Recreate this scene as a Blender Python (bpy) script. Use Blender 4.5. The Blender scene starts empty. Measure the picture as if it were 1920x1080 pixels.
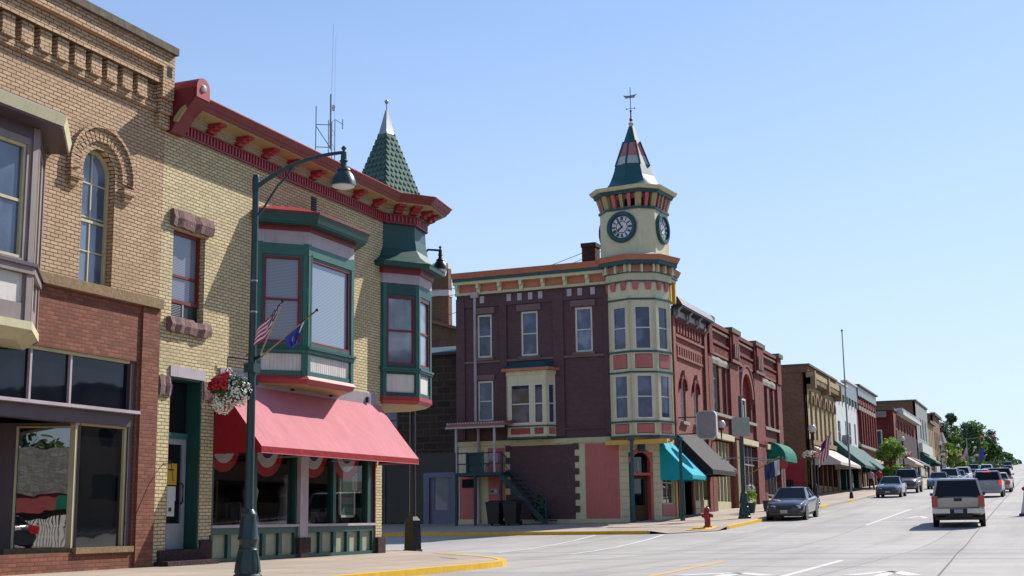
import bpy, bmesh, math, random
from mathutils import Vector, Matrix
R = math.radians
rnd = random.Random(7)
scene = bpy.context.scene

# ------------------------------------------------------------------ camera
cam_data = bpy.data.cameras.new("camera")
cam_data.lens = 2448.7 / 1920 * 36
cam_data.sensor_width = 36
cam_data.clip_end = 3000
cam_data.clip_start = 0.1
cam = bpy.data.objects.new("camera", cam_data)
scene.collection.objects.link(cam)
yaw, pitch, roll = -0.389390, 0.175412, -0.013547
f_ = Vector((math.sin(yaw)*math.cos(pitch), math.cos(yaw)*math.cos(pitch), math.sin(pitch)))
r_ = Vector((math.cos(yaw), -math.sin(yaw), 0)); u_ = r_.cross(f_)
r2 = r_*math.cos(roll) + u_*math.sin(roll); u2 = -r_*math.sin(roll) + u_*math.cos(roll)
m = Matrix(((r2.x, u2.x, -f_.x), (r2.y, u2.y, -f_.y), (r2.z, u2.z, -f_.z)))
cam.matrix_world = Matrix.Translation((0, 0, 0.94)) @ m.to_4x4()
scene.camera = cam

# ------------------------------------------------------------------ sky + sun
SUN = Vector((0.50, 1.10, 1.02)).normalized()
el = math.asin(SUN.z); az = math.atan2(SUN.x, SUN.y)
world = bpy.data.worlds.new("World"); scene.world = world
world.use_nodes = True
wn = world.node_tree.nodes; wl = world.node_tree.links
bg = wn["Background"]; bg.inputs[1].default_value = 0.15
sky = wn.new("ShaderNodeTexSky"); sky.sky_type = 'NISHITA'; sky.sun_disc = False
sky.sun_elevation = el; sky.sun_rotation = az; sky.altitude = 200
sky.air_density = 1.0; sky.dust_density = 0.25; sky.ozone_density = 2.2
gm = wn.new("ShaderNodeGamma"); gm.inputs[1].default_value = 0.68; wl.new(sky.outputs[0], gm.inputs[0])
tn = wn.new("ShaderNodeMix"); tn.data_type = 'RGBA'; tn.blend_type = 'MULTIPLY'; tn.inputs[0].default_value = 1; tn.inputs[7].default_value = (0.935, 1.07, 1.30, 1)
wl.new(gm.outputs[0], tn.inputs[6])
# paler, hazier band of sky just above the horizon
tc = wn.new("ShaderNodeTexCoord"); sz = wn.new("ShaderNodeSeparateXYZ"); wl.new(tc.outputs['Generated'], sz.inputs[0])
mr = wn.new("ShaderNodeMapRange"); mr.interpolation_type = 'SMOOTHSTEP'; wl.new(sz.outputs[2], mr.inputs[0])
for i_, v_ in ((1, 0.0), (2, 0.46), (3, 0.62), (4, 0.0)): mr.inputs[i_].default_value = v_
hz = wn.new("ShaderNodeMix"); hz.data_type = 'RGBA'; wl.new(mr.outputs[0], hz.inputs[0]); wl.new(tn.outputs[2], hz.inputs[6]); hz.inputs[7].default_value = (3.10, 3.62, 4.45, 1)
wl.new(hz.outputs[2], bg.inputs[0])
sd = bpy.data.lights.new("sun", 'SUN'); sd.energy = 4.8; sd.angle = R(0.5); sd.color = (1, 0.955, 0.88)
so = bpy.data.objects.new("sun", sd); scene.collection.objects.link(so)
so.rotation_euler = SUN.to_track_quat('Z', 'Y').to_euler(); so.location = (20, 60, 60)
scene.view_settings.view_transform = 'Standard'; scene.view_settings.look = 'None'
scene.view_settings.exposure = 0.6; scene.view_settings.gamma = 1
scene.cycles.max_bounces = 8; scene.cycles.transparent_max_bounces = 16
scene.cycles.caustics_reflective = False; scene.cycles.caustics_refractive = False

# ------------------------------------------------------------------ materials
def lin(h):
    h = h.lstrip('#'); c = [int(h[i:i+2], 16)/255 for i in (0, 2, 4)]
    return tuple(x/12.92 if x <= 0.04045 else ((x+0.055)/1.055)**2.4 for x in c) + (1,)
MATS = {}
def nmat(name):
    m = bpy.data.materials.new(name); m.use_nodes = True; MATS[name] = m
    nt = m.node_tree; return m, nt, nt.nodes["Principled BSDF"]
def node(nt, t, **kw):
    n = nt.nodes.new(t)
    for k, v in kw.items():
        if isinstance(k, str) and k.startswith('i_'): n.inputs[k[2:].replace('_', ' ')].default_value = v
        else: setattr(n, k, v)
    return n
def objco(nt):
    return nt.nodes.new("ShaderNodeTexCoord").outputs['Object']
def mixc(nt, fac, a, b, mode='MIX'):
    n = nt.nodes.new("ShaderNodeMix"); n.data_type = 'RGBA'; n.blend_type = mode
    for i, v in ((0, fac), (6, a), (7, b)):
        if hasattr(v, 'is_output'): nt.links.new(v, n.inputs[i])
        else: n.inputs[i].default_value = v
    return n.outputs[2]
def noise(nt, co, scale, detail=4, rough=0.6, stretch=None):
    if stretch:
        mp = nt.nodes.new("ShaderNodeMapping"); mp.inputs['Scale'].default_value = stretch
        nt.links.new(co, mp.inputs[0]); co = mp.outputs[0]
    n = nt.nodes.new("ShaderNodeTexNoise"); n.inputs['Scale'].default_value = scale
    n.inputs['Detail'].default_value = detail; n.inputs['Roughness'].default_value = rough
    nt.links.new(co, n.inputs['Vector']); return n.outputs['Fac']
def ramp(nt, fac, p0, p1, c0=(0, 0, 0, 1), c1=(1, 1, 1, 1)):
    r = nt.nodes.new("ShaderNodeValToRGB"); nt.links.new(fac, r.inputs[0])
    r.color_ramp.elements[0].position = p0; r.color_ramp.elements[1].position = p1
    r.color_ramp.elements[0].color = c0; r.color_ramp.elements[1].color = c1
    return r.outputs[0]
def bump(nt, bs, h, strength=0.3, dist=0.01):
    b = nt.nodes.new("ShaderNodeBump"); b.inputs['Strength'].default_value = strength
    b.inputs['Distance'].default_value = dist
    nt.links.new(h, b.inputs['Height']); nt.links.new(b.outputs[0], bs.inputs['Normal'])
def mul(c, k): return (c[0]*k, c[1]*k, c[2]*k, 1)

def paint(name, hexc, rough=0.55, var=0.12, spec=0.4, metal=0.0, scale=3.0, wear=None, streak=True, bmp=0.15):
    m, nt, bs = nmat(name); c = lin(hexc); co = objco(nt)
    n1 = noise(nt, co, scale, 5)
    col = mixc(nt, ramp(nt, n1, 0.3, 0.7), mul(c, 1-var), mul(c, 1+var*0.6))
    if streak:
        n2 = noise(nt, co, 2.0, 4, 0.65, stretch=(6, 6, 0.6))
        col = mixc(nt, ramp(nt, n2, 0.50, 0.80, c1=(0.5, 0.5, 0.5, 1)), col, mul(c, 0.58))
        n6 = noise(nt, co, 0.7, 5, 0.7); col = mixc(nt, ramp(nt, n6, 0.52, 0.62, c1=(0.22, 0.22, 0.22, 1)), col, mul(c, 0.6))
    if wear:
        n3 = noise(nt, co, 9, 6, 0.7)
        col = mixc(nt, ramp(nt, n3, 0.62, 0.66), col, lin(wear))
    nt.links.new(col, bs.inputs['Base Color'])
    bs.inputs['Roughness'].default_value = rough; bs.inputs['Specular IOR Level'].default_value = spec
    bs.inputs['Metallic'].default_value = metal
    if bmp: bump(nt, bs, noise(nt, co, 14, 4), bmp, 0.004)
    return m
def planar(nt):
    """wall coordinates (along the wall, height) whichever way the wall faces"""
    co = objco(nt); g = nt.nodes.new("ShaderNodeNewGeometry")
    s1 = nt.nodes.new("ShaderNodeSeparateXYZ"); nt.links.new(co, s1.inputs[0])
    s2 = nt.nodes.new("ShaderNodeSeparateXYZ"); nt.links.new(g.outputs['True Normal'], s2.inputs[0])
    ax = node(nt, "ShaderNodeMath", operation='ABSOLUTE'); nt.links.new(s2.outputs[0], ax.inputs[0])
    gt = node(nt, "ShaderNodeMath", operation='GREATER_THAN'); nt.links.new(ax.outputs[0], gt.inputs[0]); gt.inputs[1].default_value = 0.7
    mx = nt.nodes.new("ShaderNodeMix"); mx.data_type = 'FLOAT'
    nt.links.new(gt.outputs[0], mx.inputs[0]); nt.links.new(s1.outputs[0], mx.inputs[2]); nt.links.new(s1.outputs[1], mx.inputs[3])
    cb = nt.nodes.new("ShaderNodeCombineXYZ"); nt.links.new(mx.outputs[0], cb.inputs[0]); nt.links.new(s1.outputs[2], cb.inputs[1])
    return co, cb.outputs[0]
def brick(name, c1, c2, mortar, bw=0.215, bh=0.073, ms=0.012, dirt=0.35, tint=None, bumpk=0.5, bias=0.0):
    m, nt, bs = nmat(name); co, pl = planar(nt)
    wb = nt.nodes.new("ShaderNodeVectorMath"); wb.operation = 'MULTIPLY_ADD'; nz = nt.nodes.new("ShaderNodeTexNoise"); nz.inputs['Scale'].default_value = 2.3; nz.inputs['Detail'].default_value = 5
    nt.links.new(pl, nz.inputs['Vector']); nt.links.new(nz.outputs['Color'], wb.inputs[0]); wb.inputs[1].default_value = (0.05, 0.03, 0); nt.links.new(pl, wb.inputs[2])
    b = nt.nodes.new("ShaderNodeTexBrick"); nt.links.new(wb.outputs[0], b.inputs['Vector'])
    b.inputs['Color1'].default_value = lin(c1); b.inputs['Color2'].default_value = lin(c2)
    b.inputs['Mortar'].default_value = lin(mortar); b.inputs['Scale'].default_value = 1
    b.inputs['Brick Width'].default_value = bw; b.inputs['Row Height'].default_value = bh
    b.inputs['Mortar Size'].default_value = ms; b.inputs['Mortar Smooth'].default_value = 0.3
    b.inputs['Bias'].default_value = bias
    col = b.outputs['Color']
    n1 = noise(nt, co, 0.9, 6, 0.7)
    col = mixc(nt, ramp(nt, n1, 0.42, 0.72, c1=(dirt, dirt, dirt, 1)), col, mul(lin(c1), 0.5))
    n2 = noise(nt, co, 6, 5, 0.7)
    col = mixc(nt, ramp(nt, n2, 0.5, 0.8, c1=(0.4, 0.4, 0.4, 1)), col, lin(tint or c2))
    n3 = noise(nt, co, 1.6, 5, 0.7, stretch=(4, 4, 0.35))
    col = mixc(nt, ramp(nt, n3, 0.56, 0.85, c1=(dirt*0.8,)*3+(1,)), col, mul(lin(mortar), 0.6))
    n5 = noise(nt, co, 0.55, 2, 0.5, stretch=(1, 1, 1.8)); col = mixc(nt, ramp(nt, n5, 0.60, 0.615, c1=(dirt*0.9,)*3+(1,)), col, mul(lin(c2), 0.72))
    nt.links.new(col, bs.inputs['Base Color']); bs.inputs['Roughness'].default_value = 0.85
    bs.inputs['Specular IOR Level'].default_value = 0.25
    iv = node(nt, "ShaderNodeMath", operation='SUBTRACT'); iv.inputs[0].default_value = 1
    nt.links.new(b.outputs['Fac'], iv.inputs[1])
    ad = node(nt, "ShaderNodeMath", operation='MULTIPLY_ADD'); nt.links.new(n2, ad.inputs[0]); ad.inputs[1].default_value = 0.5
    nt.links.new(iv.outputs[0], ad.inputs[2])
    bump(nt, bs, ad.outputs[0], bumpk, 0.012)
    return m
def stone(name, c1, c2, scale=8, rough=0.9, bmp=0.6, dist=0.03):
    m, nt, bs = nmat(name); co = objco(nt); n = noise(nt, co, scale, 6, 0.7); n2 = noise(nt, co, 1.3, 4)
    col = mixc(nt, ramp(nt, n, 0.35, 0.7), lin(c1), lin(c2))
    col = mixc(nt, ramp(nt, n2, 0.45, 0.8, c1=(0.4, 0.4, 0.4, 1)), col, mul(lin(c1), 0.6))
    nt.links.new(col, bs.inputs['Base Color']); bs.inputs['Roughness'].default_value = rough
    bs.inputs['Specular IOR Level'].default_value = 0.25
    bump(nt, bs, n, bmp, dist); return m
def glass(name, base='#1c232b', ior=1.8, rough=0.03, blinds=None, pitch=0.035, blotch=None):
    """window glass over a dark room (or over blinds)"""
    m, nt, bs = nmat(name); co = objco(nt); c = lin(base)
    col = mixc(nt, ramp(nt, noise(nt, co, 1.7, 3), 0.35, 0.7), mul(c, 0.7), mul(c, 1.25))
    if blotch: col = mixc(nt, ramp(nt, noise(nt, co, 0.8, 2), 0.5, 0.6), col, lin(blotch))
    if blinds:
        s = nt.nodes.new("ShaderNodeSeparateXYZ"); nt.links.new(co, s.inputs[0])
        w = node(nt, "ShaderNodeMath", operation='PINGPONG'); nt.links.new(s.outputs[2], w.inputs[0]); w.inputs[1].default_value = pitch/2
        d = node(nt, "ShaderNodeMath", operation='DIVIDE'); nt.links.new(w.outputs[0], d.inputs[0]); d.inputs[1].default_value = pitch/2
        col = mixc(nt, ramp(nt, d.outputs[0], 0.15, 0.6), mul(lin(blinds), 0.45), lin(blinds))
    nt.links.new(col, bs.inputs['Base Color']); bs.inputs['Roughness'].default_value = rough
    bs.inputs['IOR'].default_value = ior
    bump(nt, bs, noise(nt, co, 1.2, 2), 0.06, 0.03)
    return m
def shopglass(name, ior=1.5, tint=(0.75, 0.78, 0.78, 1)):
    m, nt, bs = nmat(name); nt.nodes.remove(bs); out = nt.nodes["Material Output"]
    t = nt.nodes.new("ShaderNodeBsdfTransparent"); t.inputs[0].default_value = tint
    g = nt.nodes.new("ShaderNodeBsdfGlossy"); g.inputs['Roughness'].default_value = 0.02
    lw = nt.nodes.new("ShaderNodeLayerWeight"); lw.inputs[0].default_value = 0.5
    pw = node(nt, "ShaderNodeMath", operation='POWER'); nt.links.new(lw.outputs['Facing'], pw.inputs[0]); pw.inputs[1].default_value = 5
    fr = node(nt, "ShaderNodeMath", operation='MULTIPLY_ADD'); nt.links.new(pw.outputs[0], fr.inputs[0]); fr.inputs[1].default_value = 0.92; fr.inputs[2].default_value = 0.07
    mx = nt.nodes.new("ShaderNodeMixShader"); nt.links.new(fr.outputs[0], mx.inputs[0])
    nt.links.new(t.outputs[0], mx.inputs[1]); nt.links.new(g.outputs[0], mx.inputs[2]); nt.links.new(mx.outputs[0], out.inputs[0])
    return m
def fabric(name, hexc, rough=0.8, var=0.08, wave=0.0, transl=0.0, stripes=None):
    m, nt, bs = nmat(name); c = lin(hexc); co = objco(nt)
    col = mixc(nt, ramp(nt, noise(nt, co, 1.4, 5), 0.3, 0.75), mul(c, 1-var), mul(c, 1+var))
    col = mixc(nt, ramp(nt, noise(nt, co, 2.5, 4, 0.6, stretch=(1, 7, 1)), 0.5, 0.8, c1=(0.2,)*3+(1,)), col, mul(c, 0.75))
    nt.links.new(col, bs.inputs['Base Color']); bs.inputs['Roughness'].default_value = rough
    bs.inputs['Specular IOR Level'].default_value = 0.2
    s_ = nt.nodes.new("ShaderNodeSeparateXYZ"); nt.links.new(co, s_.inputs[0])
    w_ = node(nt, "ShaderNodeMath", operation='PINGPONG'); nt.links.new(s_.outputs[1], w_.inputs[0]); w_.inputs[1].default_value = 0.55
    col = mixc(nt, ramp(nt, w_.outputs[0], 0.004, 0.012, c0=(.35, .35, .35, 1), c1=(0, 0, 0, 1)), col, mul(c, 0.55))
    nt.links.new(col, bs.inputs['Base Color'])
    bump(nt, bs, noise(nt, co, 1.8, 4), 0.5, 0.08)
    if transl:
        out = nt.nodes["Material Output"]; tr = nt.nodes.new("ShaderNodeBsdfTranslucent"); nt.links.new(col, tr.inputs[0])
        mx = nt.nodes.new("ShaderNodeMixShader"); mx.inputs[0].default_value = transl
        nt.links.new(bs.outputs[0], mx.inputs[1]); nt.links.new(tr.outputs[0], mx.inputs[2]); nt.links.new(mx.outputs[0], out.inputs[0])
    return m
def leafmat(name, c1, c2, tr=0.3):
    m, nt, bs = nmat(name); co = objco(nt)
    col = mixc(nt, ramp(nt, noise(nt, co, 1.2, 4), 0.35, 0.65), lin(c1), lin(c2))
    nt.links.new(col, bs.inputs['Base Color']); bs.inputs['Roughness'].default_value = 0.6
    out = nt.nodes["Material Output"]; t = nt.nodes.new("ShaderNodeBsdfTranslucent"); nt.links.new(col, t.inputs[0])
    mx = nt.nodes.new("ShaderNodeMixShader"); mx.inputs[0].default_value = tr
    nt.links.new(bs.outputs[0], mx.inputs[1]); nt.links.new(t.outputs[0], mx.inputs[2]); nt.links.new(mx.outputs[0], out.inputs[0])
    return m
def concrete(name, c1, c2, joint=None, jx=3.6, jy=4.5, tar=True, jc='#5d5a57', stain=1.0):
    m, nt, bs = nmat(name); co = objco(nt); g1 = lambda v: (min(1, v*stain*1.25),)*3+(1,)
    col = mixc(nt, ramp(nt, noise(nt, co, 0.35, 6, 0.65), 0.35, 0.7), lin(c1), lin(c2))
    # slabs cast at different times differ a little in tone
    v = nt.nodes.new("ShaderNodeTexBrick"); nt.links.new(co, v.inputs['Vector']); v.offset = 0.0
    v.inputs['Scale'].default_value = 1; v.inputs['Brick Width'].default_value = jx; v.inputs['Row Height'].default_value = jy; v.inputs['Mortar Size'].default_value = 0
    v.inputs['Color1'].default_value = (0.86, 0.86, 0.87, 1); v.inputs['Color2'].default_value = (1.08, 1.07, 1.05, 1)
    col = mixc(nt, 1.0, col, v.outputs['Color'], 'MULTIPLY')
    col = mixc(nt, ramp(nt, noise(nt, co, 5, 6, 0.7), 0.45, 0.75, c1=g1(.35)), col, mul(lin(c1), 0.75))
    col = mixc(nt, ramp(nt, noise(nt, co, 0.5, 4, 0.6, stretch=(1.7, 0.10, 1)), 0.48, 0.72, c1=g1(.5)), col, mul(lin(c1), 0.62))
    col = mixc(nt, ramp(nt, noise(nt, co, 0.8, 5, 0.7, stretch=(0.25, 1.6, 1)), 0.55, 0.72, c1=g1(.45)), col, mul(lin(c1), 0.66))
    col = mixc(nt, ramp(nt, noise(nt, co, 1.9, 5, 0.8), 0.64, 0.72, c1=g1(.5)), col, mul(lin(c1), 0.45))
    col = mixc(nt, ramp(nt, noise(nt, co, 38, 3, 0.8), 0.55, 0.75, c1=g1(.4)), col, mul(lin(c1), 0.6))
    if joint:
        b = nt.nodes.new("ShaderNodeTexBrick"); nt.links.new(co, b.inputs['Vector']); b.offset = 0
        b.inputs['Scale'].default_value = 1; b.inputs['Brick Width'].default_value = jx; b.inputs['Row Height'].default_value = jy
        b.inputs['Mortar Size'].default_value = joint; b.inputs['Mortar Smooth'].default_value = 0.1
        col = mixc(nt, b.outputs['Fac'], col, lin(jc))
    nt.links.new(col, bs.inputs['Base Color']); bs.inputs['Roughness'].default_value = 0.8
    bs.inputs['Specular IOR Level'].default_value = 0.3
    bump(nt, bs, noise(nt, co, 25, 5, 0.8), 0.25, 0.006)
    return m

# walls
brick('tan_brick', '#bd9f80', '#a58868', '#5a4230', tint='#c8aa8a', bias=-0.25, dirt=0.4)
brick('cream_brick', '#c7b791', '#b09f79', '#73623f', tint='#d2c39c', bias=-0.25, dirt=0.4)
brick('red_brick', '#8a5340', '#6a3e31', '#5a443a', tint='#9a664e', dirt=0.3)
brick('barn_red_brick', '#7c463b', '#683a32', '#5b3230', tint='#884b44', ms=0.008)
brick('dark_red_brick', '#7c322c', '#5c2421', '#4b2522', tint='#85403a', ms=0.008)
brick('salmon_brick', '#905a4e', '#804d45', '#784644', tint='#9a605a', ms=0.008)
brick('brown_brick', '#8d6a51', '#755743', '#5d4636', tint='#9a7860', dirt=0.35)
brick('buff_brick', '#b3a27e', '#9c8b68', '#7d6d52', tint='#b8a886')
brick('crimson_brick', '#86403f', '#6c3234', '#6a3835', tint='#8e4844', ms=0.01)
brick('dark_chimney', '#55372c', '#412921', '#33241d'); brick('purple_wall', '#5b4549', '#53403f', '#50393d', bw=0.22, bh=0.075, ms=0.006, tint='#614b4d', bumpk=0.3, dirt=0.2)
brick('chimney_brick', '#7c5b47', '#65483a', '#5f4a3c', tint='#8f6e50')
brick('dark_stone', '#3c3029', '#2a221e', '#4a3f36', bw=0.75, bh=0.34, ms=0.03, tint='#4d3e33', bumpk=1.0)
brick('shingle_roof', '#7d7a72', '#63605a', '#4a4844', bw=0.3, bh=0.2, ms=0.015)
stone('sandstone', '#8d7658', '#76614a'); stone('coping_stone', '#6a6154', '#4c463e', 5)
stone('pink_stone', '#8b6f69', '#6a524f', 14, bmp=1.0, dist=0.06); stone('brown_stone', '#4b3636', '#2f2424', 12, bmp=1.0, dist=0.05)
stone('grey_stone', '#9a948a', '#77726a', 9); stone('white_render', '#c9cacb', '#b2b4b6', 4, bmp=0.2)
stone('grey_render', '#7b7875', '#686561', 3, bmp=0.2)
# paints
paint('oxblood', '#6f2226', 0.45); paint('bright_red_paint', '#983034', 0.45); paint('deep_green', '#1d4640', 0.45, wear=None)
paint('mid_green', '#2e5e54', 0.45); paint('sage', '#8e937c', 0.6); paint('cream_paint', '#c5bd9c', 0.6, var=0.07)
paint('pale_cream', '#b8b08e', 0.6, var=0.07); paint('white_paint', '#c9c4bb', 0.55); paint('lilac_white', '#a69aa0', 0.6)
paint('beige_soffit', '#a5936a', 0.6); paint('orange_paint', '#ad6a50', 0.55); paint('salmon_panel', '#b0605a', 0.6, var=0.06)
paint('teal_paint', '#17474c', 0.45); paint('shaded_teal', '#0f3238', 0.6); paint('umber_paint', '#4e4146', 0.5); paint('taupe_paint', '#7f726f', 0.55)  # second teal is a darker copy: the stair's shade put into its colour
paint('yellow_paint', '#c39f45', 0.6); paint('mauve_lintel', '#6c5552', 0.7); paint('spire_pink', '#b0696a', 0.6); paint('spire_white', '#aeb2aa', 0.6)
paint('spire_green', '#1a4c50', 0.45); paint('spire_shingle', '#4f6c60', 0.8, spec=0.2, var=0.25); paint('silver_metal', '#a8a7a4', 0.3, metal=0.6); paint('black_paint', '#191c1e', 0.4, streak=False)
paint('lamp_green', '#22383a', 0.35, streak=False, var=0.2); paint('lamp_black', '#15171a', 0.35, streak=False)
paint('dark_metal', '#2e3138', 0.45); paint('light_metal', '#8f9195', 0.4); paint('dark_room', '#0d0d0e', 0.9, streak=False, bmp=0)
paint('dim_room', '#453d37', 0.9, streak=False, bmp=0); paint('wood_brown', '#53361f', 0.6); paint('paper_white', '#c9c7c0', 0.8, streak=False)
paint('poster_yellow', '#c39a1f', 0.7, streak=False); paint('poster_green', '#4f6a55', 0.5); paint('poster_blue', '#48586b', 0.6)
paint('kerb_yellow', '#cfa41c', 0.7, var=0.15, scale=6, wear='#8f8a7c', streak=False); paint('road_white', '#bfbdba', 0.7, var=0.1, wear='#96928d', streak=False, scale=8)
paint('road_yellow', '#c99f4b', 0.7, var=0.15, wear='#aaa08c', streak=False, scale=8); paint('kerb_stone', '#a39d94', 0.8, streak=False)
paint('hydrant_red', '#8e1a1c', 0.4); paint('galvanised', '#7f8381', 0.4, metal=0.4); paint('sign_back', '#8d9188', 0.4, metal=0.2)
paint('sign_face', '#8d8489', 0.5); paint('sign_rim', '#c9c6c4', 0.4); paint('tyre', '#141414', 0.85, streak=False); paint('rim_metal', '#8c8d90', 0.3, metal=0.8, streak=False)
paint('door_blue', '#5f6379', 0.5); paint('wood_pole', '#a3824c', 0.5, streak=False); paint('bin_black', '#16181a', 0.5, streak=False)
paint('joint_tar', '#5f5b56', 0.9, streak=False); paint('number_plate', '#a9abae', 0.5, streak=False); paint('chrome', '#b7b9bb', 0.15, metal=1.0, streak=False)
stone('far_grey_wall', '#8d8d8c', '#7c7c7b', 2, bmp=0.2); paint('far_white', '#b9b9b6', 0.6); paint('far_grey', '#85837f', 0.7); paint('far_red', '#8c3b38', 0.7); paint('far_green', '#34514b', 0.6); paint('banner_blue', '#2c3f6a', 0.7)
paint('clock_face', '#c6c7cc', 0.5, streak=False); paint('globe_white', '#c9c8c4', 0.3, streak=False); paint('bark', '#4a3d31', 0.9); paint('roof_tar', '#3a3836', 0.9); paint('road_worn', '#a29e9a', 0.8, streak=False)
paint('skin', '#b07f63', 0.5, streak=False); paint('shirt_pink', '#b79aa8', 0.8, streak=False); paint('shirt_red', '#a5262c', 0.8, streak=False)
paint('trousers_dark', '#23252c', 0.8, streak=False); paint('hair_dark', '#2a1d15', 0.7, streak=False); paint('flag_red', '#b02532', 0.8, streak=False)
paint('flag_white', '#cfcfd2', 0.8, streak=False); paint('flag_blue', '#27305c', 0.8, streak=False); paint('state_flag_blue', '#34429a', 0.7, streak=False)
paint('grass_green', '#4d5a33', 0.9, streak=False); paint('petal_red', '#b8182a', 0.6, streak=False); paint('petal_white', '#d2d0c2', 0.6, streak=False)
paint('tin_roof', '#88513f', 0.5); paint('slate_blue', '#3b4754', 0.6); paint('mulch_green', '#2c3626', 0.8)
fabric('awning_pink', '#ba737a', transl=0.08); fabric('awning_red', '#8c1a22'); fabric('awning_turquoise', '#1aa0ae', transl=0.1); fabric('awning_black', '#2e2a2e')
fabric('awning_green', '#1f6f5e', transl=0.1); fabric('awning_cream', '#c4bcb2', transl=0.1); fabric('awning_dark_green', '#2e5250'); fabric('awning_grey', '#7a787d')
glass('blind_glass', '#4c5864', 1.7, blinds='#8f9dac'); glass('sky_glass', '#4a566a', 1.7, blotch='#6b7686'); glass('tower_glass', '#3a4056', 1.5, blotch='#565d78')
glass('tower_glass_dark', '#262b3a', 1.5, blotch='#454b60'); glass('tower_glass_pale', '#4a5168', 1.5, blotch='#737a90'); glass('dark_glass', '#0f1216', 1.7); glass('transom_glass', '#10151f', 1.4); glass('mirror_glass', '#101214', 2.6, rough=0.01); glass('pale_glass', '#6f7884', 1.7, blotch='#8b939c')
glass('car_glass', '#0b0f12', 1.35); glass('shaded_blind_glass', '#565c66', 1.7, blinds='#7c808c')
shopglass('shop_glass'); glass('alley_glass', '#121316', 1.3)
leafmat('leaf_bright', '#84a02a', '#64862a', 0.45); leafmat('leaf_mid', '#5c7c30', '#446428', 0.4); leafmat('leaf_dark', '#3c5630', '#2c4428', 0.3); leafmat('leaf_pine', '#20342a', '#182822', 0.1)
leafmat('leaf_grey', '#64785a', '#4c6044', 0.35)
concrete('road_concrete', '#98938f', '#a5a09b', joint=0.014); concrete('walk_concrete', '#a09182', '#ae9e8e', joint=0.01, jx=1.5, jy=1.5, stain=0.7)
def carpaint(name, hexc, metal=0.3):
    m, nt, bs = nmat(name); bs.inputs['Base Color'].default_value = lin(hexc); bs.inputs['Metallic'].default_value = metal
    bs.inputs['Roughness'].default_value = 0.32; bs.inputs['Coat Weight'].default_value = 0.7; bs.inputs['Coat Roughness'].default_value = 0.06
    return m
for n_, h_ in (('car_tan', '#a8a097'), ('car_plum', '#282530'), ('car_navy', '#2d3a4a'), ('car_maroon', '#3a2c33'), ('car_silver', '#84878f'), ('car_black', '#17191c'),
               ('car_white', '#c4c6c8'), ('car_blue', '#4a6078'), ('car_teal', '#44585a')): carpaint(n_, h_)
def lampmat(name, hexc):
    m, nt, bs = nmat(name); bs.inputs['Base Color'].default_value = lin(hexc); bs.inputs['Roughness'].default_value = 0.15
    bs.inputs['Coat Weight'].default_value = 1
lampmat('tail_red', '#a81420'); lampmat('head_clear', '#b9bec2'); lampmat('amber', '#c4601a')
m_, nt_, bs_ = nmat('lit_tail'); bs_.inputs['Base Color'].default_value = lin('#c01818'); bs_.inputs['Emission Color'].default_value = lin('#ff3a20'); bs_.inputs['Emission Strength'].default_value = 0.5

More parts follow.
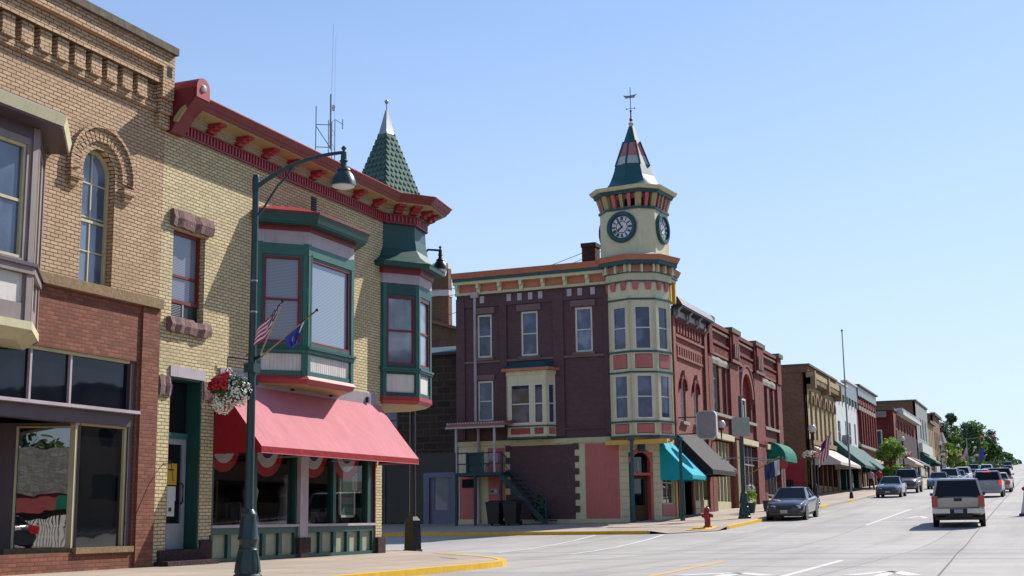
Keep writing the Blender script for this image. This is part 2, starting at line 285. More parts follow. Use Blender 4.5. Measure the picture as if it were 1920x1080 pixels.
# ------------------------------------------------------------------ mesh kit
class MB:
    def __init__(s): s.v = []; s.f = []; s.m = []; s.sm = []; s.names = []
    def mi(s, mat):
        if mat not in s.names: s.names.append(mat)
        return s.names.index(mat)
    def poly(s, pts, mat, smooth=False):
        b = len(s.v); s.v += [tuple(p) for p in pts]; s.f.append(tuple(range(b, b+len(pts)))); s.m.append(s.mi(mat)); s.sm.append(smooth)
    def raw(s, vs, fs, mat, smooth=False):
        b = len(s.v); s.v += [tuple(p) for p in vs]; k = s.mi(mat)
        for f in fs: s.f.append(tuple(i+b for i in f)); s.m.append(k); s.sm.append(smooth)
    def hexa(s, p, mat):   # p: 8 points, bottom ring then top ring
        s.raw(p, [(3, 2, 1, 0), (4, 5, 6, 7), (0, 1, 5, 4), (1, 2, 6, 5), (2, 3, 7, 6), (3, 0, 4, 7)], mat)
    def box(s, x0, x1, y0, y1, z0, z1, mat):
        s.hexa([(x0, y0, z0), (x1, y0, z0), (x1, y1, z0), (x0, y1, z0), (x0, y0, z1), (x1, y0, z1), (x1, y1, z1), (x0, y1, z1)], mat)
    def loft(s, rings, mat, caps=True, smooth=False, closed=True):
        n = len(rings[0]); vs = [p for r in rings for p in r]; fs = []
        for i in range(len(rings)-1):
            for j in range(n if closed else n-1):
                k = (j+1) % n; fs.append((i*n+j, i*n+k, (i+1)*n+k, (i+1)*n+j))
        s.raw(vs, fs, mat, smooth)
        if caps: s.poly(rings[0][::-1], mat); s.poly(rings[-1], mat)
    def prism(s, xy, z0, z1, mat): s.loft([[(x, y, z0) for x, y in xy], [(x, y, z1) for x, y in xy]], mat)
    def tube(s, pts, r, mat, n=8, caps=True):
        pts = [Vector(p) for p in pts]; rr = r if isinstance(r, (list, tuple)) else [r]*len(pts); rings = []
        for i, p in enumerate(pts):
            d = (pts[min(i+1, len(pts)-1)]-pts[max(i-1, 0)]).normalized()
            a = d.cross(Vector((0, 0, 1)))
            if a.length < 1e-3: a = Vector((1, 0, 0))
            a.normalize(); b = a.cross(d)
            rings.append([tuple(p+(a*math.cos(t)+b*math.sin(t))*rr[i]) for t in [2*math.pi*k/n for k in range(n)]])
        s.loft(rings, mat, caps, smooth=n > 5)
    def lathe(s, c, prof, mat, n=16, ax='z', smooth=True, caps=True, start=0.0):
        rings = []
        for r, h in prof:
            ring = []
            for k in range(n):
                t = start+2*math.pi*k/n; a, b = r*math.cos(t), r*math.sin(t)
                ring.append((c[0]+a, c[1]+b, c[2]+h) if ax == 'z' else ((c[0]+h, c[1]+a, c[2]+b) if ax == 'x' else (c[0]+a, c[1]+h, c[2]+b)))
            rings.append(ring)
        s.loft(rings, mat, caps, smooth)
    def ball(s, c, r, mat, n=10, sc=(1, 1, 1)):
        k = max(4, n//2); rings = []
        for i in range(1, k):
            t = math.pi*i/k; rings.append([(c[0]+r*sc[0]*math.sin(t)*math.cos(2*math.pi*j/n), c[1]+r*sc[1]*math.sin(t)*math.sin(2*math.pi*j/n), c[2]-r*sc[2]*math.cos(t)) for j in range(n)])
        s.loft(rings, mat, True, True)
    def build(s, name, parent=None, org=None, local=False, kind=None, label=None, group=None, cat=None):
        me = bpy.data.meshes.new(name); o = Vector(org) if org is not None else Vector((0, 0, 0))
        if parent is not None and not local:
            p = parent
            while p is not None: o = o + p.location; p = p.parent
        vs = s.v if local else [(a-o.x, b-o.y, c-o.z) for a, b, c in s.v]
        me.from_pydata(vs, [], s.f)
        for n in s.names: me.materials.append(MATS[n])
        me.polygons.foreach_set('material_index', s.m); me.polygons.foreach_set('use_smooth', s.sm)
        bm = bmesh.new(); bm.from_mesh(me); bmesh.ops.remove_doubles(bm, verts=bm.verts, dist=1e-5) if len(s.f) < 30000 else None
        bmesh.ops.recalc_face_normals(bm, faces=bm.faces) if len(s.f) < 30000 else None
        bm.to_mesh(me); bm.free(); me.update()
        if any(s.sm):
            try: me.set_sharp_from_angle(angle=R(40))
            except Exception: pass
        ob = bpy.data.objects.new(name, me); scene.collection.objects.link(ob)
        if parent is not None: ob.parent = parent
        elif not local and org is not None: ob.location = o
        if kind: ob['kind'] = kind
        if label: ob['label'] = label
        if group: ob['group'] = group
        if cat: ob['category'] = cat
        return ob
def thing(name, label, cat, loc=(0, 0, 0), rz=0.0, group=None):
    o = bpy.data.objects.new(name, None); scene.collection.objects.link(o); o.empty_display_size = 0.3
    o.location = loc; o.rotation_euler = (0, 0, rz); o['label'] = label; o['category'] = cat
    if group: o['group'] = group
    return o
def kids(o): return [c for c in bpy.data.objects if c.parent == o]
def copy_tree(o, loc=None, rz=None, label=None, parent=None, swap=None):
    c = o.copy(); scene.collection.objects.link(c)
    if loc is not None: c.location = loc
    if rz is not None: c.rotation_euler = (0, 0, rz)
    if label: c['label'] = label
    if parent is not None: c.parent = parent
    if swap and c.data is not None:
        c.data = c.data.copy()
        for i, mt in enumerate(c.data.materials):
            if mt.name in swap: c.data.materials[i] = MATS[swap[mt.name]]
    for ch in kids(o): copy_tree(ch, parent=c, swap=swap)
    return c

class Frame:
    """a vertical wall plane: u runs along it, n outwards, z up"""
    def __init__(s, ox, oy, U, N): s.o = (ox, oy); s.U = U; s.N = N
    def p(s, u, n, z): return (s.o[0]+s.U[0]*u+s.N[0]*n, s.o[1]+s.U[1]*u+s.N[1]*n, z)
    @staticmethod
    def between(a, b, outward):
        d = Vector((b[0]-a[0], b[1]-a[1])); L = d.length; d /= L; n = Vector((d.y, -d.x))
        if n.dot(Vector(outward)) < 0: n = -n
        f = Frame(a[0], a[1], (d.x, d.y), (n.x, n.y)); f.L = L; return f
def fbox(mb, F, u0, u1, z0, z1, n0, n1, mat):
    mb.hexa([F.p(u0, n0, z0), F.p(u1, n0, z0), F.p(u1, n1, z0), F.p(u0, n1, z0), F.p(u0, n0, z1), F.p(u1, n0, z1), F.p(u1, n1, z1), F.p(u0, n1, z1)], mat)
def wall(mb, F, u0, u1, z0, z1, holes, mat, depth=0.22, rev=None, n=0.0):
    """flat wall with rectangular holes (u0,u1,z0,z1) and reveals going in"""
    us = sorted({u0, u1} | {h[0] for h in holes} | {h[1] for h in holes}); zs = sorted({z0, z1} | {h[2] for h in holes} | {h[3] for h in holes})
    us = [u for u in us if u0 <= u <= u1]; zs = [z for z in zs if z0 <= z <= z1]
    for a, b in zip(us, us[1:]):
        for c, d in zip(zs, zs[1:]):
            mu, mz = (a+b)/2, (c+d)/2
            if any(h[0] < mu < h[1] and h[2] < mz < h[3] for h in holes): continue
            mb.poly([F.p(a, n, c), F.p(b, n, c), F.p(b, n, d), F.p(a, n, d)], mat)
    rv = rev or mat
    for h in holes:
        a, b, c, d = h[:4]; q = [(a, c), (b, c), (b, d), (a, d)]
        for i in range(4):
            (ua, za), (ub, zb) = q[i], q[(i+1) % 4]
            mb.poly([F.p(ua, n, za), F.p(ub, n, zb), F.p(ub, n-depth, zb), F.p(ua, n-depth, za)], rv)
def arcpts(uc, zc, r, a0=0, a1=180, k=14, rz=None):
    return [(uc+r*math.cos(R(a0+(a1-a0)*i/k)), zc+(rz or r)*math.sin(R(a0+(a1-a0)*i/k))) for i in range(k+1)]
def spandrel(mb, F, uc, zc, r, zt, mat, depth, n=0.0, rz=None):
    """fill the corners between a rectangular hole's top and a round arch, with the arch soffit"""
    P = arcpts(uc, zc, r, rz=rz)
    for (ua, za), (ub, zb) in zip(P, P[1:]):
        mb.poly([F.p(ua, n, za), F.p(ub, n, zb), F.p(ub, n, zt), F.p(ua, n, zt)], mat)
        mb.poly([F.p(ua, n, za), F.p(ub, n, zb), F.p(ub, n-depth, zb), F.p(ua, n-depth, za)], mat)
def archring(mb, F, uc, zc, r0, r1, n0, n1, mat, a0=0, a1=180, k=16, rz=1.0):
    A = arcpts(uc, zc, r0, a0, a1, k, r0*rz); B = arcpts(uc, zc, r1, a0, a1, k, r1*rz)
    for i in range(k):
        q = [A[i], A[i+1], B[i+1], B[i]]
        mb.hexa([F.p(u, n0, z) for u, z in q]+[F.p(u, n1, z) for u, z in q], mat)
def window(parent, F, u0, u1, z0, z1, fm, gm, n=-0.12, fw=0.06, rail=0.5, cols=1, rows=0, arch=False, fd=0.06, rm=None, label=None, name='window'):
    """sash window: frame mesh with the glass as its sub-part"""
    mb = MB(); zt = z1-(u1-u0)/2 if arch else z1; rm = rm or fm
    if gm == 'tower_glass': gm = rnd.choice(['tower_glass', 'tower_glass', 'tower_glass_dark', 'tower_glass_pale'])
    fbox(mb, F, u0, u0+fw, z0, zt, n-fd, n+0.02, fm); fbox(mb, F, u1-fw, u1, z0, zt, n-fd, n+0.02, fm)
    fbox(mb, F, u0, u1, z0, z0+fw, n-fd, n+0.03, fm)
    uc = (u0+u1)/2; r = (u1-u0)/2
    if arch: archring(mb, F, uc, zt, r-fw, r, n-fd, n+0.02, fm)
    else: fbox(mb, F, u0, u1, z1-fw, z1, n-fd, n+0.024, fm)
    if rail:
        zr = z0+(z1-z0)*rail; fbox(mb, F, u0+fw, u1-fw, zr-0.025, zr+0.025, n-fd, n, rm)
    for c in range(1, cols):
        uu = u0+(u1-u0)*c/cols; fbox(mb, F, uu-0.015, uu+0.015, z0+fw, z1-fw, n-fd, n-0.01, rm)
    for rr in range(1, rows+1):
        zz = z0+(z1-z0)*rr/(rows+1); fbox(mb, F, u0+fw, u1-fw, zz-0.013, zz+0.013, n-fd, n-0.014, rm)
    w = mb.build(name, parent, label=label)
    g = MB(); gn = n-0.035
    if arch:
        P = arcpts(uc, zt, r-fw*0.5); g.poly([F.p(u0+fw*0.5, gn, z0), F.p(u1-fw*0.5, gn, z0)]+[F.p(u, gn, z) for u, z in P], gm)
    else: g.poly([F.p(u0+fw*0.5, gn, z0), F.p(u1-fw*0.5, gn, z0), F.p(u1-fw*0.5, gn, z1), F.p(u0+fw*0.5, gn, z1)], gm)
    g.build('pane', w)
    return w
def octo(c, r, z, a0, n=8): # ring of a regular polygon, a0 = azimuth (clockwise from +Y) of the first corner
    return [(c[0]+r*math.sin(R(a0+360/n*k)), c[1]+r*math.cos(R(a0+360/n*k)), z) for k in range(n)]
def prof(y):
    if y < 34: return 0.0
    if y < 48: return .0385*(y-34)**2/28
    if y < 560: return .0385*7+.0385*(y-48)
    g = .0385*7+.0385*512; t = min(y-560, 240); return g+.0385*t-.00016*t*t
# ------------------------------------------------------------------ ground, road, pavements
ys = [-260, -150, -80, -40, 0, 20, 30, 34] + [34+1.4*i for i in range(1, 11)] + [60, 75, 100, 150, 200, 260, 330, 400, 480, 560, 600, 650, 700, 760, 800, 900, 1100]
def strip(mb, x0, x1, ya, yb, dz, mat, dz1=None):
    yy = sorted({ya, yb} | {y for y in ys if ya < y < yb}); dz1 = dz if dz1 is None else dz1
    for a, b in zip(yy, yy[1:]):
        mb.poly([(x0, a, prof(a)+dz), (x1, a, prof(a)+dz1), (x1, b, prof(b)+dz1), (x0, b, prof(b)+dz)], mat)
g = MB(); strip(g, -700, 500, -260, 1100, -0.12, 'grass_green'); g.build('ground', kind='structure')
g = MB(); strip(g, -12.3, 9.5, -80, 1000, 0.0, 'road_concrete'); g.build('road', kind='structure')
g = MB(); strip(g, -160, -12.3, 35.2, 49.2, 0.0, 'road_concrete'); strip(g, -17, -12.3, 26, 35.2, -0.004, 'road_concrete'); strip(g, -15.2, -12.3, 49.2, 52.0, -0.004, 'road_concrete')
g.build('side_road', kind='structure')
g = MB()
cor = [(-10.45, 24.0), (-10.52, 24.9), (-10.85, 25.9), (-11.45, 27.0), (-12.3, 28.2), (-13.4, 29.5), (-15.0, 31.3), (-16.6, 33.3), (-18.5, 35.0), (-60, 35.2)]
outl = [(-60, 33.6), (-22, 33.6), (-22, 22), (-22, -60), (-10.45, -60)] + cor
g.poly([(x, y, 0.105) for x, y in outl], 'walk_concrete')
for (a, b) in zip(outl[4:], outl[5:]):
    g.poly([(a[0], a[1], -0.02), (b[0], b[1], -0.02), (b[0], b[1], 0.105), (a[0], a[1], 0.105)], 'kerb_stone')
g.build('pavement', kind='structure')
def kerbstrip(mb, P, z, mat, w=0.17, h=0.125):
    V = [Vector((x, y)) for x, y in P]; Q = []
    for i, p in enumerate(V):
        d = (V[min(i+1, len(V)-1)]-V[max(i-1, 0)]).normalized(); Q.append((d, Vector((-d.y, d.x))))
    for i in range(len(V)-1):
        a, b = V[i], V[i+1]; na, nb = Q[i][1], Q[i+1][1]; za = z(a.y); zb = z(b.y)
        o = [a-na*0.012, b-nb*0.012]; ii = [a+na*w, b+nb*w]
        mb.poly([(o[0].x, o[0].y, za), (o[1].x, o[1].y, zb), (ii[1].x, ii[1].y, zb), (ii[0].x, ii[0].y, za)], mat)
        mb.poly([(o[0].x, o[0].y, za-h), (o[1].x, o[1].y, zb-h), (o[1].x, o[1].y, zb), (o[0].x, o[0].y, za)], mat)
g = MB(); kerbstrip(g, [(-10.45, 17), (-10.45, 21)]+cor[:7], lambda y: 0.112, 'kerb_yellow'); g.build('yellow_kerb', kind='structure')
# far block pavement, rising with the street
g = MB()
strip(g, -17.4, -12.3, 57.6, 330, 0.16, 'walk_concrete', 0.12)
strip(g, -17.4, -12.3, 52.2, 57.6, 0.14, 'walk_concrete', 0.12)
strip(g, -17.4, -14.6, 49.2, 52.2, 0.12, 'walk_concrete', 0.12); strip(g, -60, -17.4, 49.2, 59, 0.12, 'walk_concrete', 0.12)
g.poly([(-14.6, 49.2, prof(49.2)+.12), (-13.9, 49.3, prof(49.3)+.02), (-12.4, 51.2, prof(51.2)+.02), (-12.3, 52.2, prof(52.2)+.12), (-14.6, 52.2, prof(52.2)+.12)], 'walk_concrete')
yy = [52.2, 57.6]+[60+10*i for i in range(28)]
for a, b in zip(yy, yy[1:]): g.poly([(-12.3, a, prof(a)-.02), (-12.3, b, prof(b)-.02), (-12.3, b, prof(b)+.12), (-12.3, a, prof(a)+.12)], 'kerb_stone')
g.poly([(-60, 49.2, prof(49.2)-.02), (-14.6, 49.2, prof(49.2)-.02), (-14.6, 49.2, prof(49.2)+.12), (-60, 49.2, prof(49.2)+.12)], 'kerb_stone')
g.build('pavement', kind='structure')
g = MB()
kerbstrip(g, [(-60, 49.2), (-30, 49.2), (-14.7, 49.2)], lambda y: prof(y)+.127, 'kerb_yellow')
for a, b in ((52.4, 59.0), (75, 77.5), (86, 88), (124, 146)):
    P = [(-12.3, a+(b-a)*i/4) for i in range(5)]; kerbstrip(g, P, lambda y: prof(y)+.127, 'kerb_yellow')
g.poly([(-13.6, 50.6, prof(50.6)+.075), (-12.75, 51.35, prof(51.3)+.05), (-12.6, 52.2, prof(52.2)+.127), (-13.4, 52.0, prof(52)+.127)], 'kerb_yellow')
g.build('yellow_kerb', kind='structure')
# painted markings
def line(mb, a, b, w, mat, dz=0.004):
    A, B = Vector(a), Vector(b); d = (B-A).normalized(); n = Vector((-d.y, d.x))*w/2; k = max(1, int((B-A).length/3))
    for i in range(k):
        p = A+(B-A)*i/k; q = A+(B-A)*(i+1)/k
        mb.poly([(p.x-n.x, p.y-n.y, prof(p.y-n.y)+dz), (q.x-n.x, q.y-n.y, prof(q.y-n.y)+dz), (q.x+n.x, q.y+n.y, prof(q.y+n.y)+dz), (p.x+n.x, p.y+n.y, prof(p.y+n.y)+dz)], mat)
g = MB()
line(g, (-14.9, 34.9), (-16.6, 48.6), .14, 'road_white'); line(g, (-12.2, 33.6), (-13.9, 48.7), .14, 'road_white')
line(g, (-11.9, 33.7), (8, 33.6), .17, 'road_worn'); line(g, (-11.9, 29.6), (8, 29.7), .17, 'road_worn')
line(g, (-3.9, 14), (-4.3, 28.6), .15, 'road_white')
line(g, (-7.2, 54.6), (-7.15, 72), .14, 'road_white'); line(g, (-11.6, 57.6), (-7.3, 58.0), .14, 'road_worn'); line(g, (-7.0, 57.6), (-5.1, 57.6), .2, 'road_white')
line(g, (-6.2, 60.6), (-5.9, 63), .2, 'road_white'); line(g, (-5.9, 63), (-5.4, 60.6), .2, 'road_white')
line(g, (-7.05, 90), (-6.9, 150), .12, 'road_worn')
line(g, (-0.4, 60), (-0.2, 140), .2, 'road_white')
for s, w in ((-1, 0.35), (1, 0.35)): line(g, (-5.1, 22.3), (-5.1+s*.75, 21.3), w, 'road_white')
line(g, (-5.1, 22.0), (-5.0, 18.5), .3, 'road_white')
for s in (-1, 1): line(g, (-2.65, 23.1), (-2.65+s*.5, 21.5), .28, 'road_white')
line(g, (-2.65, 22.6), (-2.6, 18), .22, 'road_white')
g.build('lane_marking', kind='structure')
g = MB(); line(g, (-5.9, 16), (-6.7, 28.0), .13, 'road_yellow'); g.build('lane_marking', kind='structure')
g = MB()
P = [(-1.25, 10), (-1.79, 21.4), (-2.07, 27.8), (-2.36, 34), (-2.55, 41), (-2.66, 45), (-2.78, 54.6), (-2.86, 64.7), (-3.02, 82.7), (-3.26, 111.6), (-3.6, 150)]
for a, b in zip(P, P[1:]): line(g, a, b, .035 if b[1] < 60 else .05, 'joint_tar', .006)
for a, b in (((-9, 38.5), (-6.4, 38.4)), ((-10.5, 43.3), (-4, 43.9)), ((-1, 46.5), (4, 46.7)), ((-7.5, 25.2), (-2.5, 25.0)), ((-11, 36.2), (-8.6, 37.2)), ((-16, 40.2), (-14.6, 41)), ((-3.4, 36.5), (1.5, 36.2)), ((-13.2, 27.6), (-12.2, 26.4))): line(g, a, b, .05, 'joint_tar', (.115 if a == (-13.2, 27.6) else .005))
g.build('road_crack', kind='structure')

# ------------------------------------------------------------------ tan brick building with the arched window (left edge)
A = Frame(-16.85, 0, (0, 1), (1, 0))
B1 = thing('brick_building', 'tan and red brick shop building with an arched upstairs window, cut by the left edge', 'building', (-16.85, 14, 0.1))
w = MB()
wall(w, A, 6, 21.85, 5.5, 10.6, [(19.40, 20.34, 5.5, 8.2), (14.0, 17.9, 5.6, 7.6)], 'tan_brick', 0.3)
spandrel(w, A, 19.87, 7.73, 0.47, 8.2, 'tan_brick', 0.3)
wall(w, A, 6, 21.85, 0.1, 5.3, [(13.0, 21.22, 0.45, 4.16)], 'red_brick', 0.22)
fbox(w, A, 21.3, 21.85, 0.1, 5.29, 0, 0.05, 'red_brick')
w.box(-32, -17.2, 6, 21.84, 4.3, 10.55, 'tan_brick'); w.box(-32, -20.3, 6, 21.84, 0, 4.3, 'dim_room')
w.build('wall', B1)
# corbelled brick cornice
w = MB()
fbox(w, A, 6, 21.42, 9.46, 9.60, 0, .08, 'tan_brick')
u = 21.05
while u > 6: fbox(w, A, u-.30, u, 9.60, 10.02, 0, .13, 'tan_brick'); fbox(w, A, u-.27, u, 9.60, 9.64, .13, .15, 'tan_brick'); u -= .468
fbox(w, A, 6, 21.42, 10.02, 10.12, 0, .20, 'tan_brick'); fbox(w, A, 6, 21.42, 10.12, 10.40, 0, .12, 'tan_brick')
fbox(w, A, 6, 21.80, 10.40, 10.72, 0, .24, 'tan_brick'); fbox(w, A, 21.42, 21.80, 9.75, 10.40, 0, .24, 'tan_brick')
fbox(w, A, 21.46, 21.86, 9.45, 9.75, 0, .17, 'tan_brick'); fbox(w, A, 21.5, 21.86, 9.15, 9.45, 0, .10, 'tan_brick')
fbox(w, A, 21.54, 21.70, 10.2, 10.44, .24, .243, 'dark_room')
w.build('cornice', B1)
w = MB(); fbox(w, A, 6, 21.80, 10.72, 10.88, -.35, .34, 'coping_stone'); w.box(-32, -17.15, 6, 21.8, 10.55, 10.62, 'roof_tar'); w.build('coping', B1)
w = MB(); fbox(w, A, 6, 18.2, 5.3, 5.5, -.02, .10, 'sandstone'); fbox(w, A, 18.2, 21.86, 5.3, 5.5, -.05, .12, 'sandstone'); w.build('stone_band', B1)
w = MB()
N_ = 40
for i in range(N_):
    a0 = -6+192*i/N_; a1 = a0+192/N_-.9
    archring(w, A, 19.87, 7.73, .62, .88, 0, .060 if i % 2 else .052, 'tan_brick', a0, a1, 1)
archring(w, A, 19.87, 7.73, .62, .88, 0, .042, 'tan_brick', -6, 186, 24)
archring(w, A, 19.87, 7.73, .88, .94, 0, .11, 'tan_brick', -8, 188, 24)
fbox(w, A, 18.92, 19.27, 7.44, 7.56, 0, .13, 'tan_brick'); fbox(w, A, 20.47, 20.82, 7.44, 7.56, 0, .13, 'tan_brick')
fbox(w, A, 18.98, 19.2, 7.30, 7.44, 0, .08, 'tan_brick'); fbox(w, A, 20.54, 20.76, 7.30, 7.44, 0, .08, 'tan_brick')
w.build('arch_hood', B1)
window(B1, A, 19.40, 20.34, 5.5, 8.2, 'pale_cream', 'sky_glass', n=-.18, fw=.06, rail=.47, cols=2, rows=3, arch=True, fd=.1)
# bay (mostly beyond the left edge)
def offs(P, o, back=0.0):
    V = [Vector(p) for p in P]; n = len(V); out = []
    ns = []
    for a, b in zip(V, V[1:]):
        d = (b-a).normalized(); ns.append(Vector((d.y, -d.x)))
    for i in range(n):
        if i == 0: q = V[0]+ns[0]*o-(V[1]-V[0]).normalized()*back
        elif i == n-1: q = V[-1]+ns[-1]*o+(V[-1]-V[-2]).normalized()*back
        else:
            m_ = (ns[i-1]+ns[i]); m_ *= o/(m_.dot(ns[i])); q = V[i]+m_
        out.append((q.x, q.y))
    return out
def band(mb, P, o, z0, z1, mat, o0=-0.25, back=0.12, o1=None):
    I = offs(P, o0, back); O = offs(P, o, back); O1 = O if o1 is None else offs(P, o1, back)
    for i in range(len(P)-1):
        mb.hexa([(*I[i], z0), (*I[i+1], z0), (*O[i+1], z0), (*O[i], z0), (*I[i], z1), (*I[i+1], z1), (*O1[i+1], z1), (*O1[i], z1)], mat)
bp = [(-16.85, 12.8), (-15.95, 14.0), (-15.95, 17.2), (-16.85, 18.35)]
def facets(P, inside):
    out = []
    for a, b in zip(P, P[1:]):
        mid = ((a[0]+b[0])/2-inside[0], (a[1]+b[1])/2-inside[1]); out.append(Frame.between(a, b, mid))
    return out
w = MB(); FS = facets(bp, (-17.5, 15.6))
specs = [[(0.2, 1.3)], [(0.25, 1.5), (1.62, 2.95)], [(0.45, 0.98)]]
bw_ = []
for F, sp in zip(FS, specs):
    H = [(a, b, 5.42, 7.42) for a, b in sp]
    wall(w, F, 0, F.L, 4.35, 7.75, H+[(a-.06, b+.08, 4.66, 5.16) for a, b in sp], 'taupe_paint', .07)
    for a, b in sp: fbox(w, F, a-.07, b+.09, 4.65, 5.17, -.09, -.04, 'white_paint'); bw_.append((F, a, b))
    for a in (0.0, F.L-.14): fbox(w, F, a, a+.14, 4.35, 7.75, 0, .03, 'taupe_paint')
band(w, bp, .06, 5.17, 5.30, 'taupe_paint'); band(w, bp, .10, 5.30, 5.36, 'umber_paint'); band(w, bp, .05, 4.22, 4.36, 'pale_cream')
band(w, bp, .02, 7.55, 7.76, 'umber_paint')
w.build('bay_window', B1)
w = MB(); band(w, bp, -.2, 4.05, 4.22, 'pale_cream', o0=-.8, back=0, o1=.04); w.build('bay_base', B1)
w = MB(); band(w, bp, .40, 7.76, 7.80, 'umber_paint'); band(w, bp, .42, 7.80, 7.98, 'pale_cream', o1=.46); band(w, bp, .46, 7.98, 8.04, 'taupe_paint', o1=.38); band(w, bp, .38, 8.04, 8.22, 'taupe_paint', o1=-.3, o0=-.6); w.build('bay_roof', B1)
for F, a, b in bw_: window(B1, F, a, b, 5.42, 7.42, 'pale_cream', 'sky_glass', n=-.05, fw=.05, rail=.5, cols=2 if b-a > .8 else 1, fd=.08)
# shop front
w = MB()
fbox(w, A, 13, 21.22, 2.84, 3.13, -.30, -.03, 'umber_paint'); fbox(w, A, 13, 21.25, 3.10, 3.16, -.10, .10, 'lilac_white')
fbox(w, A, 21.08, 21.22, .5, 4.16, -.28, -.04, 'umber_paint'); fbox(w, A, 19.6, 21.25, .42, .53, -.28, .06, 'sandstone')
fbox(w, A, 19.62, 19.68, .53, 2.84, -.22, -.09, 'pale_cream'); fbox(w, A, 19.6, 21.22, 2.80, 2.84, -.2, -.07, 'beige_soffit')
fbox(w, A, 21.02, 21.08, .53, 2.84, -.2, -.08, 'pale_cream'); fbox(w, A, 13, 21.22, 4.10, 4.16, -.2, -.06, 'pale_cream'); fbox(w, A, 21.1, 21.16, 3.16, 4.10, -.2, -.06, 'pale_cream')
for u in (15.6, 16.8, 18.35, 19.4): fbox(w, A, u-.025, u+.025, 3.16, 4.10, -.17, -.07, 'lilac_white')
w.build('shop_frame', B1)
g = MB(); fbox(g, A, 13, 21.1, 3.16, 4.10, -.15, -.13, 'transom_glass'); g.build('transom_pane', B1)
g = MB(); fbox(g, A, 19.7, 21.05, .53, 2.8, -.16, -.14, 'dark_glass'); g.build('shop_pane', B1)
a_ = (-16.95, 19.70); d_ = (-math.sin(R(60)), -math.cos(R(60))); b_ = (a_[0]+1.12*d_[0], a_[1]+1.12*d_[1])
FE = Frame.between(a_, b_, (0, -1))
w = MB(); wall(w, FE, -.05, FE.L+.3, .42, 2.84, [(.05, FE.L-.04, .54, 2.76)], 'umber_paint', .05); fbox(w, FE, -.02, FE.L+.1, .42, .53, -.02, .06, 'sandstone')
for (p, q) in ((.02, .06), (FE.L-.05, FE.L-.01)): fbox(w, FE, p, q, .53, 2.78, -.02, .02, 'pale_cream')
fbox(w, FE, .05, FE.L-.04, 2.75, 2.78, -.02, .02, 'beige_soffit')
w.build('entry_frame', B1)
g = MB(); fbox(g, FE, .04, FE.L-.03, .53, 2.77, -.05, -.03, 'mirror_glass'); g.build('entry_pane', B1)
w = MB(); w.box(-19.6, -17.0, 13, 21.2, 3.13, 3.2, 'umber_paint'); w.box(-20.2, -16.9, 13, 19.6, .1, .3, 'walk_concrete'); fbox(w, A, 19.6, 21.22, .1, .42, -.3, -.02, 'red_brick')
w.box(-18.3, -18.2, 13, 18.4, .3, 3.13, 'umber_paint'); w.box(-18.16, -18.12, 17.7, 17.95, .4, 2.7, 'pale_cream'); w.build('entry_recess', B1)

# ------------------------------------------------------------------ cream brick building with red cornice and corner turret
B2 = thing('turreted_building', 'cream brick shop building with dark red cornice, green bay and pointed corner turret', 'building', (-16.85, 26.8, 0.1))
w = MB()
wall(w, A, 21.85, 31.62, 4.35, 9.25, [(22.25, 23.38, 5.2, 7.12)], 'cream_brick', .26)
wall(w, A, 21.85, 31.62, .1, 4.35, [(22.30, 23.42, .42, 4.17), (23.86, 31.22, .1, 3.95)], 'cream_brick', .3)
CH = Frame.between((-16.85, 31.62), (-18.5, 33.4), (1, 1)); wall(w, CH, 0, CH.L, .1, 9.25, [], 'cream_brick')
SN = Frame(0, 33.4, (1, 0), (0, 1)); wall(w, SN, -34, -18.5, .1, 9.25, [], 'cream_brick')
w.box(-34, -17.2, 21.86, 31.0, 4.4, 9.5, 'cream_brick'); w.box(-34, -18.7, 31.0, 33.38, 4.4, 9.5, 'cream_brick')
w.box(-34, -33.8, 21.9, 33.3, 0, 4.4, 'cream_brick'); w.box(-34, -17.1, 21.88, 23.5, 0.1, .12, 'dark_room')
fbox(w, A, 23.44, 23.84, .1, .6, 0, .05, 'brown_stone'); fbox(w, A, 31.24, 31.66, .1, .52, -.2, .10, 'brown_stone')
w.build('wall', B2)
w = MB()
def roughslab(mb, F, u0, u1, z0, z1, n1, mat, seed=1, k=9):
    rg = random.Random(seed); f = []
    top = [z1+rg.uniform(-.03, .035) for _ in range(k+1)]; bot = [z0+rg.uniform(-.03, .03) for _ in range(k+1)]; nn = [n1+rg.uniform(-.035, .035) for _ in range(k+1)]
    for i in range(k):
        a = u0+(u1-u0)*i/k; b = u0+(u1-u0)*(i+1)/k; zm = (z0+z1)/2
        P = [(F.p(a, 0, bot[i]), F.p(b, 0, bot[i+1])), (F.p(a, nn[i]*.7, bot[i]), F.p(b, nn[i+1]*.7, bot[i+1])), (F.p(a, nn[i], zm), F.p(b, nn[i+1], zm)), (F.p(a, nn[i]*.6, top[i]), F.p(b, nn[i+1]*.6, top[i+1])), (F.p(a, 0, top[i]), F.p(b, 0, top[i+1]))]
        for (p, q), (s, t) in zip(P, P[1:]): mb.poly([p, q, t, s], mat)
        if i == 0: mb.poly([p[0] for p in P], mat)
        if i == k-1: mb.poly([p[1] for p in P], mat)
roughslab(w, A, 22.12, 23.52, 7.14, 7.52, .13, 'pink_stone', 3); w.build('lintel', B2)
w = MB(); roughslab(w, A, 22.1, 23.56, 4.9, 5.19, .15, 'pink_stone', 5); w.build('sill', B2)
w = MB(); roughslab(w, A, 21.9, 22.28, 3.55, 3.95, .08, 'pink_stone', 8, 4); w.build('quoin_stone', B2); w = MB(); roughslab(w, A, 23.44, 23.85, 3.55, 3.95, .08, 'pink_stone', 9, 4); w.build('quoin_stone', B2)
w_ = window(B2, A, 22.25, 23.38, 5.56, 7.12, 'oxblood', 'shaded_blind_glass', n=-.16, fw=.07, rail=.38, fd=.1)
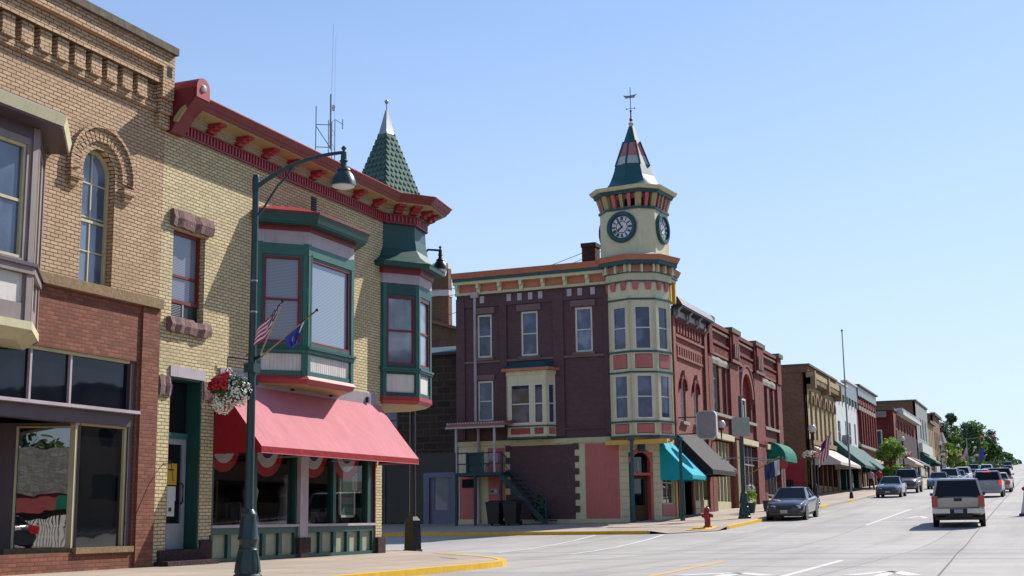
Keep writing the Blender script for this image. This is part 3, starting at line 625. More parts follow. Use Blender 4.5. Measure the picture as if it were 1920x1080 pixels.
g = MB(); fbox(g, A, 22.27, 23.36, 5.2, 5.56, -.26, -.16, 'black_paint'); fbox(g, A, 22.8, 22.85, 5.22, 5.55, -.16, -.13, 'light_metal')
for i in range(9): fbox(g, A, 22.3, 22.78, 5.23+i*.035, 5.245+i*.035, -.16, -.145, 'light_metal')
g.build('air_conditioner', B2)
# doorway
w = MB(); fbox(w, A, 22.26, 23.46, 3.97, 4.19, -.02, .04, 'lilac_white'); w.build('door_lintel', B2)
w = MB()
for (a, b) in ((22.30, 22.34), (23.38, 23.42)): fbox(w, A, a, b, .42, 3.97, -.38, -.02, 'deep_green')
fbox(w, A, 22.3, 23.42, 3.93, 3.97, -.38, -.02, 'deep_green'); fbox(w, A, 22.34, 23.38, 2.72, 2.84, -.42, -.30, 'mid_green'); fbox(w, A, 22.36, 23.36, 2.84, 3.93, -.40, -.38, 'dark_glass')
fbox(w, A, 22.05, 23.5, .1, .42, -.45, .06, 'brown_stone'); fbox(w, A, 21.95, 23.7, .1, .2, 0, .35, 'brown_stone')
w.build('doorway', B2)
D = MB(); DF = (22.34, 23.36)
fbox(D, A, DF[0], DF[0]+.11, .42, 2.72, -.40, -.33, 'light_metal'); fbox(D, A, DF[1]-.13, DF[1], .42, 2.72, -.40, -.33, 'light_metal')
fbox(D, A, *DF, .42, .95, -.40, -.331, 'light_metal'); fbox(D, A, *DF, 2.6, 2.72, -.40, -.331, 'light_metal')
d_o = D.build('door', B2)
g = MB(); fbox(g, A, DF[0]+.1, DF[1]-.12, .94, 2.61, -.38, -.37, 'dark_glass'); g.build('pane', d_o)
g = MB(); g.tube([A.p(23.22, -.33, 1.35), A.p(23.22, -.28, 1.4), A.p(23.22, -.28, 1.75), A.p(23.22, -.33, 1.8)], .018, 'black_paint'); g.build('handle', d_o)
g = MB()
fbox(g, A, 22.75, 23.1, 1.75, 2.2, -.365, -.36, 'poster_yellow'); fbox(g, A, 22.5, 23.08, 1.42, 1.72, -.365, -.36, 'paper_white'); fbox(g, A, 22.55, 22.75, 2.2, 2.5, -.365, -.36, 'paper_white'); fbox(g, A, 22.72, 23.05, 1.1, 1.42, -.365, -.359, 'paper_white')
fbox(g, A, 22.6, 22.66, 1.5, 1.62, -.36, -.357, 'flag_blue'); fbox(g, A, 22.8, 23.0, 2.05, 2.08, -.36, -.357, 'black_paint'); fbox(g, A, 22.85, 22.95, 1.2, 1.28, -.359, -.356, 'black_paint')
g.build('door_notice', d_o)
# vent
w = MB(); fbox(w, A, 27.78, 28.02, 8.62, 9.05, 0, .012, 'dark_room')
for i in range(7): fbox(w, A, 27.78, 28.02, 8.64+i*.06, 8.665+i*.06, .012, .03, 'dark_metal')
fbox(w, A, 27.76, 28.04, 8.59, 8.62, 0, .04, 'pale_cream'); w.build('vent', B2)
# bay window
bp = [(-16.85, 25.42), (-16.0, 26.28), (-16.0, 28.45), (-16.85, 29.3)]
FS = facets(bp, (-17.6, 27.3)); w = MB()
for k, F in enumerate(FS):
    L = F.L; wall(w, F, 0, L, 4.30, 7.45, [(.16, L-.16, 5.08, 7.12), (.12, L-.12, 4.42, 4.82)], 'mid_green', .06)
    fbox(w, F, .11, L-.11, 4.41, 4.83, -.08, -.04, 'white_paint')
    for i in range(int((L-.3)/.09)): fbox(w, F, .16+i*.09, .165+i*.09, 4.43, 4.81, -.04, -.036, 'lilac_white')
    fbox(w, F, 0, .12, 4.30, 7.45, 0, .025, 'mid_green'); fbox(w, F, L-.12, L, 4.30, 7.45, 0, .025, 'mid_green'); fbox(w, F, .10, .15, 4.84, 7.2, 0, .03, 'deep_green')
band(w, bp, .04, 4.84, 4.93, 'mid_green'); band(w, bp, .09, 4.93, 4.99, 'deep_green'); band(w, bp, .03, 7.16, 7.42, 'mid_green')
w.build('bay_window', B2)
w = MB(); band(w, bp, .02, 7.42, 7.74, 'lilac_white'); band(w, bp, .06, 7.74, 7.90, 'oxblood'); w.build('bay_frieze', B2)
w = MB(); band(w, bp, .0, 4.12, 4.22, 'bright_red_paint', o0=-.85, back=0, o1=.06); band(w, bp, .10, 4.22, 4.31, 'bright_red_paint', o1=.02); band(w, bp, -.06, 4.10, 4.12, 'beige_soffit', o0=-.85, back=0); w.build('bay_base', B2)
w = MB(); band(w, bp, .30, 7.86, 7.90, 'deep_green'); band(w, bp, .32, 7.90, 8.10, 'deep_green', o1=.38, back=.16); band(w, bp, .40, 8.10, 8.15, 'oxblood', back=.16); band(w, bp, .38, 8.15, 8.42, 'bright_red_paint', o1=-.4, o0=-.7, back=0.1); w.build('bay_roof', B2)
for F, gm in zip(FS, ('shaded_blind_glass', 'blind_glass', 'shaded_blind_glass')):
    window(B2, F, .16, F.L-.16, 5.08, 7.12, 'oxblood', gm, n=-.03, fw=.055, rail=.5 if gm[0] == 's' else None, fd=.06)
# cornice along the front, then round the turret
TC = (-17.52, 32.76)
def cor_line(o):   # path of the cornice, o metres out from the wall
    P = [(-16.85+o, 21.9)]
    rr = 1.30+o/math.cos(R(22.5)); T = octo(TC, rr, 0, 149.5)
    # straight part runs until it meets the turret's first face
    x_ = -16.85+o; a = T[0]; b = T[7]; P.append((x_, a[1]+(b[1]-a[1])*(x_-a[0])/(b[0]-a[0]))); q = [T[7], T[6], T[5]]
    # octo runs clockwise; walk it from the street side to the north side
    return P+[(p[0], p[1]) for p in q]
def cband(mb, o0, o1, z0, z1, mat, o0t=None, o1t=None):
    I, O = cor_line(o0), cor_line(o1); It = cor_line(o0 if o0t is None else o0t); Ot = cor_line(o1 if o1t is None else o1t)
    for i in range(len(I)-1):
        mb.hexa([(*I[i], z0), (*I[i+1], z0), (*O[i+1], z0), (*O[i], z0), (*It[i], z1), (*It[i+1], z1), (*Ot[i+1], z1), (*Ot[i], z1)], mat)
w = MB()
cband(w, -.3, .06, 9.17, 9.219, 'oxblood'); cband(w, -.3, .03, 9.219, 9.402, 'oxblood'); cband(w, -.3, .09, 9.402, 9.438, 'oxblood')
P = cor_line(.03)
for a, b in zip(P, P[1:]):
    F = Frame.between(a, b, (1, -.2)); k = int(F.L/.12)
    for i in range(k): fbox(w, F, .03+i*F.L/k, .03+i*F.L/k+.055, 9.219, 9.402, 0, .04, 'bright_red_paint')
cband(w, -.3, .02, 9.438, 9.658, 'beige_soffit', o1t=.10); cband(w, .0, .10, 9.536, 9.56, 'lilac_white')
cband(w, -.3, .52, 9.658, 9.682, 'beige_soffit'); cband(w, -.3, .55, 9.682, 9.756, 'oxblood', o1t=.60); cband(w, -.3, .62, 9.756, 9.878, 'oxblood', o1t=.70); cband(w, -.3, .72, 9.878, 9.902, 'bright_red_paint')
w.build('cornice', B2)
for i in range(8):
    F = A; u = 23.35+i*1.09; g = MB()
    for (z0, z1, n) in ((9.463, 9.536, .16), (9.536, 9.597, .28), (9.597, 9.664, .42)): fbox(g, F, u-.12, u+.12, z0, z1, 0, n, 'bright_red_paint')
    g.build('bracket', B2)
P = cor_line(.03)
for a, b in list(zip(P, P[1:]))[1:]:
    F = Frame.between(a, b, (1, .2))
    for t in (.5, 1.0) if F.L > .8 else (.5,):
        g = MB(); u = F.L*t-.1
        for (z0, z1, n) in ((9.463, 9.536, .16), (9.536, 9.597, .28), (9.597, 9.664, .42)): fbox(g, F, u-.12, u+.12, z0, z1, 0, n, 'bright_red_paint')
        g.build('bracket', B2)
# end console of the cornice
g = MB(); fp = [(0, 9.12), (.14, 9.12), (.22, 9.265), (.40, 9.496), (.66, 9.694), (.72, 9.793), (.72, 10.031), (.0, 10.031)]
g.loft([[A.p(21.88, n, z) for n, z in fp], [A.p(22.34, n, z) for n, z in fp]], 'oxblood')
cap = arcpts(22.11, 10.031,   .23, k=10); g.loft([[A.p(u, .0, z) for u, z in cap], [A.p(u, .76, z) for u, z in cap]], 'bright_red_paint'); fbox(g, A, 21.88, 22.34, 9.806, 10.031, .7, .76, 'bright_red_paint')
c_ = g.build('end_console', B2)
g = MB(); g.lathe(A.p(22.11, .76, 10.031), [(.09, 0), (.07, .04), (.02, .05)], 'silver_metal', 8, ax='x'); g.build('rosette', c_)
g = MB(); e = [(.20, 9.318), (.30, 9.305), (.52, 9.569), (.50, 9.648), (.38, 9.595), (.22, 9.41)]
g.loft([[A.p(21.85, n, z) for n, z in e], [A.p(21.88, n, z) for n, z in e]], 'beige_soffit'); g.build('console_panel', c_)
w = MB(); w.box(-34, -17.0, 21.9, 31, 9.76, 9.793, 'roof_tar'); w.box(-34, -18.4, 31, 33.3, 9.76, 9.793, 'roof_tar'); w.build('roof', B2)
# turret body
TR = 1.437
def tring(r, z): return octo(TC, r, z, 149.5)
w = MB(); T0 = tring(TR, 0); faces_ = []
for i in range(8):
    a, b = T0[i], T0[(i+1) % 8]; mid = Vector(((a[0]+b[0])/2-TC[0], (a[1]+b[1])/2-TC[1])); faces_.append(Frame.between((a[0], a[1]), (b[0], b[1]), mid))
for F in faces_:
    L = F.L; wall(w, F, 0, L, 4.30, 7.45, [(.13, L-.13, 5.18, 7.08), (.12, L-.12, 4.42, 4.92)], 'deep_green', .06)
    fbox(w, F, .11, L-.11, 4.41, 4.93, -.08, -.04, 'white_paint'); fbox(w, F, 0, .10, 4.30, 7.45, 0, .02, 'mid_green'); fbox(w, F, L-.10, L, 4.30, 7.45, 0, .02, 'mid_green')
def tb(mb, r0, r1, z0, z1, mat, caps=True): mb.loft([tring(r0, z0), tring(r1, z1)], mat, caps)
tb(w, TR+.05, TR+.05, 4.98, 5.04, 'mid_green'); tb(w, TR+.09, TR+.09, 5.04, 5.09, 'mid_green'); tb(w, TR+.02, TR+.02, 7.14, 7.45, 'deep_green')
w.build('turret_bay', B2)
w = MB(); tb(w, TR+.03, TR+.03, 7.45, 7.72, 'lilac_white'); tb(w, TR+.08, TR+.10, 7.72, 7.90, 'oxblood'); w.build('turret_frieze', B2)
w = MB(); tb(w, TR+.03, TR+.03, 4.20, 4.31, 'bright_red_paint'); tb(w, TR-.06, TR+.05, 4.10, 4.20, 'bright_red_paint'); tb(w, TR-.16, TR-.08, 4.06, 4.10, 'beige_soffit'); w.build('turret_base', B2)
w = MB(); tb(w, TR+.40, TR+.42, 7.88, 8.00, 'deep_green')
R_ = [(TR+.44, 8.0), (TR+.26, 8.07), (TR+.06, 8.22), (TR-.08, 8.45), (TR-.14, 8.80), (TR-.16, 9.19)]
w.loft([tring(r, z) for r, z in R_], 'deep_green', smooth=False); w.build('turret_skirt_roof', B2)
for i, F in enumerate(faces_):
    if i in (5, 6, 7): window(B2, F, .13, F.L-.13, 5.18, 7.08, 'oxblood', 'pale_glass', n=-.03, fw=.05, rail=.5, fd=.05)
# spire: square pyramid, scalloped shingles modelled on its faces
SC = (-17.40, 32.85); SR = 1.28; SB = 9.5; ST = 12.15
w = MB(); base = octo(SC, SR, SB, 153, 4); w.loft([base, octo(SC, .20, ST, 153, 4)], 'spire_shingle')
rows = 15
for k in range(4):
    a0 = Vector(base[k]); b0 = Vector(base[(k+1) % 4]); tp = octo(SC, .20, ST, 153, 4); a1 = Vector(tp[k]); b1 = Vector(tp[(k+1) % 4])
    nrm = (b0-a0).cross(a1-a0).normalized(); c = (a0+b0)/2-Vector((SC[0], SC[1], SB))
    if nrm.dot(c) < 0: nrm = -nrm
    up = ((a1+b1)/2-(a0+b0)/2).normalized()
    for r in range(rows):
        t = r/rows; L0 = a0.lerp(a1, t); R0 = b0.lerp(b1, t); wd = (R0-L0).length; cnt = max(1, round(wd/.17)); dx = (R0-L0)/cnt; sh = .17
        for c_i in range(cnt):
            ctr = L0+dx*(c_i+.5+(0.0 if r % 2 else 0.0)); hw = dx.length*.5; dd = dx.normalized()
            pts = [ctr-dd*hw*.98+up*sh*1.05, ctr-dd*hw*.98+up*.04, ctr-dd*hw*.55-up*.04+nrm*.03, ctr-up*.07+nrm*.035, ctr+dd*hw*.55-up*.04+nrm*.03, ctr+dd*hw*.98+up*.04, ctr+dd*hw*.98+up*sh*1.05]
            pts = [p+nrm*(.03 if j in (1, 5) else (.012 if j in (0, 6) else .01)) for j, p in enumerate(pts)]
            w.poly(pts, 'spire_shingle')
w.build('spire', B2)
w = MB(); w.loft([octo(SC, .25, ST-.04, 153, 4), octo(SC, .22, ST+.03, 153, 4), octo(SC, .04, ST+.72, 153, 4)], 'silver_metal'); w.tube([(SC[0], SC[1], ST+.7), (SC[0], SC[1], ST+.95)], .018, 'silver_metal'); w.ball((SC[0], SC[1], ST+.98), .065, 'silver_metal'); w.build('finial', B2)
# shop front
w = MB()
fbox(w, A, 24.0, 31.24, 3.93, 4.32, -.05, .05, 'sign_face'); fbox(w, A, 23.9, 30.9, 4.30, 4.36, 0, .03, 'pale_cream')
for u in (25.3, 26.9, 28.7, 30.6): fbox(w, A, u, u+.08, 4.05, 4.2, .05, .12, 'dark_metal')
w.build('fascia', B2)
w = MB()
fbox(w, A, 23.86, 31.22, .84, .90, -.30, .05, 'lilac_white'); fbox(w, A, 23.86, 31.22, .70, .84, -.28, 0, 'deep_green'); fbox(w, A, 23.86, 31.22, .1, .19, -.28, .01, 'deep_green')
for a, b in ((23.88, 27.30), (27.78, 31.16)):
    n = 5; pw = (b-a)/n
    for i in range(n+1): fbox(w, A, a+i*pw-.07, a+i*pw+.07, .19, .70, -.26, 0, 'deep_green')
    fbox(w, A, a, b, .17, .72, -.12, -.08, 'sage')
for u, ww in ((23.86, .12), (25.5, .16), (27.30, .14), (29.1, .14), (30.9, .30)): fbox(w, A, u, u+ww, .9, 3.95, -.26, -.04, 'deep_green')
fbox(w, A, 23.9, 31.2, 2.95, 3.95, -.12, -.1, 'dim_room'); fbox(w, A, 31.2, 31.24, .5, 3.9, -.2, .02, 'oxblood')
w.build('shop_frame', B2)
w = MB(); fbox(w, A, 27.38, 27.74, .55, 3.95, -.2, .06, 'lilac_white'); fbox(w, A, 27.30, 27.82, .22, .58, -.2, .10, 'brown_stone'); fbox(w, A, 27.4, 27.72, .1, .22, -.2, .08, 'pink_stone'); w.build('shop_column', B2)
g = MB(); g.poly([A.p(23.95, -.13, .9), A.p(27.3, -.13, .9), A.p(27.3, -.13, 2.96), A.p(23.95, -.13, 2.96)], 'shop_glass'); g.build('shop_pane', B2)
g = MB(); g.poly([A.p(27.8, -.13, .9), A.p(31.1, -.13, .9), A.p(31.1, -.13, 2.96), A.p(27.8, -.13, 2.96)], 'shop_glass'); g.build('shop_pane', B2)
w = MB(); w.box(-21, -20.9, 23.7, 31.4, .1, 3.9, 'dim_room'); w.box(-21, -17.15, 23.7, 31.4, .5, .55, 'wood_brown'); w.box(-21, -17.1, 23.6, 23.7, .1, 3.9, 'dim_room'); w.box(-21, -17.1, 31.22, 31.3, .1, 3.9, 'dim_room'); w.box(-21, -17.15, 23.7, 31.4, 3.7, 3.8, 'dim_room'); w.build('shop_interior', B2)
# goods in the window
for k, (u, c, hw) in enumerate(((24.6, 2.72, .55), (26.35, 2.72, .6), (28.45, 2.72, .58), (30.1, 2.72, .6))):
    g = MB()
    for (r0, r1, mt) in ((.02, .24, 'flag_blue'), (.24, .42, 'flag_white'), (.42, .60, 'flag_red')):
        archring(g, A, u, c, r0*hw/.6*1.2, r1*hw/.6*1.2, -.24-r0*.05, -.22-r0*.05, mt, 180, 360, 14)
    g.build('bunting', None, org=A.p(u, -.23, c), cat='bunting', group='bunting fans in the shop window',
            label=('red white and blue bunting fan in the shop window, %s' % ('leftmost, left of the lamp post', 'second from the left', 'just right of the column', 'rightmost')[k]))
def framed(u, z, wd, ht, n, mt, name, label, cat):
    t = thing(name, label, cat, A.p(u, n, z)); g = MB()
    for (a, b, c, d) in ((u-wd/2, u-wd/2+.06, z, z+ht), (u+wd/2-.06, u+wd/2, z, z+ht), (u-wd/2, u+wd/2, z, z+.06), (u-wd/2, u+wd/2, z+ht-.06, z+ht)): fbox(g, A, a, b, c, d, n-.03, n+.02, 'paper_white')
    g.build('frame', t); g = MB(); fbox(g, A, u-wd/2+.05, u+wd/2-.05, z+.05, z+ht-.05, n-.02, n, mt)
    fbox(g, A, u-wd/2+.05, u+wd/2-.05, z+ht*.3, z+ht*.45, n, n+.004, 'far_grey'); g.build('picture', t)
framed(30.35, 1.05, .8, 1.15, -.35, 'poster_green', 'framed_picture', 'green landscape picture in a white frame in the shop window', 'picture')
w = MB(); w.box(-17.2, -17.18, 30.62, 30.85, 1.75, 2.2, 'paper_white'); w.build('window_notice', None, org=(-17.2, 30.7, 1.75), label='small white notice taped in the right corner of the shop window', cat='notice')
for k, (y, x, h) in enumerate(((26.6, -17.7, 2.35), (28.25, -17.75, 2.2))):
    t = thing('mannequin', ('white dressed mannequin left of the column in the shop window', 'white dressed mannequin right of the column in the shop window')[k], 'mannequin', (x, y, .55), group='mannequins in the shop window')
    g = MB(); g.lathe((x, y, .55), [(.3, 0), (.26, .3), (.15, .75), (.17, .95), (.2, 1.15), (.13, 1.3)], 'paper_white', 12); g.build('dress', t)
    g = MB(); g.tube([(x, y, 1.8), (x, y, 1.92)], .05, 'paper_white'); g.ball((x, y, 2.02), .1, 'paper_white', sc=(1, .85, 1.2)); g.build('head', t)
w = MB(); w.lathe((-17.6, 29.1, .55), [(.22, 0), (.26, .3), (.24, .34)], 'wood_brown', 12); w.ball((-17.6, 29.1, .98), .3, 'mulch_green', 8); w.build('basket', None, org=(-17.6, 29.1, .55), label='round wicker basket with greenery standing in the shop window', cat='basket')
for k, (y, x) in enumerate(((24.9, -17.8), (26.0, -17.6))):
    t = thing('display_stand', ('wooden display stand at the left of the shop window', 'low display stand with dark frame beside the mannequin')[k], 'display stand', (x, y, .55))
    g = MB(); g.box(x-.2, x+.2, y-.25, y+.25, .55, .6, 'wood_brown'); g.box(x-.2, x+.2, y-.25, y+.25, 1.0, 1.04, 'wood_brown'); g.build('shelf', t)
    g = MB()
    for dx in (-.18, .18):
        for dy in (-.23, .23): g.box(x+dx-.02, x+dx+.02, y+dy-.02, y+dy+.02, .55, (1.9, 1.4)[k], 'wood_brown')
    g.build('upright', t)
    g = MB(); g.box(x-.12, x+.1, y-.15, y+.15, 1.04, 1.3, 'poster_blue'); g.box(x-.1, x+.1, y-.1, y+.2, .6, .8, 'paper_white'); g.build('goods', t)
# awning
t = thing('shop_awning', 'large pink red canvas awning over the shop front under the green bay', 'awning', (-16.85, 27.6, 2.42))
ya, yb, xw, xf, zw, zf, zb = 23.87, 31.38, -16.83, -15.62, 4.06, 2.56, 2.42
g = MB(); n = 24; m2 = 8; vs = []; fs = []
for i in range(n+1):
    for j in range(m2+1):
        tt = j/m2; sag = .018*math.sin(math.pi*tt)*(1+.5*math.sin(i*2.1)); y = ya+(yb-ya)*i/n
        vs.append((xw+(xf-xw)*tt, y, zw-.02*(1-i/n)*(1-tt)+(zf-zw)*tt-sag-.012*math.sin(i*1.7)*tt*(1-tt)*2))
for i in range(n):
    for j in range(m2): a = i*(m2+1)+j; fs.append((a, a+1, a+m2+2, a+m2+1))
g.raw(vs, fs, 'awning_pink', True); g.build('canopy', t)
g = MB(); g.poly([(xf+.003, ya, zf), (xf+.003, yb, zf), (xf+.003, yb, zb), (xf+.003, ya, zb)], 'awning_red'); g.box(xf-.01, xf+.008, ya, yb, zb-.008, zb+.006, 'awning_pink'); g.build('valance', t)
for y in (ya, yb):
    g = MB(); g.poly([(xw, y, zw), (xf, y, zf), (xf, y, zb), (xw, y, zb)], 'awning_red'); g.build('side_panel', t)
g = MB()
for y in (ya+.03, 26.4, 28.9, yb-.03): g.tube([(xw, y, zw-.06), (xf-.02, y, zf-.05)], .015, 'light_metal', 6); g.tube([(xw, y, zb+.03), (xf-.02, y, zb+.03)], .015, 'light_metal', 6)
g.build('awning_frame', t)
# little wall bracket by the door
g = MB(); g.tube([A.p(22.15, 0, 2.15), A.p(22.1, .25, 2.15), A.p(22.0, .38, 1.8)], .012, 'black_paint', 6); g.build('wall_bracket', B2)
# ------------------------------------------------------------------ purple clock tower building
TY = 57.3; gz = prof(TY)+.13
S = Frame(0, TY, (1, 0), (0, -1))       # south wall, u = x
E_ = Frame(-16.85, 0, (0, 1), (1, 0))
TB = thing('clock_tower_building', 'purple brick corner building with cream trim and a clock tower over its round corner bay', 'building', (-17.5, 58, gz))
w = MB()
hs = [(-25.36, -24.60, 8.62, 10.72), (-23.08, -22.22, 8.58, 10.72), (-20.34, -19.48, 8.60, 10.72), (-25.36, -24.56, 5.56, 7.5)]
wall(w, S, -26.45, -18.3, 4.62, 12.0, hs, 'purple_wall', .16)
wall(w, S, -26.45, -18.3, gz-.2, 4.62, [], 'cream_paint')
CHT = Frame.between((-18.3, TY), (-16.85, TY+1.45), (1, -1))
wall(w, CHT, 0, CHT.L, gz-.2, 4.6, [(.42, 1.68, gz+.02, 3.9)], 'cream_paint', .5); wall(w, CHT, 0, CHT.L, 4.6, 12.0, [], 'purple_wall')
wall(w, E_, TY+1.45, 61.45, gz-.2, 4.6, [(59.1, 61.0, 1.55, 3.2)], 'cream_paint', .2); wall(w, E_, TY+1.45, 61.45, 4.6, 12.0, [], 'purple_wall')
w.box(-26.4, -17.1, TY+.2, 61.4, 4.6, 12.2, 'purple_wall'); w.box(-26.44, -26.4, TY, 61.4, 0, 12.2, 'purple_wall')
for a, b in ((-26.45, -26.0), (-24.17, -23.8), (-21.42, -20.9), (-18.9, -18.5)): fbox(w, S, a, b, 4.7, 11.55, 0, .10, 'purple_wall')
for a, b in ((-26.0, -24.17), (-23.8, -21.42), (-20.9, -18.9)):
    fbox(w, S, a, b, 11.1, 11.56, 0, .07, 'purple_wall'); fbox(w, S, a, b, 8.36, 8.46, 0, .09, 'mauve_lintel'); fbox(w, S, a, b, 5.0, 5.1, 0, .08, 'purple_wall')
w.build('wall', TB)
for (a, b, c, d) in hs[:3]:
    g = MB(); fbox(g, S, a-.18, b+.18, 10.75, 11.05, 0, .10, 'mauve_lintel'); g.build('lintel', TB); g = MB(); fbox(g, S, a-.12, b+.12, c-.14, c-.01, 0, .12, 'mauve_lintel'); g.build('sill', TB)
g = MB(); fbox(g, S, -25.5, -24.45, 7.54, 7.78, 0, .08, 'mauve_lintel'); g.build('lintel', TB)
for h in hs: window(TB, S, *h, 'white_paint', 'tower_glass', n=-.06, fw=.09, rail=.5, fd=.05)
for i, u in enumerate((-25.06, -23.66, -23.1, -22.55, -22.03, -20.57, -20.04, -19.4)):
    g = MB(); fbox(g, S, u-.11, u+.11, 11.28, 11.62, 0, .09, 'lilac_white'); g.build('frieze_block', TB)
g = MB(); g.box(-25.62, -25.24, TY-.22, TY, 11.55, 11.83, 'lilac_white'); g.tube([(-25.43, TY-.12, 11.6), (-25.43, TY-.12, 5.5), (-25.3, TY-.12, 5.2), (-25.3, TY-.12, gz)], .075, 'lilac_white'); g.build('downspout', TB)
# painted ground floor
w = MB()
fbox(w, S, -26.45, -18.3, gz-.2, .92, 0, .07, 'pale_cream')
fbox(w, S, -23.72, -20.5, .92, 4.34, 0, .03, 'purple_wall'); fbox(w, S, -19.98, -18.36, .92, 4.34, 0, .03, 'salmon_panel')
for i in range(12):
    z = .95+i*.285
    if i % 2: fbox(w, S, -20.56, -20.28, z, z+.285, .03, .05, 'purple_wall'); fbox(w, S, -23.95, -23.70, z, z+.285, .03, .05, 'purple_wall')
fbox(w, S, -24.85, -24.0, .98, 4.3, 0, .02, 'salmon_panel'); fbox(w, S, -26.35, -25.45, .98, 3.0, 0, .02, 'salmon_panel'); fbox(w, S, -26.2, -25.6, 2.45, 2.85, .02, .05, 'dark_room')
fbox(w, S, -26.45, -18.3, 4.40, 4.62, 0, .08, 'pale_cream')
for i in range(13): fbox(w, CHT, 0, .40, .7+i*.3, .71+i*.3, 0, .012, 'mauve_lintel'); fbox(w, CHT, 1.70, CHT.L, .7+i*.3, .71+i*.3, 0, .012, 'mauve_lintel')
w.build('painted_panel', TB)
# corner door
w = MB()
fbox(w, CHT, .42, .56, gz, 3.9, -.46, .0, 'dark_metal'); fbox(w, CHT, 1.54, 1.68, gz, 3.9, -.46, 0, 'salmon_panel'); fbox(w, CHT, .42, 1.68, 2.85, 2.97, -.3, 0, 'salmon_panel'); fbox(w, CHT, .56, 1.54, 2.97, 3.7, -.34, -.3, 'dark_glass'); fbox(w, CHT, 1.02, 1.06, 2.97, 3.5, -.3, -.26, 'white_paint')
archring(w, CHT, 1.05, 3.45, .45, .63, -.05, .04, 'salmon_panel', 0, 180, 10); fbox(w, CHT, .9, 1.2, 3.95, 4.35, 0, .2, 'teal_paint')
w.build('door_surround', TB)
d_o = MB(); fbox(d_o, CHT, .56, 1.54, gz+.02, 2.85, -.42, -.36, 'wood_brown'); d_o = d_o.build('door', TB); g = MB(); fbox(g, CHT, .70, 1.4, 1.5, 2.7, -.36, -.35, 'dark_glass'); g.build('pane', d_o)
# shop window facing the street
w = MB(); fbox(w, E_, 58.9, 61.1, 1.0, 1.55, 0, .04, 'salmon_panel'); fbox(w, E_, 61.1, 61.4, gz, 4.3, 0, .08, 'yellow_paint'); fbox(w, E_, 58.8, 61.4, gz-.1, .98, 0, .07, 'pale_cream'); w.build('shop_base', TB)
window(TB, E_, 59.1, 61.0, 1.55, 3.2, 'white_paint', 'dark_glass', n=-.08, fw=.06, rail=.6, cols=2)
# small bay over the yard
bq = [(-21.3, TY), (-21.62, TY-.62), (-23.55, TY-.62), (-23.88, TY)]
FS = facets(bq, (-22.6, TY+.3)); w = MB()
bqo = bq[::-1]
spec = {0: [], 1: [(.14, .62), (.80, 1.80)], 2: []}
for k, F in enumerate(FS):
    L = F.L; H = [(a, b, 5.32, 7.18) for a, b in spec[k]] or [(.14, L-.14, 5.32, 7.18)]
    wall(w, F, 0, L, 4.70, 7.62, H, 'cream_paint', .06)
    for a, b, *_ in H: fbox(w, F, a+.02, b-.02, 4.84, 5.12, 0, .02, 'dark_metal'); fbox(w, F, a+.04, b-.04, 4.86, 5.10, .02, .03, 'bright_red_paint' if k == 1 else 'salmon_panel')
    for a, b, *_ in H: window(TB, F, a, b, 5.32, 7.18, 'white_paint', 'tower_glass', n=-.03, fw=.06, rail=.5, fd=.04)
P4 = [Vector(p) for p in bq]
def ring4(o, z): return [(p[0]+(o if i < 2 else -o), p[1]-(o if i in (1, 2) else 0), z) for i, p in enumerate(bq)]
for o, z0, z1, mt in ((.05, 5.18, 5.24, 'teal_paint'), (.05, 4.64, 4.72, 'teal_paint'), (.04, 7.62, 7.80, 'cream_paint'), (.22, 7.80, 7.92, 'orange_paint')):
    w.loft([ring4(o, z0), ring4(o, z1)], mt)
w.loft([ring4(.2, 7.92), ring4(-.25, 8.25)], 'teal_paint')
w.build('bay_window', TB)
# cornice
w = MB()
def run(z0, z1, o0, o1, mt, o1t=None):
    a = o1t if o1t is not None else o1
    w.hexa([S.p(-26.5, o0, z0), S.p(-18.2, o0, z0), S.p(-18.2, o1, z0), S.p(-26.5, o1, z0), S.p(-26.5, o0, z1), S.p(-18.2, o0, z1), S.p(-18.2, a, z1), S.p(-26.5, a, z1)], mt)
    w.hexa([E_.p(58.0, o0, z0), E_.p(61.5, o0, z0), E_.p(61.5, o1, z0), E_.p(58.0, o1, z0), E_.p(58, o0, z1), E_.p(61.5, o0, z1), E_.p(61.5, a, z1), E_.p(58, a, z1)], mt)
run(11.72, 11.84, -.1, .12, 'pale_cream'); run(11.84, 12.22, -.1, .05, 'orange_paint'); run(12.22, 12.36, -.1, .34, 'cream_paint'); run(12.36, 12.50, -.1, .42, 'teal_paint'); run(12.50, 12.76, -.1, .46, 'orange_paint', .60)
u = -26.35
while u < -18.4: fbox(w, S, u-.09, u+.09, 11.78, 12.24, 0, .16, 'cream_paint'); fbox(w, S, u-.07, u+.07, 12.0, 12.24, .16, .30, 'cream_paint'); u += 1.12
for u in (59.4, 60.5, 61.3): fbox(w, E_, u-.09, u+.09, 11.2, 12.24, 0, .34, 'yellow_paint')
w.build('cornice', TB)
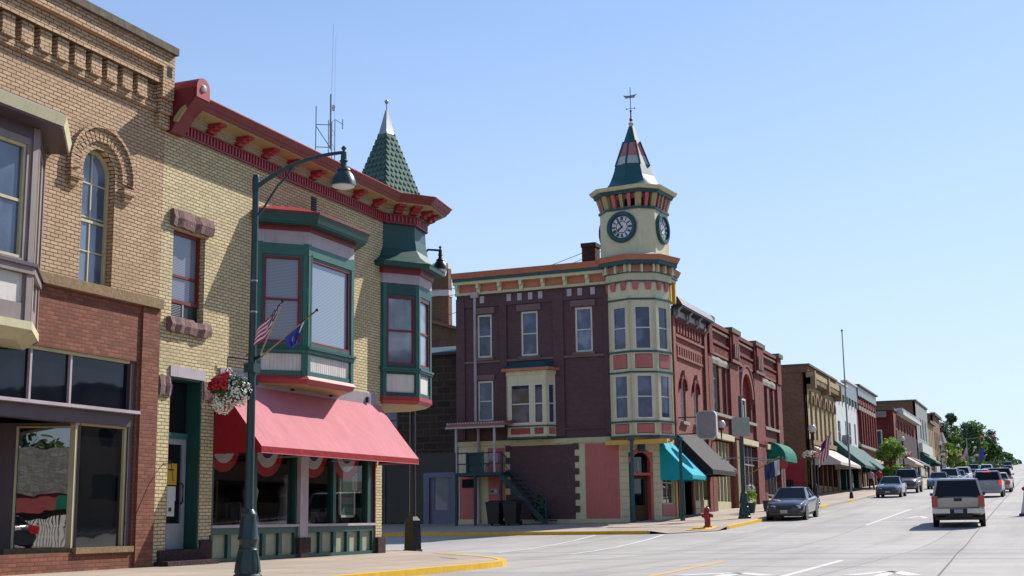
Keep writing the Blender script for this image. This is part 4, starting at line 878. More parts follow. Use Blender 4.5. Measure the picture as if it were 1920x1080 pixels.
# round corner bay (oriel)
OC = (-17.52, 58.15); OR = 1.55
def oring(r, z, c=OC): return octo(c, r, z, 177)
FS = []; T0 = oring(OR, 0)
for i in range(8):
    a, b = T0[i], T0[(i+1) % 8]; FS.append(Frame.between((a[0], a[1]), (b[0], b[1]), ((a[0]+b[0])/2-OC[0], (a[1]+b[1])/2-OC[1])))
w = MB()
for F in FS:
    L = F.L; m_ = .22
    wall(w, F, 0, L, 4.55, 12.0, [(m_, L-m_, 5.36, 7.34), (m_, L-m_, 8.50, 10.50)], 'cream_paint', .08)
    for z0, z1 in ((4.72, 5.10), (7.66, 8.26)): fbox(w, F, m_-.02, L-m_+.02, z0-.03, z1+.03, 0, .015, 'dark_metal'); fbox(w, F, m_, L-m_, z0, z1, .015, .025, 'salmon_panel')
    for t in (.25, .75): w.loft([[F.p(L*t-.11, 0, 11.25), F.p(L*t+.11, 0, 11.25), F.p(L*t+.11, .05, 11.25), F.p(L*t-.11, .05, 11.25)], [F.p(L*t-.16, 0, 11.62), F.p(L*t+.16, 0, 11.62), F.p(L*t+.16, .1, 11.62), F.p(L*t-.16, .1, 11.62)]], 'salmon_panel')
    for u in (0, L-.09): fbox(w, F, u, u+.09, 4.6, 11.0, 0, .02, 'pale_cream')
for r, z0, z1, mt in ((.06, 4.50, 4.60, 'teal_paint'), (.07, 5.18, 5.26, 'teal_paint'), (.05, 7.42, 7.50, 'teal_paint'), (.07, 8.36, 8.44, 'teal_paint'), (.05, 10.78, 10.86, 'teal_paint'), (.12, 11.62, 11.68, 'teal_paint'), (.10, 11.68, 12.02, 'pale_cream'), (.14, 12.02, 12.08, 'teal_paint')):
    w.loft([oring(OR+r, z0), oring(OR+r, z1)], mt)
w.loft([oring(OR-.1, 4.35), oring(OR-.02, 4.5)], 'orange_paint')
w.build('corner_bay', TB)
for i, F in enumerate(FS):
    if i in (0, 5, 6, 7):
        for z0, z1 in ((5.36, 7.34), (8.50, 10.50)): window(TB, F, .22, F.L-.22, z0, z1, 'white_paint', 'tower_glass', n=-.03, fw=.055, rail=.5, fd=.05)
w = MB(); w.loft([oring(OR+.08, 12.08), oring(OR+.08, 12.42)], 'cream_paint')
T0 = oring(OR+.08, 0)
for i in range(8):
    a, b = T0[i], T0[(i+1) % 8]; F = Frame.between((a[0], a[1]), (b[0], b[1]), ((a[0]+b[0])/2-OC[0], (a[1]+b[1])/2-OC[1])); L = F.L
    for p, q in ((.14, L/2-.09), (L/2+.09, L-.14)): fbox(w, F, p, q, 12.12, 12.38, 0, .02, 'orange_paint')
    for u in (0.02, L/2-.05, L-.12): fbox(w, F, u, u+.1, 12.05, 12.40, 0, .18, 'cream_paint')
w.loft([oring(OR+.40, 12.40), oring(OR+.42, 12.58)], 'teal_paint'); w.loft([oring(OR+.46, 12.58), oring(OR+.58, 12.82)], 'orange_paint')
w.loft([oring(OR+.5, 12.82), oring(OR-.1, 13.02)], 'spire_white'); w.build('bay_cornice', TB)
# clock shaft: square with cut corners
KC = (-17.62, 58.35); KA = R(-6.5)
def sq(h, c, z):   # half width h, corner cut c
    P = [(h, -h+c), (h, h-c), (h-c, h), (-h+c, h), (-h, h-c), (-h, -h+c), (-h+c, -h), (h-c, -h)]
    return [(KC[0]+x*math.cos(KA)-y*math.sin(KA), KC[1]+x*math.sin(KA)+y*math.cos(KA), z) for x, y in P]
w = MB(); w.loft([sq(1.40, .58, 12.8), sq(1.40, .58, 15.12)], 'cream_paint'); w.loft([sq(1.46, .60, 15.10), sq(1.46, .60, 15.20)], 'teal_paint')
w.build('clock_shaft', TB)
def kf(ang, h):   # frame of a shaft face: outward normal angle in shaft space
    n = (math.cos(KA+ang), math.sin(KA+ang)); U = (-n[1], n[0])
    return Frame(KC[0]+n[0]*h, KC[1]+n[1]*h, U, n)
NUM = 'XII I II III IV V VI VII VIII IX X XI'.split()
for ang in (R(-90), 0, R(180)):
    F = kf(ang, 1.40); zc = 14.28; g = MB(); k = 32
    def disc(mb, r, n, mt, r0=0.0, n0=0.0):
        P = [(r*math.cos(2*math.pi*i/k), r*math.sin(2*math.pi*i/k)) for i in range(k)]
        if r0:
            Q = [(r0*math.cos(2*math.pi*i/k), r0*math.sin(2*math.pi*i/k)) for i in range(k)]
            for i in range(k):
                j = (i+1) % k; q = [P[i], P[j], Q[j], Q[i]]; mb.hexa([F.p(u, n0, zc+z) for u, z in q]+[F.p(u, n, zc+z) for u, z in q], mt)
        else: mb.loft([[F.p(u, n0, zc+z) for u, z in P], [F.p(u, n, zc+z) for u, z in P]], mt)
    disc(g, .54, .05, 'clock_face'); disc(g, .74, .12, 'teal_paint', .54); disc(g, .69, .15, 'teal_paint', .58)
    cl = g.build('clock', TB); g = MB()
    disc(g, .535, .062, 'black_paint', .52, .05); disc(g, .295, .062, 'black_paint', .262, .05)
    for h, s in enumerate(NUM):
        t = math.pi/2-2*math.pi*h/12*(1); cx, cz = math.cos(t), math.sin(t); wd = {'I': .035, 'V': .07, 'X': .07}; tot = sum(wd[c] for c in s); x0 = -tot/2
        for c in s:
            def stroke(xa, ra, xb, rb, th=.016):
                for_ = []
                A0 = Vector((cx*ra+cz*xa, cz*ra-cx*xa)); B0 = Vector((cx*rb+cz*xb, cz*rb-cx*xb)); d = (B0-A0).normalized(); q = Vector((-d.y, d.x))*th
                g.poly([F.p(p.x, .064, zc+p.y) for p in (A0-q, B0-q, B0+q, A0+q)], 'black_paint')
            a, b = x0+.008, x0+wd[c]-.008; m2_ = (a+b)/2
            if c == 'I': stroke(m2_, .33, m2_, .49)
            elif c == 'V': stroke(m2_, .33, a, .49); stroke(m2_, .33, b, .49, .010)
            else: stroke(a, .33, b, .49); stroke(b, .33, a, .49, .010)
            x0 += wd[c]
    g.build('numerals', cl); g = MB()
    for t, L, th in ((122, .42, .028), (217, .34, .034)):
        d = Vector((math.cos(R(t)), math.sin(R(t)))); q = Vector((-d.y, d.x))
        P = [-q*th*.6-d*.08, d*L*.6-q*th*1.4, d*L, d*L*.6+q*th*1.4, q*th*.6-d*.08]; g.poly([F.p(p.x, .075, zc+p.y) for p in P], 'black_paint')
    g.build('hands', cl)
# belfry and eaves
w = MB(); w.loft([sq(1.12, .5, 15.2), sq(1.12, .5, 15.9)], 'dark_room')
T0 = sq(1.38, .56, 0); T1 = sq(1.56, .64, 0)
l = lambda p, q, s: (p[0]+(q[0]-p[0])*s, p[1]+(q[1]-p[1])*s)
for i in range(8):
    a, b = T0[i], T0[(i+1) % 8]; c, d = T1[i], T1[(i+1) % 8]; L = math.hypot(a[0]-b[0], a[1]-b[1]); n = 5 if L > 1.2 else 3
    for j in range(n):
        e = .15/L; t = j/(n-1)*(1-e)
        A_, B_, C_, D_ = l(a, b, t), l(a, b, t+e), l(c, d, t), l(c, d, t+e); ce = ((KC[0], KC[1])); I1, I2 = l(A_, ce, .16), l(B_, ce, .16)
        w.hexa([(*I1, 15.2), (*I2, 15.2), (*B_, 15.2), (*A_, 15.2), (*I1, 15.86), (*I2, 15.86), (*D_, 15.86), (*C_, 15.86)], 'spire_pink' if j % 2 else 'beige_soffit')
w.loft([sq(1.24, .54, 15.2), sq(1.24, .54, 15.30)], 'spire_pink'); w.loft([sq(1.26, .54, 15.66), sq(1.40, .6, 15.88)], 'orange_paint'); w.build('belfry', TB)
w = MB(); w.loft([sq(1.62, .68, 15.84), sq(1.68, .70, 16.0)], 'teal_paint'); w.loft([sq(1.74, .72, 16.0), sq(1.84, .76, 16.16)], 'cream_paint'); w.build('eaves', TB)
def spr(r, z): return octo(KC, r, z, 177+6.5, 8)
def srad(z): return .13+(1.06-.13)*(19.50-z)/(19.50-16.92)
w = MB()
w.loft([spr(1.70, 16.16), spr(1.42, 16.30), spr(1.22, 16.55), spr(srad(16.92), 16.92)], 'spire_green')
for z0, z1, mt in ((16.92, 17.50, 'spire_green'), (17.50, 17.92, 'spire_white'), (17.92, 18.62, 'spire_pink'), (18.62, 19.5, 'spire_green')): w.loft([spr(srad(z0), z0), spr(srad(z1), z1)], mt, caps=False)
for k in range(8):
    a = spr(srad(17.45)+.012, 17.45)[k]; b = spr(srad(18.7)+.012, 18.7)[k]; w.tube([a, b], .05, 'spire_green', 6)
w.build('spire', TB)
w = MB(); w.lathe((KC[0], KC[1], 19.25), [(.16, 0), (.12, .1), (.10, .35), (.13, .38), (.13, .44), (.04, .5)], 'cream_paint', 12); w.ball((KC[0], KC[1], 19.86), .09, 'oxblood'); w.tube([(KC[0], KC[1], 19.8), (KC[0], KC[1], 20.25)], .035, 'oxblood'); w.build('finial', TB)
w = MB(); x, y = KC; w.tube([(x, y, 20.2), (x, y, 21.5)], .018, 'dark_metal', 6); w.tube([(x-.2, y, 20.42), (x+.2, y, 20.42)], .010, 'dark_metal', 6); w.ball((x-.2, y, 20.42), .04, 'dark_metal', 6); w.ball((x+.2, y, 20.42), .04, 'dark_metal', 6); w.ball((x, y, 20.3), .06, 'dark_metal', 6)
vp_ = [(-.38, 21.12), (-.06, 21.08), (.36, 21.11), (.24, 21.04), (.21, 20.95), (-.26, 20.96), (-.28, 21.03)]
w.loft([[(x+a, y-.012, z) for a, z in vp_], [(x+a, y+.012, z) for a, z in vp_]], 'galvanised'); w.build('weathervane', TB)
w = MB(); w.box(-20.3, -19.62, 58.4, 59.1, 12.1, 14.0, 'dark_chimney'); w.box(-20.34, -19.58, 58.36, 59.14, 13.82, 14.02, 'dark_chimney'); w.build('chimney', TB)
# posts carrying the corner bay
for (x, y) in ((-17.55, TY-.62), (-15.62, 57.85)):
    g = MB(); z = prof(y)+.13; g.tube([(x, y, z), (x, y, z+.25)], .11, 'teal_paint'); g.tube([(x, y, z+.2), (x, y, 4.5)], .075, 'teal_paint'); g.box(x-.14, x+.14, y-.14, y+.14, 4.38, 4.5, 'teal_paint'); g.build('post', TB)
g = MB(); g.box(-18.8, -15.9, TY-.45, TY-.1, 4.3, 4.42, 'orange_paint'); g.box(-18.8, -15.9, TY-.6, TY-.45, 4.2, 4.40, 'yellow_paint'); g.build('bracket_beam', TB)
# outside stair with landing and canopy
SCn = thing('outside_stair', 'teal wooden stair with railed landing and small scalloped roof against the purple wall', 'staircase', (-24.6, TY-.8, gz-.05))
y0, y1 = TY-1.5, TY-.14
w = MB(); w.box(-25.9, -23.5, y0, y1, 2.95, 3.10, 'shaded_teal'); w.build('landing', SCn)
w = MB(); n = 11
for i in range(n):
    xa = -23.5+i*.19; z = 2.95-i*.205
    w.box(xa, xa+.25, y0+.05, y1-.05, z-.05, z, 'shaded_teal')
w.hexa([(-23.55, y0, 2.75), (-21.35, y0, .5), (-21.35, y0+.06, .5), (-23.55, y0+.06, 2.75), (-23.55, y0, 3.08), (-21.35, y0, .82), (-21.35, y0+.06, .82), (-23.55, y0+.06, 3.08)], 'shaded_teal')
w.build('steps', SCn)
w = MB()
for x in (-25.9, -25.3, -24.5, -23.55): w.box(x-.04, x+.04, y0, y0+.08, 3.1, 4.05, 'shaded_teal')
for z in (3.5, 4.0): w.box(-25.9, -23.55, y0+.02, y0+.06, z-.03, z+.03, 'shaded_teal')
w.tube([(-23.55, y0+.04, 4.0), (-21.4, y0+.04, 1.75)], .03, 'shaded_teal', 6); w.tube([(-23.55, y0+.04, 3.55), (-21.4, y0+.04, 1.3)], .022, 'shaded_teal', 6); w.tube([(-21.4, y0+.04, 1.8), (-21.4, y0+.04, gz-.1)], .04, 'shaded_teal', 6)
w.box(-25.3, -24.6, y0+.09, y0+.12, 3.1, 4.0, 'shaded_teal'); w.build('railing', SCn)
w = MB()
for x in (-25.85, -23.9): w = MB(); w.box(x-.05, x+.05, y0, y0+.1, 3.1, 5.2, 'lilac_white'); w.build('canopy_post', SCn)
w = MB(); w.hexa([(-26.28, y0-.15, 5.18), (-23.3, y0-.15, 5.22), (-23.3, y1+.1, 5.4), (-26.28, y1+.1, 5.4), (-26.28, y0-.15, 5.34), (-23.3, y0-.15, 5.38), (-23.3, y1+.1, 5.6), (-26.28, y1+.1, 5.6)], 'tin_roof')
w.box(-26.3, -23.3, y0-.2, y0-.15, 5.14, 5.22, 'lilac_white')
for i in range(22): w.ball((-26.2+i*.133, y0-.15, 5.38), .055, 'lilac_white', 6)
w.build('canopy_roof', SCn)
w = MB()
for x in (-25.85, -24.9, -23.6): w = MB(); w.box(x-.05, x+.05, y0, y0+.1, gz-.15, 2.95, 'shaded_teal'); w.build('support', SCn)
g = MB(); x, y, z = -24.3, TY-.95, 3.1
for dx in (-.25, .25): g.tube([(x+dx*1.1, y-.2, z), (x+dx*.8, y+.1, z+.42)], .025, 'lilac_white', 6); g.tube([(x+dx*1.1, y+.25, z), (x+dx*.9, y-.1, z+.42)], .025, 'lilac_white', 6); g.tube([(x+dx*.9, y+.15, z+.3), (x+dx*.8, y+.3, z+.95)], .025, 'lilac_white', 6)
g.box(x-.26, x+.26, y-.2, y+.2, z+.40, z+.44, 'lilac_white'); g.box(x-.2, x+.2, y+.26, y+.3, z+.55, z+.95, 'lilac_white')
g.build('chair', None, org=(x, y, z), label='pale garden chair standing on the stair landing', cat='chair')
# bins
def wheelie(x, y, label):
    z = prof(y)+.13; t = thing('wheelie_bin', label, 'trash bin', (x, y, z), 0, 'bins beside the stair')
    g = MB(); g.loft([[(x-.26, y-.26, z+.06), (x+.26, y-.26, z+.06), (x+.26, y+.26, z+.06), (x-.26, y+.26, z+.06)], [(x-.34, y-.34, z+1.0), (x+.34, y-.34, z+1.0), (x+.34, y+.34, z+1.0), (x-.34, y+.34, z+1.0)]], 'bin_black'); g.build('body', t)
    g = MB(); g.hexa([(x-.37, y-.40, z+.99), (x+.37, y-.40, z+.99), (x+.37, y+.38, z+1.05), (x-.37, y+.38, z+1.05), (x-.35, y-.36, z+1.04), (x+.35, y-.36, z+1.04), (x+.35, y+.36, z+1.13), (x-.35, y+.36, z+1.13)], 'black_paint'); g.build('lid', t)
    for s in (-1, 1): g = MB(); g.lathe((x+s*.3-.03, y+.3, z+.11), [(.11, 0), (.11, .06)], 'tyre', 12, ax='x'); g.build('wheel', t)
wheelie(-23.7, TY-1.9, 'black wheelie bin below the stair, the left one of two'); wheelie(-22.85, TY-1.95, 'black wheelie bin below the stair, the right one of two')
# utility boxes
g = MB(); fbox(g, S, -24.75, -24.3, 2.1, 2.4, .02, .1, 'sign_face'); fbox(g, S, -24.68, -24.56, 2.2, 2.3, .1, .13, 'dark_metal'); fbox(g, S, -24.5, -24.38, 2.2, 2.3, .1, .13, 'paper_white'); g.build('meter_box', TB)

# ------------------------------------------------------------------ dark stone building left of it
DS = thing('stone_building', 'dark rough stone building in shade between the turret and the purple building', 'building', (-31, 58, prof(58)))
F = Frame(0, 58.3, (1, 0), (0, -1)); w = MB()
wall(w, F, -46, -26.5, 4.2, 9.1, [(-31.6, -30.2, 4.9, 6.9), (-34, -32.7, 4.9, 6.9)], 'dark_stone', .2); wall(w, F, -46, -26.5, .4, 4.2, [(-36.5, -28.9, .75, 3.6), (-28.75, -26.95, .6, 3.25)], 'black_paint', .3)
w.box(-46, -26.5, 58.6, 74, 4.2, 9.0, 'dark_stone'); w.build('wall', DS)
w = MB(); w.hexa([(-46, 58.0, 9.0), (-26.45, 58.0, 9.0), (-26.45, 61.5, 9.75), (-46, 61.5, 9.75), (-46, 57.9, 9.12), (-26.45, 57.9, 9.12), (-26.45, 61.5, 9.9), (-46, 61.5, 9.9)], 'slate_blue'); w.build('roof', DS)
for h in ((-31.6, -30.2, 4.9, 6.9), (-34, -32.7, 4.9, 6.9)): window(DS, F, *h, 'dark_metal', 'tower_glass', n=-.1, fw=.08)
w = MB(); w.box(-36.5, -28.9, 59.3, 59.4, .7, 3.7, 'dim_room'); fbox(w, F, -31.0, -30.9, .75, 3.6, -.2, -.05, 'dark_metal'); fbox(w, F, -33.4, -33.3, .75, 3.6, -.2, -.05, 'dark_metal'); w.build('shop_frame', DS)
g = MB(); g.poly([F.p(-36.5, -.1, .75), F.p(-28.9, -.1, .75), F.p(-28.9, -.1, 3.6), F.p(-36.5, -.1, 3.6)], 'alley_glass'); g.build('shop_pane', DS)
g = MB(); fbox(g, F, -30.9, -30.4, 1.6, 2.4, -.6, -.58, 'paper_white'); fbox(g, F, -31.6, -31.55, .9, 3.0, -.6, -.55, 'lilac_white'); fbox(g, F, -30.1, -29.8, 2.6, 3.1, -.6, -.58, 'poster_yellow'); fbox(g, F, -30.8, -30.5, 1.1, 1.55, -.62, -.58, 'lilac_white'); g.build('window_display', DS)
w = MB()
for a, b in ((-28.75, -28.45), (-27.25, -26.95)): fbox(w, F, a, b, .6, 3.25, -.2, .04, 'door_blue')
fbox(w, F, -28.75, -26.95, 3.0, 3.25, -.2, .05, 'door_blue'); w.build('door_frame', DS)
w = MB(); fbox(w, F, -28.45, -27.25, .6, 1.45, -.18, -.1, 'door_blue'); 
for a, b in ((-28.45, -28.2), (-27.5, -27.25)): fbox(w, F, a, b, 1.45, 3.0, -.18, -.1, 'door_blue')
d_o = w.build('door', DS); g = MB(); fbox(g, F, -28.2, -27.5, 1.45, 3.0, -.15, -.13, 'tower_glass'); g.build('pane', d_o)
g = MB(); g.tube([F.p(-30.5, .05, 4.3), F.p(-30.5, .5, 4.3), F.p(-30.2, .55, 4.0)], .03, 'lilac_white', 6); g.lathe(F.p(-30.2, .55, 3.72), [(.16, 0), (.05, .25)], 'lilac_white', 10); g.build('wall_lamp', DS)
# chimney stack and gabled building behind
ch = thing('brick_stack', 'tall octagonal brown brick chimney with a white band behind the lamp head', 'chimney', (-43.1, 90.5, prof(90)))
w = MB(); w.loft([octo((-43.1, 90.5), .95, 5, 22.5), octo((-43.1, 90.5), .84, 18.0, 22.5)], 'chimney_brick'); w.build('lower_shaft', ch)
w = MB(); w.loft([octo((-43.1, 90.5), .88, 18.0, 22.5), octo((-43.1, 90.5), .88, 18.5, 22.5)], 'white_paint'); w.build('white_band', ch)
w = MB(); w.loft([octo((-43.1, 90.5), .84, 18.5, 22.5), octo((-43.1, 90.5), .8, 20.2, 22.5)], 'chimney_brick'); w.loft([octo((-43.1, 90.5), .82, 20.2, 22.5), octo((-43.1, 90.5), .80, 20.6, 22.5)], 'white_paint'); w.build('upper_shaft', ch)
gb = thing('gabled_building', 'brown brick building with a low sloping parapet behind the dark stone one', 'building', (-42, 88, prof(88)))
w = MB(); w.loft([[(-54, 87, 3), (-36, 87, 3), (-36, 87, 13.6), (-45.2, 87, 16.4), (-54, 87, 13.6)], [(-54, 104, 3), (-36, 104, 3), (-36, 104, 13.6), (-45.2, 104, 16.4), (-54, 104, 13.6)]], 'chimney_brick'); w.build('wall', gb)
w = MB(); w.hexa([(-45.2, 86.7, 16.4), (-35.8, 86.7, 13.5), (-35.8, 104, 13.5), (-45.2, 104, 16.4), (-45.2, 86.7, 16.62), (-35.8, 86.7, 13.72), (-35.8, 104, 13.72), (-45.2, 104, 16.62)], 'tin_roof'); w.build('roof_edge', gb)
# radio mast behind the cornice
mt = thing('radio_mast', 'thin lattice radio mast with whip aerials rising behind the red cornice', 'antenna mast', (-44.2, 75, prof(75)))
w = MB(); cx, cy = -43.95, 75
for k in range(3):
    a = 2*math.pi*k/3; w.tube([(cx+.25*math.cos(a), cy+.25*math.sin(a), 2), (cx+.25*math.cos(a), cy+.25*math.sin(a), 28)], .03, 'galvanised', 5)
for i in range(24):
    z = 4+i; w.tube([(cx+.25, cy, z), (cx-.12, cy+.2, z+.5), (cx-.12, cy-.2, z+.8), (cx+.25, cy, z+1)], .012, 'galvanised', 4)
w.build('lattice', mt)
w = MB(); w.tube([(cx-.1, cy, 26), (cx-.1, cy, 29.9)], .06, 'galvanised', 6); w.tube([(cx-.05, cy, 29.5), (cx+.05, cy, 35)], .011, 'lilac_white', 5); w.tube([(cx+.2, cy, 28), (cx+.25, cy, 34)], .007, 'lilac_white', 5); w.ball((cx+.12, cy, 28.9), .14, 'white_paint', 6, (1, 1, 2)); w.build('aerial', mt)
w = MB(); x = cx-1.25; w.tube([(x, cy, 26.1), (x, cy, 29.2)], .035, 'galvanised', 5); w.tube([(x, cy, 26.3), (cx, cy, 26.1)], .03, 'galvanised', 5); w.tube([(x, cy, 27.9), (cx, cy, 27.7)], .03, 'galvanised', 5); w.tube([(x, cy, 27.8), (cx-.1, cy, 26.1)], .03, 'galvanised', 5)
w.tube([(cx+.2, cy, 28.1), (cx+.9, cy, 27.6)], .02, 'galvanised', 5); w.tube([(cx+.85, cy, 27.3), (cx+.85, cy, 28.0)], .03, 'galvanised', 5); w.build('side_aerial', mt)
g = MB()
for (a, b) in (((-19.0, 58.6, 14.0), (-34, 70, 14.6)), ((-19.0, 58.6, 13.7), (-34, 70, 14.2)), ((-26.3, 60, 11.8), (-40, 72, 13.2))):
    P = [Vector(a).lerp(Vector(b), t/8)-Vector((0, 0, .5*math.sin(math.pi*t/8))) for t in range(9)]; g.tube(P, .015, 'black_paint', 4)
g.build('overhead_wire', None, org=(-19, 58.6, 14), label='thin black wires running left from the clock tower roof', cat='wires')
# ------------------------------------------------------------------ the rest of the block
def gnd(y, k=.14): return prof(y)+k
def shell(mb, u0, u1, zt, mat, deep=14, x=-17.15):
    z0 = prof(u0)-.3; mb.box(x-deep, x, u0+.01, u1-.01, z0, zt, mat)
def stepwall(mb, F, u0, u1, z0, z1, holes, mat, depth=.15): wall(mb, F, u0, u1, z0, z1, holes, mat, depth)
# red brick building with dark metal cornice
R1 = thing('brick_building', 'narrow salmon brick building with a dark metal cornice next to the clock tower', 'building', (-16.85, 64.9, gnd(64)))
w = MB(); hs = [(62.85, 63.75, 5.6, 7.7), (65.35, 66.25, 5.6, 7.7)]
wall(w, A, 61.5, 68.2, 4.9, 10.7, hs, 'salmon_brick', .22)
for h in hs: spandrel(w, A, (h[0]+h[1])/2, 7.25, .45, 7.7, 'salmon_brick', .22)
wall(w, A, 61.5, 68.2, .8, 4.9, [(61.9, 64.6, .95, 3.6), (64.9, 67.9, .95, 4.2)], 'salmon_brick', .3)
fbox(w, A, 61.5, 61.95, .8, 10.7, 0, .10, 'salmon_brick'); fbox(w, A, 67.55, 68.2, .8, 10.9, 0, .14, 'barn_red_brick')
w.box(-26, -17.1, 61.45, 68.2, 4.9, 11.2, 'dark_red_brick'); w.box(-26, -19.5, 61.5, 68.1, .5, 4.9, 'dim_room'); w.build('wall', R1)
w = MB()
for i in range(9): fbox(w, A, 62.3+i*.55, 62.52+i*.55, 9.95, 10.45, 0, .12, 'salmon_brick')
fbox(w, A, 61.95, 67.5, 9.72, 9.84, 0, .12, 'salmon_brick'); fbox(w, A, 61.95, 67.5, 10.45, 10.7, 0, .16, 'dark_red_brick')
fbox(w, A, 62.2, 67.2, 8.72, 8.84, 0, .10, 'salmon_brick'); fbox(w, A, 62.2, 67.2, 9.28, 9.36, 0, .08, 'salmon_brick')
for i in range(11): fbox(w, A, 62.3+i*.45, 62.5+i*.45, 8.84, 9.28, 0, .09, 'salmon_brick')
w.build('brick_frieze', R1)
w = MB(); fbox(w, A, 61.6, 68.1, 10.7, 11.12, 0, .12, 'dark_metal'); fbox(w, A, 61.6, 68.1, 11.12, 11.2, 0, .55, 'dark_metal')
w.hexa([A.p(61.55, .1, 11.2), A.p(68.15, .1, 11.2), A.p(68.15, .6, 11.2), A.p(61.55, .6, 11.2), A.p(61.55, .1, 11.62), A.p(68.15, .1, 11.62), A.p(68.15, .36, 11.62), A.p(61.55, .36, 11.62)], 'dark_metal')
for a in (62.1, 64.05, 66.0): fbox(w, A, a, a+1.5, 10.76, 11.04, .12, .15, 'lilac_white')
for a in (61.62, 63.72, 65.67, 67.75):
    w.tube([A.p(a+.15, .16, 10.6), A.p(a+.15, .3, 10.75), A.p(a+.15, .34, 11.0), A.p(a+.15, .5, 11.15)], .07, 'light_metal', 6)
w.build('cornice', R1)
for h in hs: window(R1, A, *h, 'white_paint', 'blind_glass', n=-.14, fw=.07, rail=.45, arch=True)
for h in hs:
    g = MB(); uc = (h[0]+h[1])/2; archring(g, A, uc, 7.25, .5, .68, 0, .12, 'dark_red_brick', -5, 185, 12); fbox(g, A, uc-.09, uc+.09, 7.85, 8.15, 0, .16, 'sandstone'); g.build('arch_hood', R1)
    g = MB(); fbox(g, A, h[0]-.15, h[1]+.15, 5.44, 5.6, 0, .16, 'grey_stone'); g.build('sill', R1)
w = MB()
for u in (61.9, 63.2, 64.6): fbox(w, A, u, u+.12, .95, 3.6, -.3, -.1, 'cream_paint' if u < 62 else 'black_paint')
fbox(w, A, 61.9, 67.9, 3.55, 3.7, -.3, -.05, 'black_paint')
for u in (64.9, 65.8, 66.6, 67.75): fbox(w, A, u, u+.14, .95, 4.2, -.3, -.02, 'cream_paint')
fbox(w, A, 64.9, 65.85, .95, 1.75, -.2, .02, 'pale_cream'); fbox(w, A, 66.65, 67.9, .98, 1.8, -.2, .02, 'pale_cream'); fbox(w, A, 64.9, 65.85, 1.35, 1.38, .02, .035, 'mauve_lintel'); fbox(w, A, 66.65, 67.9, 1.38, 1.41, .02, .035, 'mauve_lintel')
fbox(w, A, 65.9, 66.6, 1.0, 1.6, -.25, -.18, 'wood_pole')
w.build('shop_frame', R1)
g = MB(); fbox(g, A, 62, 67.9, 1.0, 3.6, -.28, -.26, 'dark_glass'); g.build('shop_pane', R1)
# red brick building with piers and an arch
R2 = thing('brick_building', 'long dark red brick building with stepped piers and one big arched window bay', 'building', (-16.85, 78, gnd(78)))
w = MB(); zt = 11.35
hs = [(69.5, 71.1, 6.5, 9.2), (71.75, 72.7, 6.5, 9.2), (76.3, 79.1, 6.5, 9.3), (83.1, 84.2, 6.6, 9.2), (84.9, 86.1, 6.6, 9.2)]
wall(w, A, 68.2, 88.3, 5.5, zt, hs, 'barn_red_brick', .3); spandrel(w, A, 77.7, 7.95, 1.4, 9.35, 'barn_red_brick', .3)
wall(w, A, 68.2, 88.3, 1.0, 5.5, [(68.9, 73.0, 1.1, 5.05), (75.9, 81.0, 1.3, 5.05), (82.4, 87.2, 1.7, 4.9)], 'barn_red_brick', .3)
w.box(-26, -17.2, 68.2, 88.3, 5.5, 11.0, 'dark_red_brick'); w.box(-26, -19.5, 68.3, 88.1, .9, 5.5, 'dim_room'); w.box(-26, -16.9, 88.0, 88.28, 1, 11.0, 'dark_red_brick')
w.build('wall', R2)
piers = [(68.2, 69.1), (73.2, 75.5), (79.7, 82.4), (86.9, 88.3)]
for i, (a, b) in enumerate(piers):
    g = MB(); zb = gnd((a+b)/2); fbox(g, A, a, b, zb, 9.6, 0, .16, 'barn_red_brick'); fbox(g, A, a+.1, b-.1, 9.6, 11.35, 0, .24, 'dark_red_brick'); fbox(g, A, a-.06, b+.06, 5.3, 5.5, 0, .24, 'dark_red_brick')
    if i in (1, 2):
        fbox(g, A, a+.4, b-.4, 9.6, 11.3, .24, .32, 'dark_red_brick')
        for k in range(3): fbox(g, A, a+.5+k*.45, a+.75+k*.45, 9.9, 10.7, .32, .40, 'pink_stone')
        fbox(g, A, a, b, 9.62, 9.78, .24, .34, 'pink_stone')
    fbox(g, A, a+.0, b-.0, 11.35, 11.62, -.2, .38, 'coping_stone'); g.build('pier', R2)
w = MB(); fbox(w, A, 68.2, 88.3, 11.2, 11.42, -.2, .22, 'dark_red_brick')
for a, b in ((69.1, 73.2), (75.5, 79.7), (82.4, 86.9)):
    fbox(w, A, a, b, 10.95, 11.07, 0, .18, 'pink_stone'); fbox(w, A, a, b, 10.3, 10.42, 0, .16, 'dark_red_brick'); fbox(w, A, a, b, 9.68, 9.8, 0, .12, 'salmon_brick')
    k = int((b-a)/.3)
    for i in range(k): fbox(w, A, a+.08+i*(b-a)/k, a+.08+i*(b-a)/k+.15, 9.8, 10.15, 0, .12, 'salmon_brick')
    fbox(w, A, a, b, 6.34, 6.5, 0, .22, 'grey_stone')
    fbox(w, A, a, b, 5.08, 5.4, 0, .26, 'pale_cream'); 
    if a != 75.5: roughslab(w, A, a, b, 9.2, 9.6, .12, 'grey_stone', int(a), 12)
w.build('brick_frieze', R2)
g = MB(); archring(g, A, 77.7, 7.95, 1.42, 1.85, 0, .14, 'salmon_brick', 0, 180, 18); archring(g, A, 77.7, 7.95, 1.85, 1.95, 0, .2, 'pink_stone', -8, 188, 18); g.build('arch_hood', R2)
for h in hs:
    if h[0] == 76.3: continue
    window(R2, A, *h, 'mauve_lintel' if h[0] > 71.5 else 'sage', 'pale_glass' if h[0] < 71 else 'tower_glass', n=-.16, fw=.1, rail=.72)
w = MB(); fbox(w, A, 76.3, 79.1, 6.5, 9.35, -.3, -.22, 'salmon_brick')
for i in range(8): fbox(w, A, 76.5+i*.35, 76.55+i*.35, 7.95, 9.3, -.22, -.18, 'bright_red_paint')
